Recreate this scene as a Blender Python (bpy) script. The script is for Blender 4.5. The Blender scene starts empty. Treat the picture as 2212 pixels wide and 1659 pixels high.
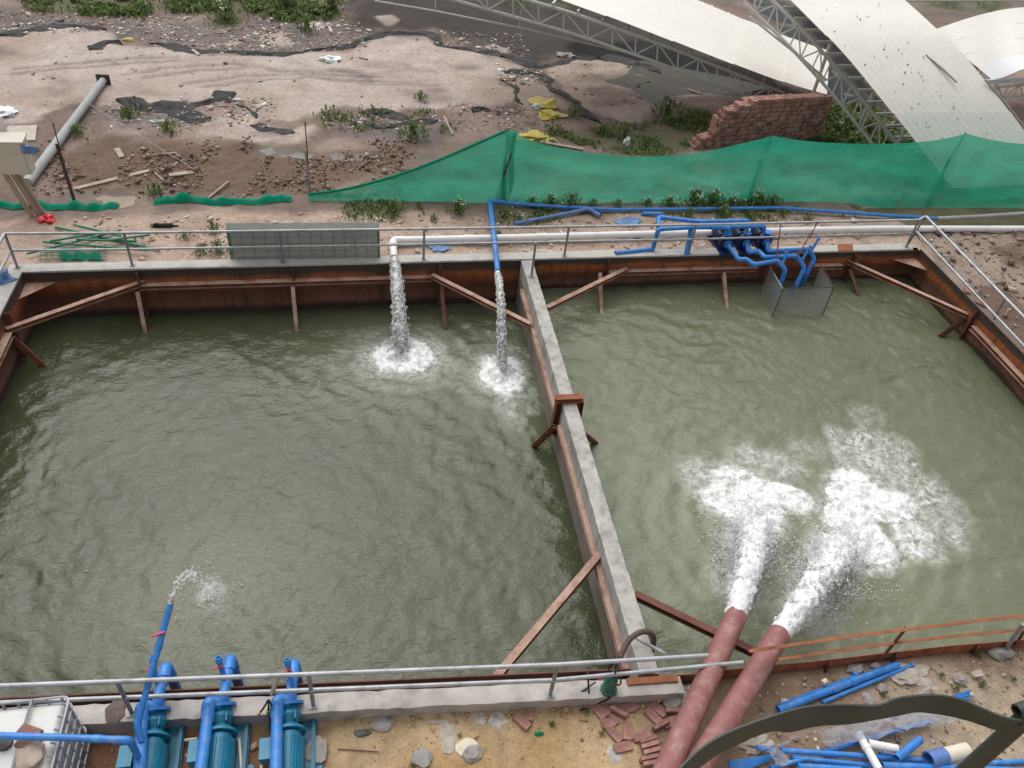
import bpy, bmesh, math, random
import numpy as np
from mathutils import Vector, Matrix, noise as mnoise
random.seed(7); rng = np.random.default_rng(7)
R = math.radians
S = bpy.context.scene
COL = S.collection

# ------------------------------------------------------------------ camera
# world: X along the far pool wall, Y away from the camera, Z up; z = 0 is the top of the pool coping (metres)
CAMH = 10.7
RM = np.array([[0.9823428684460749, -0.04090902959049441, 0.1825621541040246],
               [-0.1627611500849686, -0.6680499954190712, 0.7260977975752286],
               [0.09225668992629157, -0.7429910194063878, -0.6629125494703665]])
FOC = 1720.0                       # focal length for a 2212 x 1659 survey grid
cam_d = bpy.data.cameras.new('camera'); cam = bpy.data.objects.new('camera', cam_d); COL.objects.link(cam)
cam_d.sensor_width = 36.0; cam_d.lens = FOC / 2212.0 * 36.0
cam_d.clip_start = 0.05; cam_d.clip_end = 6000
cx, cy, cz = RM[:, 0], -RM[:, 1], -RM[:, 2]
cam.matrix_world = Matrix(((cx[0], cy[0], cz[0], 0), (cx[1], cy[1], cz[1], 0), (cx[2], cy[2], cz[2], CAMH), (0, 0, 0, 1)))
S.camera = cam

# ------------------------------------------------------------------ sky, sun, exposure
SUN_EL, SUN_AZ = R(60), R(-14)     # azimuth measured from +Y towards +X
w = bpy.data.worlds.new('World'); S.world = w; w.use_nodes = True
nt = w.node_tree; nt.nodes.clear()
sky = nt.nodes.new('ShaderNodeTexSky'); sky.sky_type = 'NISHITA'; sky.sun_disc = False
sky.sun_elevation = SUN_EL; sky.sun_rotation = SUN_AZ; sky.air_density = 1.0; sky.dust_density = 3.0; sky.ozone_density = 1.0
hs = nt.nodes.new('ShaderNodeHueSaturation'); hs.inputs['Saturation'].default_value = 0.14; hs.inputs['Value'].default_value = 1.0
bgn = nt.nodes.new('ShaderNodeBackground'); bgn.inputs['Strength'].default_value = 0.13
ow = nt.nodes.new('ShaderNodeOutputWorld')
nt.links.new(sky.outputs[0], hs.inputs['Color']); nt.links.new(hs.outputs[0], bgn.inputs['Color']); nt.links.new(bgn.outputs[0], ow.inputs[0])
sd = bpy.data.lights.new('sun', 'SUN'); sd.energy = 1.5; sd.angle = R(70); sd.color = (1.0, 0.97, 0.93)
sun = bpy.data.objects.new('sun', sd); COL.objects.link(sun)
sdir = Vector((math.sin(SUN_AZ) * math.cos(SUN_EL), math.cos(SUN_AZ) * math.cos(SUN_EL), math.sin(SUN_EL)))
sun.rotation_euler = sdir.to_track_quat('Z', 'Y').to_euler(); sun.location = (0, 30, 40)
vs = S.view_settings; vs.view_transform = 'Standard'; vs.look = 'None'; vs.exposure = 0.28; vs.gamma = 1.0; vs.use_curve_mapping = False
S.cycles.max_bounces = 4; S.cycles.diffuse_bounces = 3; S.cycles.glossy_bounces = 2; S.cycles.transparent_max_bounces = 10; S.cycles.use_denoising = True
S.cycles.caustics_reflective = False; S.cycles.caustics_refractive = False

# ------------------------------------------------------------------ surveying: photo grid -> world point at a given height
def P(d, z=0.0):
    v = RM @ np.array([d[0] - 1106.0, d[1] - 829.5, FOC]); t = (z - CAMH) / v[2]
    return Vector((v[0] * t, v[1] * t, z))
def WY(d, y):
    v = RM @ np.array([d[0] - 1106.0, d[1] - 829.5, FOC]); t = y / v[1]
    return Vector((v[0] * t, y, CAMH + v[2] * t))
def WX(d, x):
    v = RM @ np.array([d[0] - 1106.0, d[1] - 829.5, FOC]); t = x / v[0]
    return Vector((x, v[1] * t, CAMH + v[2] * t))
VW = {'1': (0, 0, .2929), '2': (540, 0, .2929), '3': (1080, 0, .2929), '4': (1618, 0, .2929), '5': (0, 432, .2929), '6': (540, 432, .2929),
      '7': (1080, 378, .2929), '8': (1618, 378, .2929), 'a': (0, 1227, .2604), 'b': (324, 1281, .2279), 'c': (756, 1281, .2279),
      'd': (1188, 1227, .2604), 'e': (1618, 1227, .2686), 'f': (1404, 864, .3581), 'g': (1026, 756, .3255), 'h': (0, 864, .2929)}
def V(k, x, y): o = VW[k]; return (o[0] + x * o[2], o[1] + y * o[2])

# ------------------------------------------------------------------ numpy noise
def _h(ix, iy, seed):
    n = (ix.astype(np.int64) * 374761393 + iy.astype(np.int64) * 668265263 + seed * 974634777) & 0x7fffffff
    n = ((n ^ (n >> 13)) * 1274126177) & 0x7fffffff
    return ((n ^ (n >> 16)) & 0xffff) / 65535.0
def vnoise(x, y, seed=0):
    x = np.asarray(x, float); y = np.asarray(y, float)
    ix = np.floor(x); iy = np.floor(y); fx = x - ix; fy = y - iy
    u = fx * fx * fx * (fx * (fx * 6 - 15) + 10); v = fy * fy * fy * (fy * (fy * 6 - 15) + 10)
    a = _h(ix, iy, seed); b = _h(ix + 1, iy, seed); c = _h(ix, iy + 1, seed); d = _h(ix + 1, iy + 1, seed)
    return (a + (b - a) * u) * (1 - v) + (c + (d - c) * u) * v
def fbm(x, y, seed=0, oct=4, gain=.5):
    s = 0; a = 1; t = 0
    for i in range(oct):
        s = s + a * (vnoise(x * 2 ** i + 17.3 * i, y * 2 ** i - 9.1 * i, seed + i) - .5); t += a; a *= gain
    return s / t * 2          # about -1..1
def sstep(a, b, x): t = np.clip((x - a) / (b - a), 0, 1); return t * t * (3 - 2 * t)
def sdpoly(px, py, poly):     # signed distance, positive inside
    poly = np.asarray(poly, float); n = len(poly); dm = np.full(px.shape, 1e9); ins = np.zeros(px.shape, bool)
    for i in range(n):
        a = poly[i]; b = poly[(i + 1) % n]; e = b - a; wx = px - a[0]; wy = py - a[1]
        t = np.clip((wx * e[0] + wy * e[1]) / (e @ e + 1e-12), 0, 1)
        dm = np.minimum(dm, (wx - e[0] * t) ** 2 + (wy - e[1] * t) ** 2)
        c = (a[1] > py) != (b[1] > py)
        ins ^= c & (px < (b[0] - a[0]) * (py - a[1]) / (b[1] - a[1] + 1e-12) + a[0])
    return np.where(ins, 1, -1) * np.sqrt(dm)
def sdline(px, py, pts):
    dm = np.full(px.shape, 1e9)
    for a, b in zip(pts[:-1], pts[1:]):
        a = np.array(a[:2], float); e = np.array(b[:2], float) - a
        wx = px - a[0]; wy = py - a[1]; t = np.clip((wx * e[0] + wy * e[1]) / (e @ e + 1e-12), 0, 1)
        dm = np.minimum(dm, (wx - e[0] * t) ** 2 + (wy - e[1] * t) ** 2)
    return np.sqrt(dm)

# ------------------------------------------------------------------ object helpers
WL = {}
def tag(o, label=None, cat=None, group=None, kind=None):
    if label: o['label'] = label
    if cat: o['category'] = cat
    if group: o['group'] = group
    if kind: o['kind'] = kind
    return o
def thing(name, label, cat, loc=(0, 0, 0), group=None):
    o = bpy.data.objects.new(name, None); COL.objects.link(o); o.location = loc; o.empty_display_size = .2
    WL[o.name] = Vector(loc); return tag(o, label, cat, group)
def link(name, me, parent=None, loc=(0, 0, 0)):
    o = bpy.data.objects.new(name, me); COL.objects.link(o)
    if parent is not None: o.parent = parent; WL[o.name] = WL[parent.name].copy()
    else: o.location = loc; WL[o.name] = Vector(loc)
    return o
class MB:
    def __init__(s): s.v = []; s.f = []
    def add(s, vs, fs):
        n = len(s.v); s.v += [tuple(v) for v in vs]; s.f += [tuple(i + n for i in f) for f in fs]; return s
    def box(s, c, size, rot=None, taper=1.0):
        c = Vector(c); h = Vector(size) / 2; M = rot if rot is not None else Matrix.Identity(3)
        vs = []
        for z in (-1, 1):
            k = taper if z > 0 else 1
            for x, y in ((-1, -1), (1, -1), (1, 1), (-1, 1)): vs.append(c + M @ Vector((x * h.x * k, y * h.y * k, z * h.z)))
        return s.add(vs, [(3, 2, 1, 0), (4, 5, 6, 7), (0, 1, 5, 4), (1, 2, 6, 5), (2, 3, 7, 6), (3, 0, 4, 7)])
    def prism(s, poly, dz):       # polygon (list of Vectors) extruded by the vector dz
        n = len(poly); dz = Vector(dz); vs = [Vector(p) for p in poly] + [Vector(p) + dz for p in poly]
        return s.add(vs, [tuple(range(n - 1, -1, -1)), tuple(range(n, 2 * n))] + [(i, (i + 1) % n, n + (i + 1) % n, n + i) for i in range(n)])
    def beam(s, a, b, prof, up=(0, 0, 1)):   # prof: closed outline list (u across, v up)
        a = Vector(a); b = Vector(b); d = (b - a).normalized(); side = d.cross(Vector(up))
        if side.length < 1e-4: side = d.cross(Vector((0, 1, 0)))
        side.normalize(); u2 = side.cross(d).normalized(); n = len(prof)
        vs = [q + side * p[0] + u2 * p[1] for q in (a, b) for p in prof]
        fs = [(i, (i + 1) % n, n + (i + 1) % n, n + i) for i in range(n)] + [tuple(range(n - 1, -1, -1)), tuple(range(n, 2 * n))]
        return s.add(vs, fs)
    def tube(s, pts, r, seg=12, cap=True, hollow=0.0, rs=None):
        pts = [Vector(p) for p in pts]; n = len(pts); rings = []; nv = len(s.v)
        t0 = (pts[1] - pts[0]).normalized(); nrm = t0.orthogonal().normalized(); prev = t0
        for i, p in enumerate(pts):
            if i == 0: t = t0
            elif i == n - 1: t = (pts[i] - pts[i - 1]).normalized()
            else: t = ((pts[i + 1] - pts[i]).normalized() + (pts[i] - pts[i - 1]).normalized()).normalized()
            q = prev.rotation_difference(t); nrm = q @ nrm; prev = t; bn = t.cross(nrm).normalized()
            rr = rs[i] if rs is not None else r
            rings.append([p + (nrm * math.cos(2 * math.pi * k / seg) + bn * math.sin(2 * math.pi * k / seg)) * rr for k in range(seg)])
        vs = [v for g in rings for v in g]; fs = []
        for i in range(n - 1):
            for k in range(seg): fs.append((i * seg + k, i * seg + (k + 1) % seg, (i + 1) * seg + (k + 1) % seg, (i + 1) * seg + k))
        if hollow > 0:            # open pipe: an inner wall at each end, closed 0.6 m deep
            for e, sg in ((0, 1), (n - 1, -1)):
                p = pts[e]; t = ((pts[1] - pts[0]) if e == 0 else (pts[-1] - pts[-2])).normalized() * sg
                dep = min(.6, (pts[1] - pts[0]).length * .45 if e == 0 else (pts[-1] - pts[-2]).length * .45)
                b0 = len(vs); vs += [p + (v - p) * (1 - hollow) for v in rings[e]]; b1 = len(vs); vs += [p + (v - p) * (1 - hollow) + t * dep for v in rings[e]]
                for k in range(seg):
                    k2 = (k + 1) % seg; o = e * seg
                    q1 = (o + k, b0 + k, b0 + k2, o + k2); q2 = (b0 + k, b1 + k, b1 + k2, b0 + k2)
                    if e: q1 = q1[::-1]; q2 = q2[::-1]
                    fs += [q1, q2]
                fs.append(tuple(b1 + k for k in range(seg)))
        elif cap: fs += [tuple(range(seg - 1, -1, -1)), tuple((n - 1) * seg + k for k in range(seg))]
        return s.add(vs, fs)
    def disc(s, c, axis, r, th, seg=20): a = Vector(axis).normalized() * th / 2; return s.tube([Vector(c) - a, Vector(c) + a], r, seg)
    def sheet(s, rows, th=0.0):   # grid of points rows[i][j]; with thickness a second skin along the normal
        n = len(rows); m = len(rows[0]); vs = [Vector(p) for r_ in rows for p in r_]
        fs = [(i * m + j, i * m + j + 1, (i + 1) * m + j + 1, (i + 1) * m + j) for i in range(n - 1) for j in range(m - 1)]
        if th:
            nb = len(vs); up = []
            for i in range(n):
                for j in range(m):
                    a = Vector(rows[min(i + 1, n - 1)][j]) - Vector(rows[max(i - 1, 0)][j]); b = Vector(rows[i][min(j + 1, m - 1)]) - Vector(rows[i][max(j - 1, 0)])
                    q = b.cross(a); up.append(vs[i * m + j] - (q.normalized() if q.length > 1e-9 else Vector((0, 0, 1))) * th)
            vs += up; fs += [tuple(nb + k for k in f[::-1]) for f in fs]
            bd = [i * m for i in range(n)] + [(n - 1) * m + j for j in range(1, m)] + [i * m + m - 1 for i in range(n - 2, -1, -1)] + [j for j in range(m - 2, 0, -1)]
            fs += [(bd[k], bd[(k + 1) % len(bd)], nb + bd[(k + 1) % len(bd)], nb + bd[k]) for k in range(len(bd))]
        return s.add(vs, fs)
    def blob(s, c, size, sub=2, amp=.25, freq=1.5, seed=0, flat=None):
        bm = bmesh.new(); bmesh.ops.create_icosphere(bm, subdivisions=sub, radius=1.0); c = Vector(c); vs = []
        for v in bm.verts:
            k = 1 + amp * mnoise.noise(v.co * freq + Vector((seed * 7.1, seed * 3.3, seed))); q = v.co * k
            if flat is not None: q.z = max(q.z, -flat)
            vs.append(c + Vector((q.x * size[0], q.y * size[1], q.z * size[2])))
        fs = [tuple(v.index for v in f.verts) for f in bm.faces]; bm.free(); return s.add(vs, fs)
    def mesh(s, name, m, off=(0, 0, 0), smooth=True, ang=38):
        me = bpy.data.meshes.new(name); o = Vector(off)
        me.from_pydata([(v[0] - o.x, v[1] - o.y, v[2] - o.z) for v in s.v], [], s.f); me.update()
        for q in (m if isinstance(m, (list, tuple)) else [m]): me.materials.append(q)
        if smooth: me.shade_smooth(); me.set_sharp_from_angle(angle=R(ang))
        return me
    def build(s, name, m, parent=None, smooth=True, ang=38, loc=None):
        if parent is not None: return link(name, s.mesh(name, m, WL[parent.name], smooth, ang), parent)
        if loc is None:
            a = np.array(s.v); loc = (float(a[:, 0].mean()), float(a[:, 1].mean()), float(a[:, 2].min()))
        return link(name, s.mesh(name, m, loc, smooth, ang), None, loc)
def fillet(pts, r, n=6):
    pts = [Vector(p) for p in pts]; out = [pts[0]]
    for i in range(1, len(pts) - 1):
        a, b, c = pts[i - 1], pts[i], pts[i + 1]; k = min(r, (a - b).length * .48, (c - b).length * .48)
        p = b + (a - b).normalized() * k; q = b + (c - b).normalized() * k
        out += [(p * (1 - t) ** 2 + b * 2 * t * (1 - t) + q * t * t) for t in [j / n for j in range(n + 1)]]
    return out + [pts[-1]]
def np_mesh(name, verts, faces, m, col=None, parent=None, loc=(0, 0, 0), smooth=False, attr='col'):
    me = bpy.data.meshes.new(name); verts = np.asarray(verts, np.float32) - np.asarray(loc, np.float32); faces = np.asarray(faces, np.int32)
    k = faces.shape[1]; me.vertices.add(len(verts)); me.vertices.foreach_set('co', verts.ravel())
    me.loops.add(faces.size); me.loops.foreach_set('vertex_index', faces.ravel())
    me.polygons.add(len(faces)); me.polygons.foreach_set('loop_start', np.arange(0, faces.size, k, dtype=np.int32))
    me.update(calc_edges=True); me.materials.append(m)
    if col is not None:
        a = me.color_attributes.new(attr, 'FLOAT_COLOR', 'POINT'); c = np.ones((len(verts), 4), np.float32); c[:, :col.shape[1]] = col; a.data.foreach_set('color', c.ravel())
    if smooth: me.shade_smooth()
    return link(name, me, parent, loc)
def I_prof(w, h, t=.012): a = w / 2; b = h / 2; c = t / 2; return [(-a, -b), (a, -b), (a, -b + t), (c, -b + t), (c, b - t), (a, b - t), (a, b), (-a, b), (-a, b - t), (-c, b - t), (-c, -b + t), (-a, -b + t)]
def C_prof(w, h, t=.010): return [(0, -h / 2), (w, -h / 2), (w, -h / 2 + t), (t, -h / 2 + t), (t, h / 2 - t), (w, h / 2 - t), (w, h / 2), (0, h / 2)]
def L_prof(w, h, t=.008): return [(0, 0), (w, 0), (w, t), (t, t), (t, h), (0, h)]
def B_prof(w, h): return [(-w / 2, -h / 2), (w / 2, -h / 2), (w / 2, h / 2), (-w / 2, h / 2)]

# ------------------------------------------------------------------ materials
def N(nt, t, **kw):
    n = nt.nodes.new('ShaderNode' + t)
    for k, v in kw.items():
        if k in n.inputs: n.inputs[k].default_value = v
        else: setattr(n, k, v)
    return n
def ramp(nt, fac, stops):
    r = nt.nodes.new('ShaderNodeValToRGB'); e = r.color_ramp.elements
    while len(e) > 1: e.remove(e[-1])
    for i, (p, c) in enumerate(stops):
        el = e[0] if i == 0 else e.new(p); el.position = p; el.color = (c[0], c[1], c[2], 1)
    nt.links.new(fac, r.inputs[0]); return r.outputs[0]
def mixc(nt, f, a, b, mode='MIX'):
    m = nt.nodes.new('ShaderNodeMix'); m.data_type = 'RGBA'; m.blend_type = mode
    for s_, v in ((m.inputs[0], f), (m.inputs[6], a), (m.inputs[7], b)):
        if isinstance(v, (int, float)): s_.default_value = v
        elif isinstance(v, tuple): s_.default_value = (v[0], v[1], v[2], 1)
        else: nt.links.new(v, s_)
    return m.outputs[2]
def mth(nt, op, a, b=0.0, c=None, clamp=False):
    m = nt.nodes.new('ShaderNodeMath'); m.operation = op; m.use_clamp = clamp
    for i, v in enumerate((a, b) if c is None else (a, b, c)):
        if isinstance(v, (int, float)): m.inputs[i].default_value = v
        else: nt.links.new(v, m.inputs[i])
    return m.outputs[0]
def newmat(name):
    m = bpy.data.materials.new(name); m.use_nodes = True; nt = m.node_tree; b = nt.nodes['Principled BSDF']; return m, nt, b
def coords(nt, scale=None):
    tc = nt.nodes.new('ShaderNodeTexCoord'); o = tc.outputs['Object']
    if scale is not None:
        mp = nt.nodes.new('ShaderNodeMapping'); mp.inputs['Scale'].default_value = scale; nt.links.new(o, mp.inputs[0]); o = mp.outputs[0]
    return o
def nz(nt, co, scale, detail=4, rough=.55, dist=0.0):
    n = N(nt, 'TexNoise', Scale=scale, Detail=detail, Roughness=rough, Distortion=dist); nt.links.new(co, n.inputs['Vector']); return n.outputs['Fac']
def bump(nt, b, h, strength=.3, dist=.01):
    n = N(nt, 'Bump', Strength=strength, Distance=dist); nt.links.new(h, n.inputs['Height']); nt.links.new(n.outputs[0], b.inputs['Normal'])
def simple(name, c, rough=.5, metal=0.0, var=.25, scale=6.0, dirt=None, dirt_amt=.35, dscale=2.5, bmp=.15, bscale=60, rand=0.0, spec=.5, stretch=None, coat=0):
    m, nt, b = newmat(name); co = coords(nt, stretch); n1 = nz(nt, co, scale)
    lo = tuple(x * (1 - var) for x in c); hi = tuple(min(1, x * (1 + var)) for x in c)
    colr = ramp(nt, n1, [(.3, lo), (.7, hi)])
    if dirt:
        n2 = nz(nt, co, dscale, 6, .65); f = mth(nt, 'MULTIPLY', ramp(nt, n2, [(.5 , (0, 0, 0)), (.68, (1, 1, 1))]), dirt_amt); colr = mixc(nt, f, colr, dirt)
    if rand:
        oi = nt.nodes.new('ShaderNodeObjectInfo'); hsv = nt.nodes.new('ShaderNodeHueSaturation')
        v = mth(nt, 'MULTIPLY_ADD', oi.outputs['Random'], rand * 2, 1 - rand); nt.links.new(v, hsv.inputs['Value']); nt.links.new(colr, hsv.inputs['Color']); colr = hsv.outputs[0]
    nt.links.new(colr, b.inputs['Base Color']); b.inputs['Roughness'].default_value = rough; b.inputs['Metallic'].default_value = metal
    b.inputs['Specular IOR Level'].default_value = spec
    if bmp: bump(nt, b, nz(nt, co, bscale, 3), bmp, .01)
    return m
M = {}
M['concrete'] = simple('concrete', (.43, .395, .365), .9, 0, .2, 3.0, (.22, .2, .18), .75, 2.2, .35, 45)
M['concrete_far'] = simple('weathered_concrete', (.47, .45, .42), .9, 0, .18, 2.0, (.26, .24, .21), .7, 2.0, .3, 40)
M['galv'] = simple('galvanised_steel', (.40, .41, .43), .42, .35, .18, 5, (.2, .19, .18), .55, 4, .1, 90)
M['galv_dull'] = simple('dull_galvanised_steel', (.27, .28, .29), .55, .25, .2, 5, (.16, .15, .14), .5, 4, .1, 90)
M['blue_pvc'] = simple('blue_plastic_pipe', (.03, .20, .58), .36, 0, .18, 4, (.2, .3, .45), .55, 9, .05, 120)
M['blue_pvc_dusty'] = simple('dusty_blue_plastic_pipe', (.10, .19, .45), .5, 0, .2, 4, (.36, .34, .32), .75, 3, .1, 80)
M['white_pvc'] = simple('white_plastic_pipe', (.76, .76, .75), .35, 0, .05, 4, (.5, .48, .45), .35, 3, .04, 80)
M['cream_pvc'] = simple('cream_plastic_pipe', (.68, .62, .5), .5, 0, .08, 4, (.42, .36, .28), .55, 4, .08, 60)
M['red_pipe'] = simple('red_oxide_pipe', (.26, .105, .098), .62, 0, .14, 4, (.42, .29, .265), .5, 5.0, .2, 45)
M['red_plastic'] = simple('red_plastic', (.42, .016, .025), .35, 0, .1)
M['teal_metal'] = simple('teal_cast_iron', (.015, .20, .34), .4, 0, .2, 6, (.06, .12, .13), .5, 5, .12, 70)
M['teal_dark'] = simple('dark_teal_cast_iron', (.011, .135, .22), .45, 0, .25, 6, (.03, .05, .05), .5, 5, .12, 70)
M['navy_metal'] = simple('navy_cast_iron', (.012, .022, .075), .4, 0, .3, 6, None, bmp=.1)
M['steel_dark'] = simple('dark_steel', (.06, .055, .05), .55, .3, .3, 8)
M['black_rubber'] = simple('black_rubber', (.012, .012, .013), .55, 0, .3)
M['brown_hose'] = simple('brown_ribbed_hose', (.09, .055, .045), .6, 0, .3, 10)
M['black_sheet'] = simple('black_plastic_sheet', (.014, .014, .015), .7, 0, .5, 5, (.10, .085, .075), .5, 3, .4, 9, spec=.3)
M['brick'] = simple('red_paver_brick', (.33, .165, .135), .85, 0, .28, 14, (.34, .22, .18), .5, 9, .3, 60, rand=.33)
M['brick_loose'] = simple('loose_paver_brick', (.31, .155, .13), .88, 0, .25, 12, (.40, .27, .23), .6, 7, .35, 50, rand=.22)
M['brick_pale'] = simple('pale_worn_brick', (.36, .25, .22), .85, 0, .25, 14, (.24, .12, .1), .5, 9, .3, 60, rand=.25)
M['wood'] = simple('weathered_wood', (.36, .28, .21), .8, 0, .3, 3, (.2, .15, .11), .5, 3, .3, 30, stretch=(8, 8, 1))
M['wood_flat'] = simple('grey_lumber', (.40, .33, .27), .85, 0, .25, 3, (.25, .19, .15), .5, 3, .3, 30)
M['cabinet'] = simple('cream_cabinet_paint', (.56, .53, .45), .5, 0, .06, 3, (.42, .35, .25), .5, 1.4, .05, 60)
M['grey_pipe'] = simple('grey_concrete_pipe', (.36, .375, .37), .75, 0, .12, 3, (.28, .25, .22), .5, 1.5, .12, 50)
M['green_paint'] = simple('green_painted_rod', (.012, .2, .12), .5, 0, .25, 6, (.1, .12, .08), .5, 5, .1, 50)
M['olive_steel'] = simple('dark_green_painted_steel', (.030, .040, .034), .45, 0, .18, 2, (.06, .068, .058), .5, 1.4, .12, 40)
M['rope'] = simple('rust_red_rope', (.22, .06, .05), .9, 0, .3, 30)
M['roof'] = simple('off_white_roof_sheet', (.79, .755, .69), .5, 0, .03, 1.2, (.66, .62, .55), .35, 4, .03, 30)
M['roof_white'] = simple('white_roof_sheet', (.78, .79, .8), .5, 0, .03, 1.2, None)
M['truss'] = simple('grey_painted_truss', (.52, .505, .48), .6, .0, .18, 4, (.25, .2, .16), .5, 4, .1, 50)
M['purlin'] = simple('galvanised_purlin', (.62, .63, .63), .5, .0, .15, 4)
M['stone'] = simple('grey_stone', (.31, .29, .27), .9, 0, .25, 8, (.22, .2, .18), .5, 6, .5, 40)
M['tank'] = simple('translucent_white_polyethylene', (.58, .585, .575), .38, 0, .08, 2, (.45, .4, .33), .6, 1.7, .05, 40)
M['white_bag'] = simple('white_plastic_bag', (.7, .72, .74), .4, 0, .1, 8, bmp=.4, bscale=25)
M['yellow_bag'] = simple('yellow_woven_bag', (.55, .43, .06), .55, 0, .25, 8, (.5, .45, .3), .6, 5, .4, 30)
M['red_bag'] = simple('red_plastic_bag', (.62, .025, .035), .4, 0, .2, 8, bmp=.4, bscale=30)
M['blue_bag'] = simple('blue_plastic_bag', (.12, .22, .42), .45, 0, .3, 8, bmp=.4, bscale=30)
M['paper'] = simple('pale_waste_paper', (.44, .39, .33), .85, 0, .2, 8)
M['green_plastic'] = simple('green_cast_pump', (.015, .13, .09), .45, 0, .25, 8)
M['white_rag'] = simple('grey_white_rag', (.42, .4, .37), .9, 0, .2, 10, bmp=.3, bscale=40)

def rust_wall(dep=1.5):
    m, nt, b = newmat('rusty_steel_sheet'); co = coords(nt); sx = nt.nodes.new('ShaderNodeSeparateXYZ'); nt.links.new(co, sx.inputs[0])
    n1 = nz(nt, coords(nt, (1.2, 1.2, 9)), 1.0, 5, .6); nb = nz(nt, co, .7, 4); n2 = nz(nt, co, 9, 5, .6)
    z = mth(nt, 'ADD', sx.outputs[2], mth(nt, 'MULTIPLY_ADD', nb, .34, -.17))
    f = mth(nt, 'MULTIPLY_ADD', z, -1 / dep, 0.0)                   # 0 at the coping, 1 near 1.5 m down
    base = ramp(nt, f, [(0, (.03, .028, .022)), (.15, (.05, .042, .03)), (.24, (.42, .12, .026)), (.34, (.34, .085, .024)), (.45, (.13, .042, .022)), (.6, (.18, .07, .042)), (.68, (.24, .10, .062)), (.73, (.13, .06, .042)), (.78, (.02, .017, .012)), (1, (.02, .02, .012))])
    c2 = mixc(nt, mth(nt, 'MULTIPLY', n1, .45), base, (.10, .035, .02), 'MIX')
    c3 = mixc(nt, ramp(nt, n2, [(.45, (0, 0, 0)), (.75, (.6, .6, .6))]), c2, (.07, .035, .022))
    st = nz(nt, coords(nt, (5, 5, .35)), 1.0, 5, .6); c3 = mixc(nt, ramp(nt, st, [(.5, (0, 0, 0)), (.7, (.75, .75, .75))]), c3, (.045, .028, .02))
    nt.links.new(c3, b.inputs['Base Color']); b.inputs['Roughness'].default_value = .82; b.inputs['Metallic'].default_value = .0
    bump(nt, b, n2, .25, .01); return m
M['rust_wall'] = rust_wall(); M['rust_wall_right'] = rust_wall(1.08)
def rust_beam(name, c1=(.16, .055, .03), dust=(.47, .33, .26), amt=.85):
    m, nt, b = newmat(name); co = coords(nt); n1 = nz(nt, co, 3.5, 6, .7); c = ramp(nt, n1, [(.3, tuple(x * .35 for x in c1)), (.7, tuple(x * 1.5 for x in c1))])
    g = nt.nodes.new('ShaderNodeNewGeometry'); sx = nt.nodes.new('ShaderNodeSeparateXYZ'); nt.links.new(g.outputs['True Normal'], sx.inputs[0])
    n2 = nz(nt, co, 3, 4); up = mth(nt, 'MULTIPLY', mth(nt, 'GREATER_THAN', sx.outputs[2], .5), mth(nt, 'MULTIPLY', ramp(nt, n2, [(.32, (.35, .35, .35)), (.55, (1, 1, 1))]), amt))   # settled dust on upward faces
    nt.links.new(mixc(nt, up, c, dust), b.inputs['Base Color']); b.inputs['Roughness'].default_value = .85; bump(nt, b, nz(nt, co, 40, 3), .3, .01); return m
M['rust_beam'] = rust_beam('dusty_rusty_steel', (.2, .062, .028)); M['rust_bare'] = rust_beam('bare_rusty_steel', (.25, .078, .032), (.31, .125, .06), .45)
M['rust_dark'] = rust_beam('dark_rusty_steel', (.12, .045, .03), (.2, .085, .06), .5)

def net_mat(name, c, transp=.2, wires=None):
    m, nt, b = newmat(name); nt.nodes.remove(b); out = [n for n in nt.nodes if n.type == 'OUTPUT_MATERIAL'][0]; co = coords(nt)
    n1 = nz(nt, co, 1.3, 4); n2 = nz(nt, coords(nt, (1, 1, 6)), 3, 3); nd = nz(nt, co, 2.2, 6, .7)
    c1 = ramp(nt, mth(nt, 'MULTIPLY_ADD', n2, .4, mth(nt, 'MULTIPLY', n1, .6)), [(.3, tuple(x * .78 for x in c)), (.7, tuple(x * 1.2 for x in c))])
    c1 = mixc(nt, mth(nt, 'MULTIPLY', ramp(nt, nd, [(.6, (0, 0, 0)), (.75, (1, 1, 1))]), .22), c1, (.25, .33, .27))
    df = N(nt, 'BsdfDiffuse'); tl = N(nt, 'BsdfTranslucent'); tr = N(nt, 'BsdfTransparent'); bn_ = N(nt, 'Bump', Strength=.3, Distance=.1); nt.links.new(nz(nt, coords(nt, (1, 1, 2.2)), 1.6, 5, .6, 1.2), bn_.inputs['Height']); nt.links.new(bn_.outputs[0], df.inputs['Normal']); nt.links.new(bn_.outputs[0], tl.inputs['Normal']); nt.links.new(c1, df.inputs[0]); nt.links.new(c1, tl.inputs[0])
    a = N(nt, 'MixShader'); a.inputs[0].default_value = .42; nt.links.new(df.outputs[0], a.inputs[1]); nt.links.new(tl.outputs[0], a.inputs[2])
    e = N(nt, 'MixShader'); nt.links.new(a.outputs[0], e.inputs[1]); nt.links.new(tr.outputs[0], e.inputs[2])
    nn = nz(nt, co, 2.5, 2); nt.links.new(mth(nt, 'MULTIPLY_ADD', nn, .12, transp - .06), e.inputs[0])
    nt.links.new(e.outputs[0], out.inputs[0]); return m
M['net'] = net_mat('green_shade_net', (.035, .44, .28), .16)
M['net_fold'] = net_mat('folded_green_shade_net', (.02, .33, .2), .03)
M['grey_net'] = net_mat('grey_shade_net', (.27, .30, .285), .22)
M['mesh_panel'] = net_mat('fine_wire_screen', (.34, .34, .315), .48)
M['film'] = net_mat('clear_plastic_film', (.55, .58, .66), .42)

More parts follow.
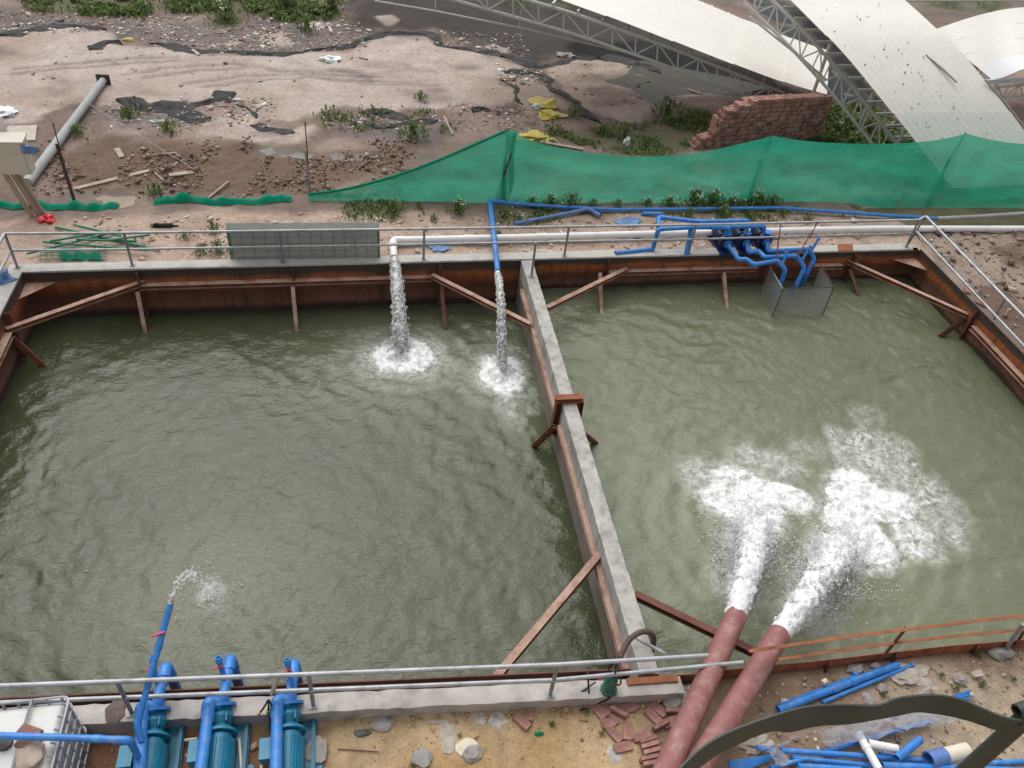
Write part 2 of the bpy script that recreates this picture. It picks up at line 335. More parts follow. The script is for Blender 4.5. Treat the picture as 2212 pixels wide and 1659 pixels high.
def water_mat(name, c, c2, foamy=True):
    m, nt, b = newmat(name); co = coords(nt); n1 = nz(nt, co, .55, 5, .6, .6); base = ramp(nt, n1, [(.3, c), (.7, c2)])
    b.inputs['IOR'].default_value = 1.38; b.inputs['Roughness'].default_value = .04
    at = N(nt, 'Attribute'); at.attribute_name = 'foam'; sp = nt.nodes.new('ShaderNodeSeparateColor'); nt.links.new(at.outputs['Color'], sp.inputs[0]); e = sp.outputs[0]
    # lacy foam: stretched, warped cell edges whose width grows with the local amount of foam
    wn = N(nt, 'TexNoise', Scale=2.6, Detail=4.0, Roughness=.6); nt.links.new(co, wn.inputs['Vector'])
    va = nt.nodes.new('ShaderNodeVectorMath'); va.operation = 'MULTIPLY_ADD'; nt.links.new(wn.outputs['Color'], va.inputs[0]); va.inputs[1].default_value = (.42, .42, 0); nt.links.new(co, va.inputs[2])
    def lace(sc, wd, g_):                                            # curling filaments: thin bands round the mid level of a warped noise
        n_ = nz(nt, va.outputs[0], sc, 2.5, .5); return mth(nt, 'MULTIPLY', mth(nt, 'SUBTRACT', mth(nt, 'MULTIPLY_ADD', e, wd, .004), mth(nt, 'ABSOLUTE', mth(nt, 'SUBTRACT', n_, .5))), g_, clamp=True)
    f1 = nz(nt, va.outputs[0], 6.5, 6, .7); f2 = nz(nt, va.outputs[0], 1.3, 4, .6)
    L = mth(nt, 'MAXIMUM', lace(1.9, .062, 30.0), mth(nt, 'MULTIPLY', lace(4.2, .075, 22.0), .9))
    edge = mth(nt, 'MULTIPLY', mth(nt, 'MULTIPLY', L, mth(nt, 'MULTIPLY_ADD', e, 2.6, -.12, clamp=True)), ramp(nt, f2, [(.30, (.1, .1, .1)), (.6, (1, 1, 1))]))
    solid = mth(nt, 'MULTIPLY_ADD', mth(nt, 'ADD', mth(nt, 'ADD', e, mth(nt, 'MULTIPLY_ADD', f1, 1.1, -.55)), mth(nt, 'MULTIPLY_ADD', f2, .5, -.25)), 2.9, -1.55, clamp=True)
    thin = mth(nt, 'MULTIPLY', mth(nt, 'MULTIPLY_ADD', e, 1.3, -.08, clamp=True), mth(nt, 'MULTIPLY', ramp(nt, f1, [(.34, (0, 0, 0)), (.72, (1, 1, 1))]), .85))
    fo = mth(nt, 'MAXIMUM', mth(nt, 'MAXIMUM', mth(nt, 'MULTIPLY', edge, .62), mth(nt, 'MULTIPLY', solid, .97)), thin)
    aer = mixc(nt, sp.outputs[1], base, (.215, .235, .155))            # water clouded with air bubbles
    nt.links.new(mixc(nt, fo, aer, ramp(nt, nz(nt, va.outputs[0], 9.0, 6, .7), [(.32, (.46, .50, .46)), (.56, (.88, .89, .89))])), b.inputs['Base Color'])
    nt.links.new(mth(nt, 'MULTIPLY_ADD', fo, .6, .04), b.inputs['Roughness'])
    # ripples finer than the mesh
    r1 = nz(nt, coords(nt, (1, 1.8, 1)), 6.0, 3, .5, .8); r2 = nz(nt, coords(nt, (1, 1.6, 1)), 15.0, 3, .5, .4)
    h = mth(nt, 'ADD', mth(nt, 'MULTIPLY', r1, .027), mth(nt, 'MULTIPLY', r2, .013)); h = mth(nt, 'ADD', h, mth(nt, 'MULTIPLY', mth(nt, 'MULTIPLY', e, f1), .05)); bump(nt, b, h, .5, 1.0)
    return m
M['water_left'] = water_mat('murky_green_water', (.050, .057, .030), (.068, .076, .042))
M['water_right'] = water_mat('aerated_green_water', (.074, .084, .046), (.100, .111, .065))
def puddle_mat(name, c, rough=.06, ior=1.33):
    m, nt, b = newmat(name); co = coords(nt); nt.links.new(ramp(nt, nz(nt, co, .8, 5), [(.35, tuple(x * .7 for x in c)), (.65, tuple(x * 1.25 for x in c))]), b.inputs['Base Color'])
    b.inputs['Roughness'].default_value = rough; b.inputs['IOR'].default_value = ior; bump(nt, b, nz(nt, co, 4, 3), .08, .02); return m
M['puddle'] = puddle_mat('muddy_puddle_water', (.10, .085, .065)); M['puddle_flood'] = puddle_mat('olive_flood_water', (.055, .045, .028), .1, 1.16); M['puddle_brown'] = puddle_mat('brown_ditch_water', (.20, .145, .085), .12); M['puddle_shade'] = puddle_mat('flood_water_painted_shade', (.010, .010, .009), .12, 1.12)

def foam_mat():
    m, nt, b = newmat('white_water_foam'); co = coords(nt); n1 = nz(nt, co, 7, 5, .6); nt.links.new(ramp(nt, n1, [(.3, (.66, .70, .70)), (.6, (.88, .89, .89))]), b.inputs['Base Color'])
    b.inputs['Roughness'].default_value = .45; b.inputs['Subsurface Weight'].default_value = .0; bump(nt, b, nz(nt, co, 26, 5, .65), .9, .03); return m
M['foam'] = foam_mat()
def spray_mat():
    m, nt, b = newmat('white_spray'); nt.nodes.remove(b); out = [n for n in nt.nodes if n.type == 'OUTPUT_MATERIAL'][0]; df = N(nt, 'BsdfDiffuse'); tl = N(nt, 'BsdfTranslucent'); a = N(nt, 'MixShader'); a.inputs[0].default_value = .5
    df.inputs[0].default_value = (.94, .95, .95, 1); tl.inputs[0].default_value = (.94, .95, .95, 1); nt.links.new(df.outputs[0], a.inputs[1]); nt.links.new(tl.outputs[0], a.inputs[2]); tr = N(nt, 'BsdfTransparent'); e = N(nt, 'MixShader'); e.inputs[0].default_value = .28
    nt.links.new(a.outputs[0], e.inputs[1]); nt.links.new(tr.outputs[0], e.inputs[2]); nt.links.new(e.outputs[0], out.inputs[0]); return m
M['spray'] = spray_mat()
def fall_mat():
    m, nt, b = newmat('clumpy_falling_water'); co = coords(nt, (1, 1, .35)); n1 = nz(nt, co, 20, 5, .65, .5)
    nt.links.new(ramp(nt, n1, [(.34, (.16, .18, .14)), (.46, (.55, .56, .52)), (.58, (.9, .9, .88))]), b.inputs['Base Color']); b.inputs['Roughness'].default_value = .12
    a = ramp(nt, nz(nt, co, 9, 4, .6), [(.33, (.35, .35, .35)), (.55, (1, 1, 1))]); nt.links.new(a, b.inputs['Alpha']); bump(nt, b, n1, .9, .02); return m
M['fall'] = fall_mat()
def attr_mat(name, rough=.9, scale=20, var=.35, trans=0.0, bmp=.3, attr='col'):
    m, nt, b = newmat(name); at = N(nt, 'Attribute'); at.attribute_name = attr; n1 = nz(nt, coords(nt), scale, 4)
    v = mth(nt, 'MULTIPLY_ADD', n1, var * 2, 1 - var); hsv = nt.nodes.new('ShaderNodeHueSaturation'); nt.links.new(v, hsv.inputs['Value']); nt.links.new(at.outputs['Color'], hsv.inputs['Color'])
    nt.links.new(hsv.outputs[0], b.inputs['Base Color']); b.inputs['Roughness'].default_value = rough
    if trans:
        out = [n for n in nt.nodes if n.type == 'OUTPUT_MATERIAL'][0]; tl = N(nt, 'BsdfTranslucent'); nt.links.new(hsv.outputs[0], tl.inputs[0]); mx = N(nt, 'MixShader'); mx.inputs[0].default_value = trans
        nt.links.new(b.outputs[0], mx.inputs[1]); nt.links.new(tl.outputs[0], mx.inputs[2]); nt.links.new(mx.outputs[0], out.inputs[0])
    if bmp: bump(nt, b, nz(nt, coords(nt), scale * 2, 4), bmp, .01)
    return m
M['bits'] = attr_mat('rubble_pieces', .9, 15); M['leaf'] = attr_mat('green_leaves', .6, 6, .3, .3, 0)
def ground_mat():
    m, nt, b = newmat('site_soil'); at = N(nt, 'Attribute'); at.attribute_name = 'col'; aw = N(nt, 'Attribute'); aw.attribute_name = 'wet'; co = coords(nt)
    n1 = nz(nt, co, 1.1, 6, .65); n2 = nz(nt, co, 7, 6, .65); n3 = nz(nt, co, 30, 6, .7)
    v = mth(nt, 'ADD', mth(nt, 'ADD', mth(nt, 'MULTIPLY', n1, .9), mth(nt, 'MULTIPLY', n2, .95)), mth(nt, 'MULTIPLY_ADD', n3, .7, -.27))
    hsv = nt.nodes.new('ShaderNodeHueSaturation'); nt.links.new(v, hsv.inputs['Value']); nt.links.new(at.outputs['Color'], hsv.inputs['Color'])
    sp = nt.nodes.new('ShaderNodeSeparateColor'); nt.links.new(aw.outputs['Color'], sp.inputs[0])
    nt.links.new(hsv.outputs[0], b.inputs['Base Color']); nt.links.new(mth(nt, 'MULTIPLY_ADD', sp.outputs[0], -.5, .98), b.inputs['Roughness']); b.inputs['Specular IOR Level'].default_value = .22
    h = mth(nt, 'ADD', mth(nt, 'MULTIPLY', n2, .6), mth(nt, 'MULTIPLY', n3, .35)); bn = N(nt, 'Bump', Distance=.06); nt.links.new(h, bn.inputs['Height'])
    nt.links.new(mth(nt, 'MULTIPLY_ADD', sp.outputs[1], .75, .22), bn.inputs['Strength']); nt.links.new(bn.outputs[0], b.inputs['Normal']); return m
M['ground'] = ground_mat()

# ================================================================== SETTING
ZL, ZR = -1.28, -0.92                       # water levels of the two basins
XL, XR = -7.25, 15.15                       # inner faces of the side walls
def yf(x): return 16.02 + (x + 7.25) * .0223      # far wall face
def yn(x): return 5.69 - .0657 * (x + 2.82) if x < 4.4 else 5.22    # near wall inner face
def yn_v(x): return np.where(x < 4.4, 5.69 - .0657 * (x + 2.82), 5.22)
def W2(pts): return [tuple(P(p, -.06))[:2] for p in pts]
def VV(k, *xy): return [V(k, xy[i], xy[i + 1]) for i in range(0, len(xy), 2)]
pale_polys = [W2(VV('1', -300, 330, 0, 290, 250, 240, 560, 215, 780, 240, 830, 335, 1000, 342, 1300, 365, 1500, 405, 2000, 420) + VV('2', 200, 392, 450, 388, 700, 378, 830, 335, 880, 290, 1000, 262, 1300, 272, 1380, 335, 1700, 390, 1900, 432, 2028, 480) + VV('3', 200, 515, 60, 600) +
                 VV('2', 1900, 620, 1950, 760, 1600, 790, 1250, 820, 1000, 832, 700, 800, 480, 860, 300, 880, 100, 870) + VV('1', 1740, 720, 1400, 785, 1100, 805, 900, 760, 650, 740, 300, 880, -300, 900)),
              W2(VV('3', 330, 520, 560, 445, 800, 455, 1000, 470, 1080, 500, 1000, 600, 1000, 690, 1150, 800, 1100, 900, 800, 900, 560, 760, 430, 690, 370, 560)),
              W2(VV('3', 0, 610, 200, 575, 330, 625, 480, 760, 440, 830, 200, 860, 100, 740)),
              W2(VV('1', 1450, 1010, 1550, 900, 1720, 830, 1860, 862, 1900, 955, 2028, 1010) + VV('2', 250, 1040, 330, 950, 480, 900, 520, 940, 430, 1040, 250, 1080) + VV('1', 1900, 1060)),
              W2(VV('2', 90, 270, 240, 232, 310, 300, 280, 335, 100, 330)), W2(VV('2', 890, 120, 1050, 112, 1080, 150, 1020, 185, 900, 155)),
              W2(VV('2', 1700, 345, 1800, 318, 1870, 360, 1830, 392)), W2(VV('1', 1620, 335, 1750, 288, 1810, 335, 1700, 372)), W2(VV('2', 350, 185, 520, 150, 560, 185, 500, 212, 380, 208)),
              W2(VV('3', 1260, 715, 1450, 680, 1640, 700, 1600, 735, 1330, 745))]
grey_polys = [W2(VV('1', -300, 60, 0, 40, 500, 110, 1200, 150, 2028, 190, 2028, 410, 1500, 395, 900, 330, 780, 235, 250, 230, -300, 300)), W2(VV('2', -50, 120, 600, 150, 900, 240, 700, 365, 200, 390, -50, 400)),
              W2(VV('2', 620, 900, 1200, 900, 1500, 980, 1300, 1060, 700, 1050, 520, 1000)), W2(VV('1', 700, 760, 1000, 830, 1250, 830, 1500, 880, 1250, 960, 900, 900))]
mud_shade_polys = [W2(VV('2', 620, 60, 1000, -200) + VV('3', 500, -200, 1200, 100, 2000, 560, 1780, 690, 1560, 600, 1100, 480, 560, 430, 230, 500, 0, 410) + VV('2', 1700, 350, 1350, 230, 900, 240, 700, 150)),
              W2(VV('3', 500, 300, 1100, 300, 2028, 560, 2200, 720, 2000, 760, 1700, 640, 1100, 470, 560, 420)), W2(VV('4', 0, -100, 500, 100, 900, 600, 1150, 1000, 900, 950, 560, 750, 580, 450, 200, 200))]  # wet black mud, with painted shade below the arched roofs
clod_polys = [W2(VV('1', 330, 1120, 900, 1050, 2028, 1060) + VV('2', 600, 1130, 1200, 1050, 1250, 1180, 1000, 1330, 700, 1400, 430, 1430) + VV('1', 2028, 1440, 1500, 1440, 900, 1400, 600, 1390, 380, 1300))]
wet_polys = [W2(VV('2', 80, 1105, 250, 1090, 480, 1130, 470, 1180, 200, 1170)), W2(VV('2', 540, 1130, 800, 1110, 1010, 1150, 900, 1205, 600, 1200)), W2(VV('2', 1190, 1140, 1330, 1120, 1420, 1170, 1280, 1240)),
             W2(VV('1', 380, 1460, 560, 1420, 1010, 1440, 1020, 1530, 420, 1520)), W2(VV('1', 1880, 1110, 2010, 1075, 2080, 1130, 1960, 1190)), W2(VV('1', 1210, 1210, 1340, 1190, 1330, 1240))]
flood_polys = [W2(VV('3', 760, 600, 1000, 470, 1100, 470, 1560, 560, 1900, 640, 1700, 690, 1500, 680, 1250, 730, 1150, 800, 1000, 690)), W2(VV('4', 0, 0, 260, 60, 560, 420, 900, 750, 560, 700, 300, 300, 100, 100))]
grass_polys = [W2(VV('1', 1150, -80, 1950, -80, 2028, 120, 1850, 60, 1300, 70)), W2(VV('2', -60, -80, 420, -80, 640, 80, 500, 150, 250, 140, 20, 60)), W2(VV('1', 200, -80, 900, -80, 1080, 100, 800, 110, 300, 50)),
               W2(VV('3', 640, 990, 900, 960, 1250, 930, 1300, 820, 1560, 820, 1540, 960, 1400, 1000, 1400, 1110, 1000, 1140, 640, 1050)), W2(VV('4', 560, 830, 800, 790, 1100, 1000, 1180, 1090, 480, 1060)),
               W2(VV('3', 0, -60, 350, -60, 500, 60, 100, 60)), W2(VV('4', 1150, -60, 1900, -60, 1850, 110, 1300, 40)), W2(VV('1', 1560, 110, 1780, 110, 1760, 210, 1600, 190)), W2(VV('3', 250, 950, 430, 980, 640, 1040, 600, 1090, 330, 1010)),
               W2(VV('4', -20, 1440, 300, 1530, 320, 1600, -20, 1610)), W2(VV('6', 740, 20, 1180, 60, 1150, 130, 760, 110)), W2(VV('7', 100, 190, 460, 190, 300, 350, 60, 330)), W2(VV('7', 1200, 230, 2028, 190, 2028, 320, 1300, 320))]
DITCH = [(14.6, 18.95), (15.6, 18.2), (17, 17.7), (20, 17.5), (26, 17.4), (26, 19.4), (15.2, 19.35)]
NEARP = [(-6.6, 3.0), (-.75, 3.0), (-.6, 5.3), (-6.6, 5.8)]
def msk(x, y, polys, soft=.12, warp=.25, fr=1.2, seed=5):
    wv = warp * fbm(x * fr, y * fr, seed, 4); m = np.zeros(x.shape)
    for p in polys:
        pa = np.array(p); bb = (x > pa[:, 0].min() - 1.5) & (x < pa[:, 0].max() + 1.5) & (y > pa[:, 1].min() - 1.5) & (y < pa[:, 1].max() + 1.5)
        if bb.any(): m[bb] = np.maximum(m[bb], sstep(-soft, soft, sdpoly(x[bb], y[bb], p) + wv[bb]))
    return m
RUTS = [[tuple(P(V(k, u + o * 6, v + o), -.06))[:2] for k, u, v in (('1', 900, 560), ('1', 1300, 500), ('1', 1750, 480), ('2', 0, 500), ('2', 350, 530), ('2', 800, 545))] for o in (0, 26, 75, 100)] + [[tuple(P(V(k, u, v + o), -.06))[:2] for k, u, v in (('1', 100, 520), ('1', 500, 480), ('1', 900, 440), ('1', 1300, 425))] for o in (0, 30)]
def rut_v(x, y):                        # tyre ruts pressed into the silt
    m = np.zeros(np.shape(x)); b = (y > 22) & (y < 33) & (x < 16)
    if b.any():
        xb_, yb_ = x[b], y[b]; q = np.zeros(xb_.shape)
        for r_ in RUTS: q = np.maximum(q, np.exp(-(sdline(xb_ + .1 * fbm(xb_ * 2, yb_ * 2, 51, 2), yb_ + .1 * fbm(xb_ * 2, yb_ * 2, 52, 2), r_) / .11) ** 2))
        m[b] = q
    return m
def gz_v(x, y):
    x = np.asarray(x, float); y = np.asarray(y, float)
    far = sstep(5.8, 9, y); z = -.25 + far * .19
    z = z - .07 * msk(x, y, [NEARP], .25, .1)
    z = z + .02 * fbm(x * 1.3, y * 1.3, 1, 4) * (1 - far) + .012 * fbm(x * 7, y * 7, 2, 3) * (1 - far)
    ff = sstep(16.2, 19.5, y)
    z = z + far * (.03 * fbm(x * .9, y * .9, 3, 4) + .014 * fbm(x * 5, y * 5, 4, 3)) + ff * .10 * fbm(x * .23, y * .23, 8, 3)
    cl = msk(x, y, clod_polys, .4, .5); z = z + cl * (.10 * np.abs(fbm(x * 2.2, y * 2.2, 11, 4)) + .05 * np.abs(fbm(x * 5.5, y * 5.5, 16, 3)) + .08 * fbm(x * 1.1, y * 1.1, 12, 3))
    pa = msk(x, y, pale_polys, .15, .22); z = z * (1 - pa * .55) + pa * .01
    wt = np.maximum(msk(x, y, wet_polys, .25, .15), msk(x, y, flood_polys, .4, .2)); z = z * (1 - wt) + wt * (-.085 + .03 * fbm(x * 1.5, y * 1.5, 13, 3))
    rt = sstep(15.3, 16.2, x) * sstep(9, 11, y) * (1 - sstep(18, 19, y)); z = z + rt * (.10 * np.abs(fbm(x * 1.6, y * 1.6, 14, 4)) + .05 * fbm(x * .6, y * .6, 15, 2))
    z = z - .035 * rut_v(x, y)
    dt = msk(x, y, [DITCH], .25, .15); z = z * (1 - dt) + dt * -.42
    return z
def gz(x, y): return float(gz_v(np.array([x]), np.array([y]))[0])
def G(d, dz=0.0):
    p = P(d, -.06 if d[1] < 900 else -.25); p.z = gz(p.x, p.y) + dz; return p
def make_ground():
    xs = np.unique(np.concatenate([[-3000, -900, -300, -100, -50, -30, -22, -17], np.arange(-14, 17, .075), np.arange(17, 40, .13), [42, 48, 60, 100, 300, 900, 3000]]))
    ys = np.unique(np.concatenate([[-3000, -600, -100, -30, -8, -2], np.arange(.5, 5.9, .05), np.arange(5.9, 15.9, .2), np.arange(15.9, 20, .06), np.arange(20, 37, .1), np.arange(37, 50, .25), [52, 58, 70, 100, 300, 900, 3000]]))
    X, Y = np.meshgrid(xs, ys); nx, ny = len(xs), len(ys)
    gl = np.where(X < 4.4, yn_v(X) - .13, 5.215); inx = (X > XL - .12) & (X < XR + .02)
    d = Y - gl; Y = np.where(inx & (d > 0) & (d < .075), gl, Y)
    yfar = 16.02 + (X + 7.25) * .0223 + .12
    inside = inx & (Y > gl + 1e-6) & (Y < yfar)
    x, y = X.ravel(), Y.ravel(); z = gz_v(x, y); fall = sstep(60, 400, np.hypot(x, y)); z = z * (1 - fall) - .1 * fall
    idx = np.arange(nx * ny).reshape(ny, nx); F = np.stack([idx[:-1, :-1], idx[:-1, 1:], idx[1:, 1:], idx[1:, :-1]], -1).reshape(-1, 4)
    keep = ~inside.ravel()[F].any(1); F = F[keep]
    def lerp(c, k, m): return c * (1 - m[:, None]) + np.array(k) * m[:, None]
    n1 = .5 + .5 * fbm(x * .5, y * .5, 21, 5); n2 = .5 + .5 * fbm(x * 2.2, y * 2.2, 22, 4)
    c = np.tile(np.array([.30, .225, .19]), (len(x), 1)); c = lerp(c, (.17, .125, .105), sstep(.36, .62, n1) * .85)
    c = lerp(c, (.145, .132, .127), msk(x, y, grey_polys, .7, .8) * .75)
    berm = sstep(15.9, 16.1, y) * (1 - sstep(18.3, 18.8, y + .5 * fbm(x * .8, y * .8, 24, 3))); c = lerp(c, (.44, .33, .265), berm); c = lerp(c, (.33, .235, .18), berm * sstep(.4, .7, n2) * .6)
    c = lerp(c, (.16, .105, .078), msk(x, y, clod_polys, .5, .6))
    pa = msk(x, y, pale_polys, .16, .38, 1.1) * (.72 + .28 * sstep(.25, .55, n1)); tone = lerp(np.tile(np.array([.42, .358, .322]), (len(x), 1)), (.37, .29, .24), sstep(.35, .75, .5 + .5 * fbm(x * .35, y * .6, 25, 4))); tone = tone * (1 - .42 * sstep(.1, .55, fbm(x * .45 + 3, y * .8, 27, 5)))[:, None] * (1 - .35 * rut_v(x, y))[:, None]; c = c * (1 - pa[:, None]) + tone * pa[:, None]
    c = lerp(c, (.034, .030, .027), msk(x, y, mud_shade_polys, .8, .8) * (1 - pa) * .9); c = lerp(c, (.014, .013, .012), msk(x, y, mud_shade_polys[1:], .3, .3))  # dark wet mud, then roof shade painted near-black into the soil colour
    wt = np.maximum(msk(x, y, wet_polys, .3, .2), msk(x, y, flood_polys, .5, .3)); c = lerp(c, (.10, .08, .062), wt * .85)
    c = lerp(c, (.10, .11, .05), msk(x, y, grass_polys, .4, .5) * .7)
    rt = sstep(15.2, 15.6, x) * (1 - sstep(18.5, 19, y)) * sstep(8, 9, y); c = lerp(c, (.29, .23, .185), rt); c = lerp(c, (.14, .095, .075), rt * sstep(.48, .6, n1))
    c = lerp(c, (.17, .12, .07), msk(x, y, [DITCH], .3, .2))
    ub = sstep(36, 40, y); c = lerp(c, (.15, .14, .115), ub * .7)
    near = 1 - sstep(5.6, 6, y); nc = lerp(np.tile(np.array([.50, .365, .215]), (len(x), 1)), (.40, .255, .12), sstep(.45, .75, n1)); nc = lerp(nc, (.27, .185, .125), sstep(3.2, 4.4, x + .6 * fbm(x, y, 26, 3))); nc = lerp(nc, (.40, .315, .23), sstep(6.5, 8, x) * sstep(.4, .6, n1)); nc = lerp(nc, (.23, .12, .07), msk(x, y, [NEARP], .2, .25))
    c = c * (1 - near[:, None]) + nc * near[:, None]
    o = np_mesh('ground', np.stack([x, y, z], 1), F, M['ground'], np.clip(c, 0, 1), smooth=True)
    me = o.data; a = me.color_attributes.new('wet', 'FLOAT_COLOR', 'POINT'); wv = np.ones((len(x), 4), np.float32)
    wv[:, 0] = np.clip(wt + msk(x, y, mud_shade_polys, .5, .5) * .12 + .25 * sstep(.5, .7, n1) * (1 - pa), 0, 1); wv[:, 1] = np.clip(1 - pa * .75 - wt * .6, 0, 1); a.data.foreach_set('color', wv.ravel())
    tag(o, 'bare muddy building-site ground with pale dried silt patches', kind='structure')
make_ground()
def puddle(pts, z, m, label, grow=1.15):
    a = np.array(pts); c = a.mean(0); v = [(c[0] + (p[0] - c[0]) * grow, c[1] + (p[1] - c[1]) * grow, z) for p in a]
    o = MB().add(v, [tuple(range(len(v)))]).build('puddle', m, smooth=False, loc=(c[0], c[1], z)); tag(o, label, kind='structure')
for i, p in enumerate(wet_polys): puddle(p, -.070 - .004 * i, M['puddle_brown'] if i == 3 else M['puddle'], 'shallow muddy puddle on the churned soil')
puddle(flood_polys[0], -.066, M['puddle_flood'], 'shallow flood water beside the arched roof'); puddle(flood_polys[1], -.075, M['puddle_shade'], 'flood water below the arched roof, painted near-black for its shade')  # near-black water colour stands in for the shade under the roof
puddle(DITCH, -.24, M['puddle_brown'], 'brown water standing in the ditch behind the net fence', 1.1)

# ------------------------------------------------------------------ pool water with waves and foam
# splash: (centre x, y, radius across, radius along, direction, strength)
J1a, J1b = P(V('f', 525, 1295), .25), P(V('f', 640, 760), ZR); J2a, J2b = P(V('f', 783, 1410), .25), P(V('f', 1165, 900), ZR)
F1, F2 = P((868, 765), ZL), P((1085, 805), ZL); F3 = P(V('h', 1560, 1440), ZL)
def ell(x, y, c, rx, ry, ang):
    ca, sa = math.cos(ang), math.sin(ang); dx, dy = x - c[0], y - c[1]; return np.hypot((dx * ca + dy * sa) / rx, (-dx * sa + dy * ca) / ry)
def make_water(name, xa, xb, z0, left, m, label):
    st = .032; xs = np.arange(xa, xb + st, st); ys = np.arange(4.9, 16.7, st); X, Y = np.meshgrid(xs, ys); x, y = X.ravel(), Y.ravel()
    wx = x + .35 * fbm(x * .9, y * .9, 31, 3); wy = y + .35 * fbm(x * .9, y * .9, 32, 3); h = np.zeros(x.shape); rr = np.random.default_rng(3 + left)
    main = R(200 if left else 80)
    for i in range(22):
        lam = rr.uniform(.22, .8); an = main + rr.normal(0, .75); k = 2 * math.pi / lam; h += .0056 * lam ** 1.1 * np.sin(k * (wx * math.cos(an) + wy * math.sin(an)) + rr.uniform(0, 6.28)) * (1 if left else 1.1)
    h = h * (.6 + .55 * fbm(x * .4, y * .4, 33, 3)) + .020 * fbm(x * 2.2, y * 3.0, 34, 4); foam = np.zeros(x.shape); aer = np.zeros(x.shape)
    nw = fbm(x * 1.2, y * 1.2, 35, 4)
    if left:
        for c, rx, ry in ((F1, 1.25, .98), (F2, .88, 1.0)):
            d = ell(x, y, (c.x, c.y - .08), rx, ry, 0) + .22 * nw; foam = np.maximum(foam, 1.2 * (1 - sstep(.18, 1.15, d)) + .2 * np.exp(-((d - 1.15) / .16) ** 2)); r_ = np.hypot(x - c.x, y - c.y); h += .020 * np.sin(r_ * 13) * np.exp(-r_ * .7); h += .10 * np.exp(-(d / .4) ** 2) * (1 + 1.3 * fbm(x * 5, y * 5, 39, 3)); aer = np.maximum(aer, .55 * np.exp(-(d / 1.7) ** 2))
        d = ell(x, y, (F2.x - .1, F2.y - 1.1), .55, .75, 0) + .5 * nw; foam = np.maximum(foam, .42 * (1 - sstep(.2, 1.2, d)))
        d = ell(x, y, (F3.x, F3.y), .28, .42, .3) + .4 * nw; foam = np.maximum(foam, .5 * (1 - sstep(.2, 1.2, d))); aer = np.maximum(aer, .3 * np.exp(-(np.hypot(x - F3.x, y - F3.y) / 1.6) ** 2))
    else:
        lc = lambda u_, v_: tuple(P(V('f', u_, v_), ZR))[:2]
        lobes = [(lc(650, 690), .78, .80, .1, 1.15), (lc(760, 560), .62, .45, -.3, .95), (lc(580, 560), 1.05, .95, .1, .86), (lc(300, 470), .6, .7, .3, .55), (lc(720, 380), 1.0, .5, -.35, .58), (lc(880, 620), .5, .5, 0, .9), (lc(600, 860), .5, .55, 0, 1.05), (lc(1110, 930), .62, .6, 0, 1.05), (lc(1230, 760), .82, .85, .3, 1.15), (lc(1420, 650), .95, .75, -.5, .88), (lc(1220, 560), .95, .75, .2, .95), (lc(1560, 780), .6, .8, .2, .76), (lc(1330, 360), 1.1, .9, .3, .6), (lc(1660, 620), .85, 1.2, .2, .56), (lc(1150, 240), .35, .6, .1, .5), (lc(1330, 960), .75, .45, .2, .7), (lc(1290, 90), .5, .5, .2, .3), (lc(950, 300), .7, .5, .2, .34)]
        for c, rx, ry, a_, s_ in lobes:
            d = ell(x, y, c, rx, ry, a_) + .45 * nw; foam = np.maximum(foam, s_ * (1 - sstep(.55, 1.25, d)))
        for ja, jb in ((J1a, J1b), (J2a, J2b)):
            r_ = np.hypot(x - jb.x, y - jb.y); h += .014 * np.sin(r_ * 11 + 3 * nw) * np.exp(-r_ * .3); h += .13 * np.exp(-(r_ / .6) ** 2) * (1 + 1.2 * nw); aer = np.maximum(aer, np.exp(-(r_ / 3.4) ** 2))
            sl = sdline(x, y, [(ja.x + (jb.x - ja.x) * .5, ja.y + (jb.y - ja.y) * .5), (jb.x, jb.y)]); foam = np.maximum(foam, .95 * np.exp(-(sl / .5) ** 2) + .25 * nw * np.exp(-(sl / .6) ** 2))
        aer = np.clip(.35 + .65 * aer, 0, 1) * .75
        foam = np.maximum(foam, .05 + .06 * fbm(x * .7, y * .7, 38, 4))
        h += .07 * foam ** 2 * fbm(x * 4.5, y * 4.5, 37, 4)
    h += .05 * foam * fbm(x * 6, y * 6, 36, 3)
    nx, ny = len(xs), len(ys); idx = np.arange(nx * ny).reshape(ny, nx); F = np.stack([idx[:-1, :-1], idx[:-1, 1:], idx[1:, 1:], idx[1:, :-1]], -1).reshape(-1, 4)
    cxm = x[F].mean(1); cym = y[F].mean(1); F = F[(cym > yn_v(cxm) - .08) & (cym < 16.02 + (cxm + 7.25) * .0223 + .08)]
    o = np_mesh(name, np.stack([x, y, z0 + h], 1), F, m, np.stack([np.clip(foam, 0, 1.2), np.clip(aer, 0, 1), 0 * foam], 1), loc=((xa + xb) / 2, 11, z0), smooth=True, attr='foam')
    tag(o, label, kind='structure')
make_water('pool_water', XL - .05, 3.98, ZL, 1, M['water_left'], 'dull green water of the left basin with small ripples')
make_water('pool_water', 3.98, XR + .05, ZR, 0, M['water_right'], 'pale green aerated water of the right basin')

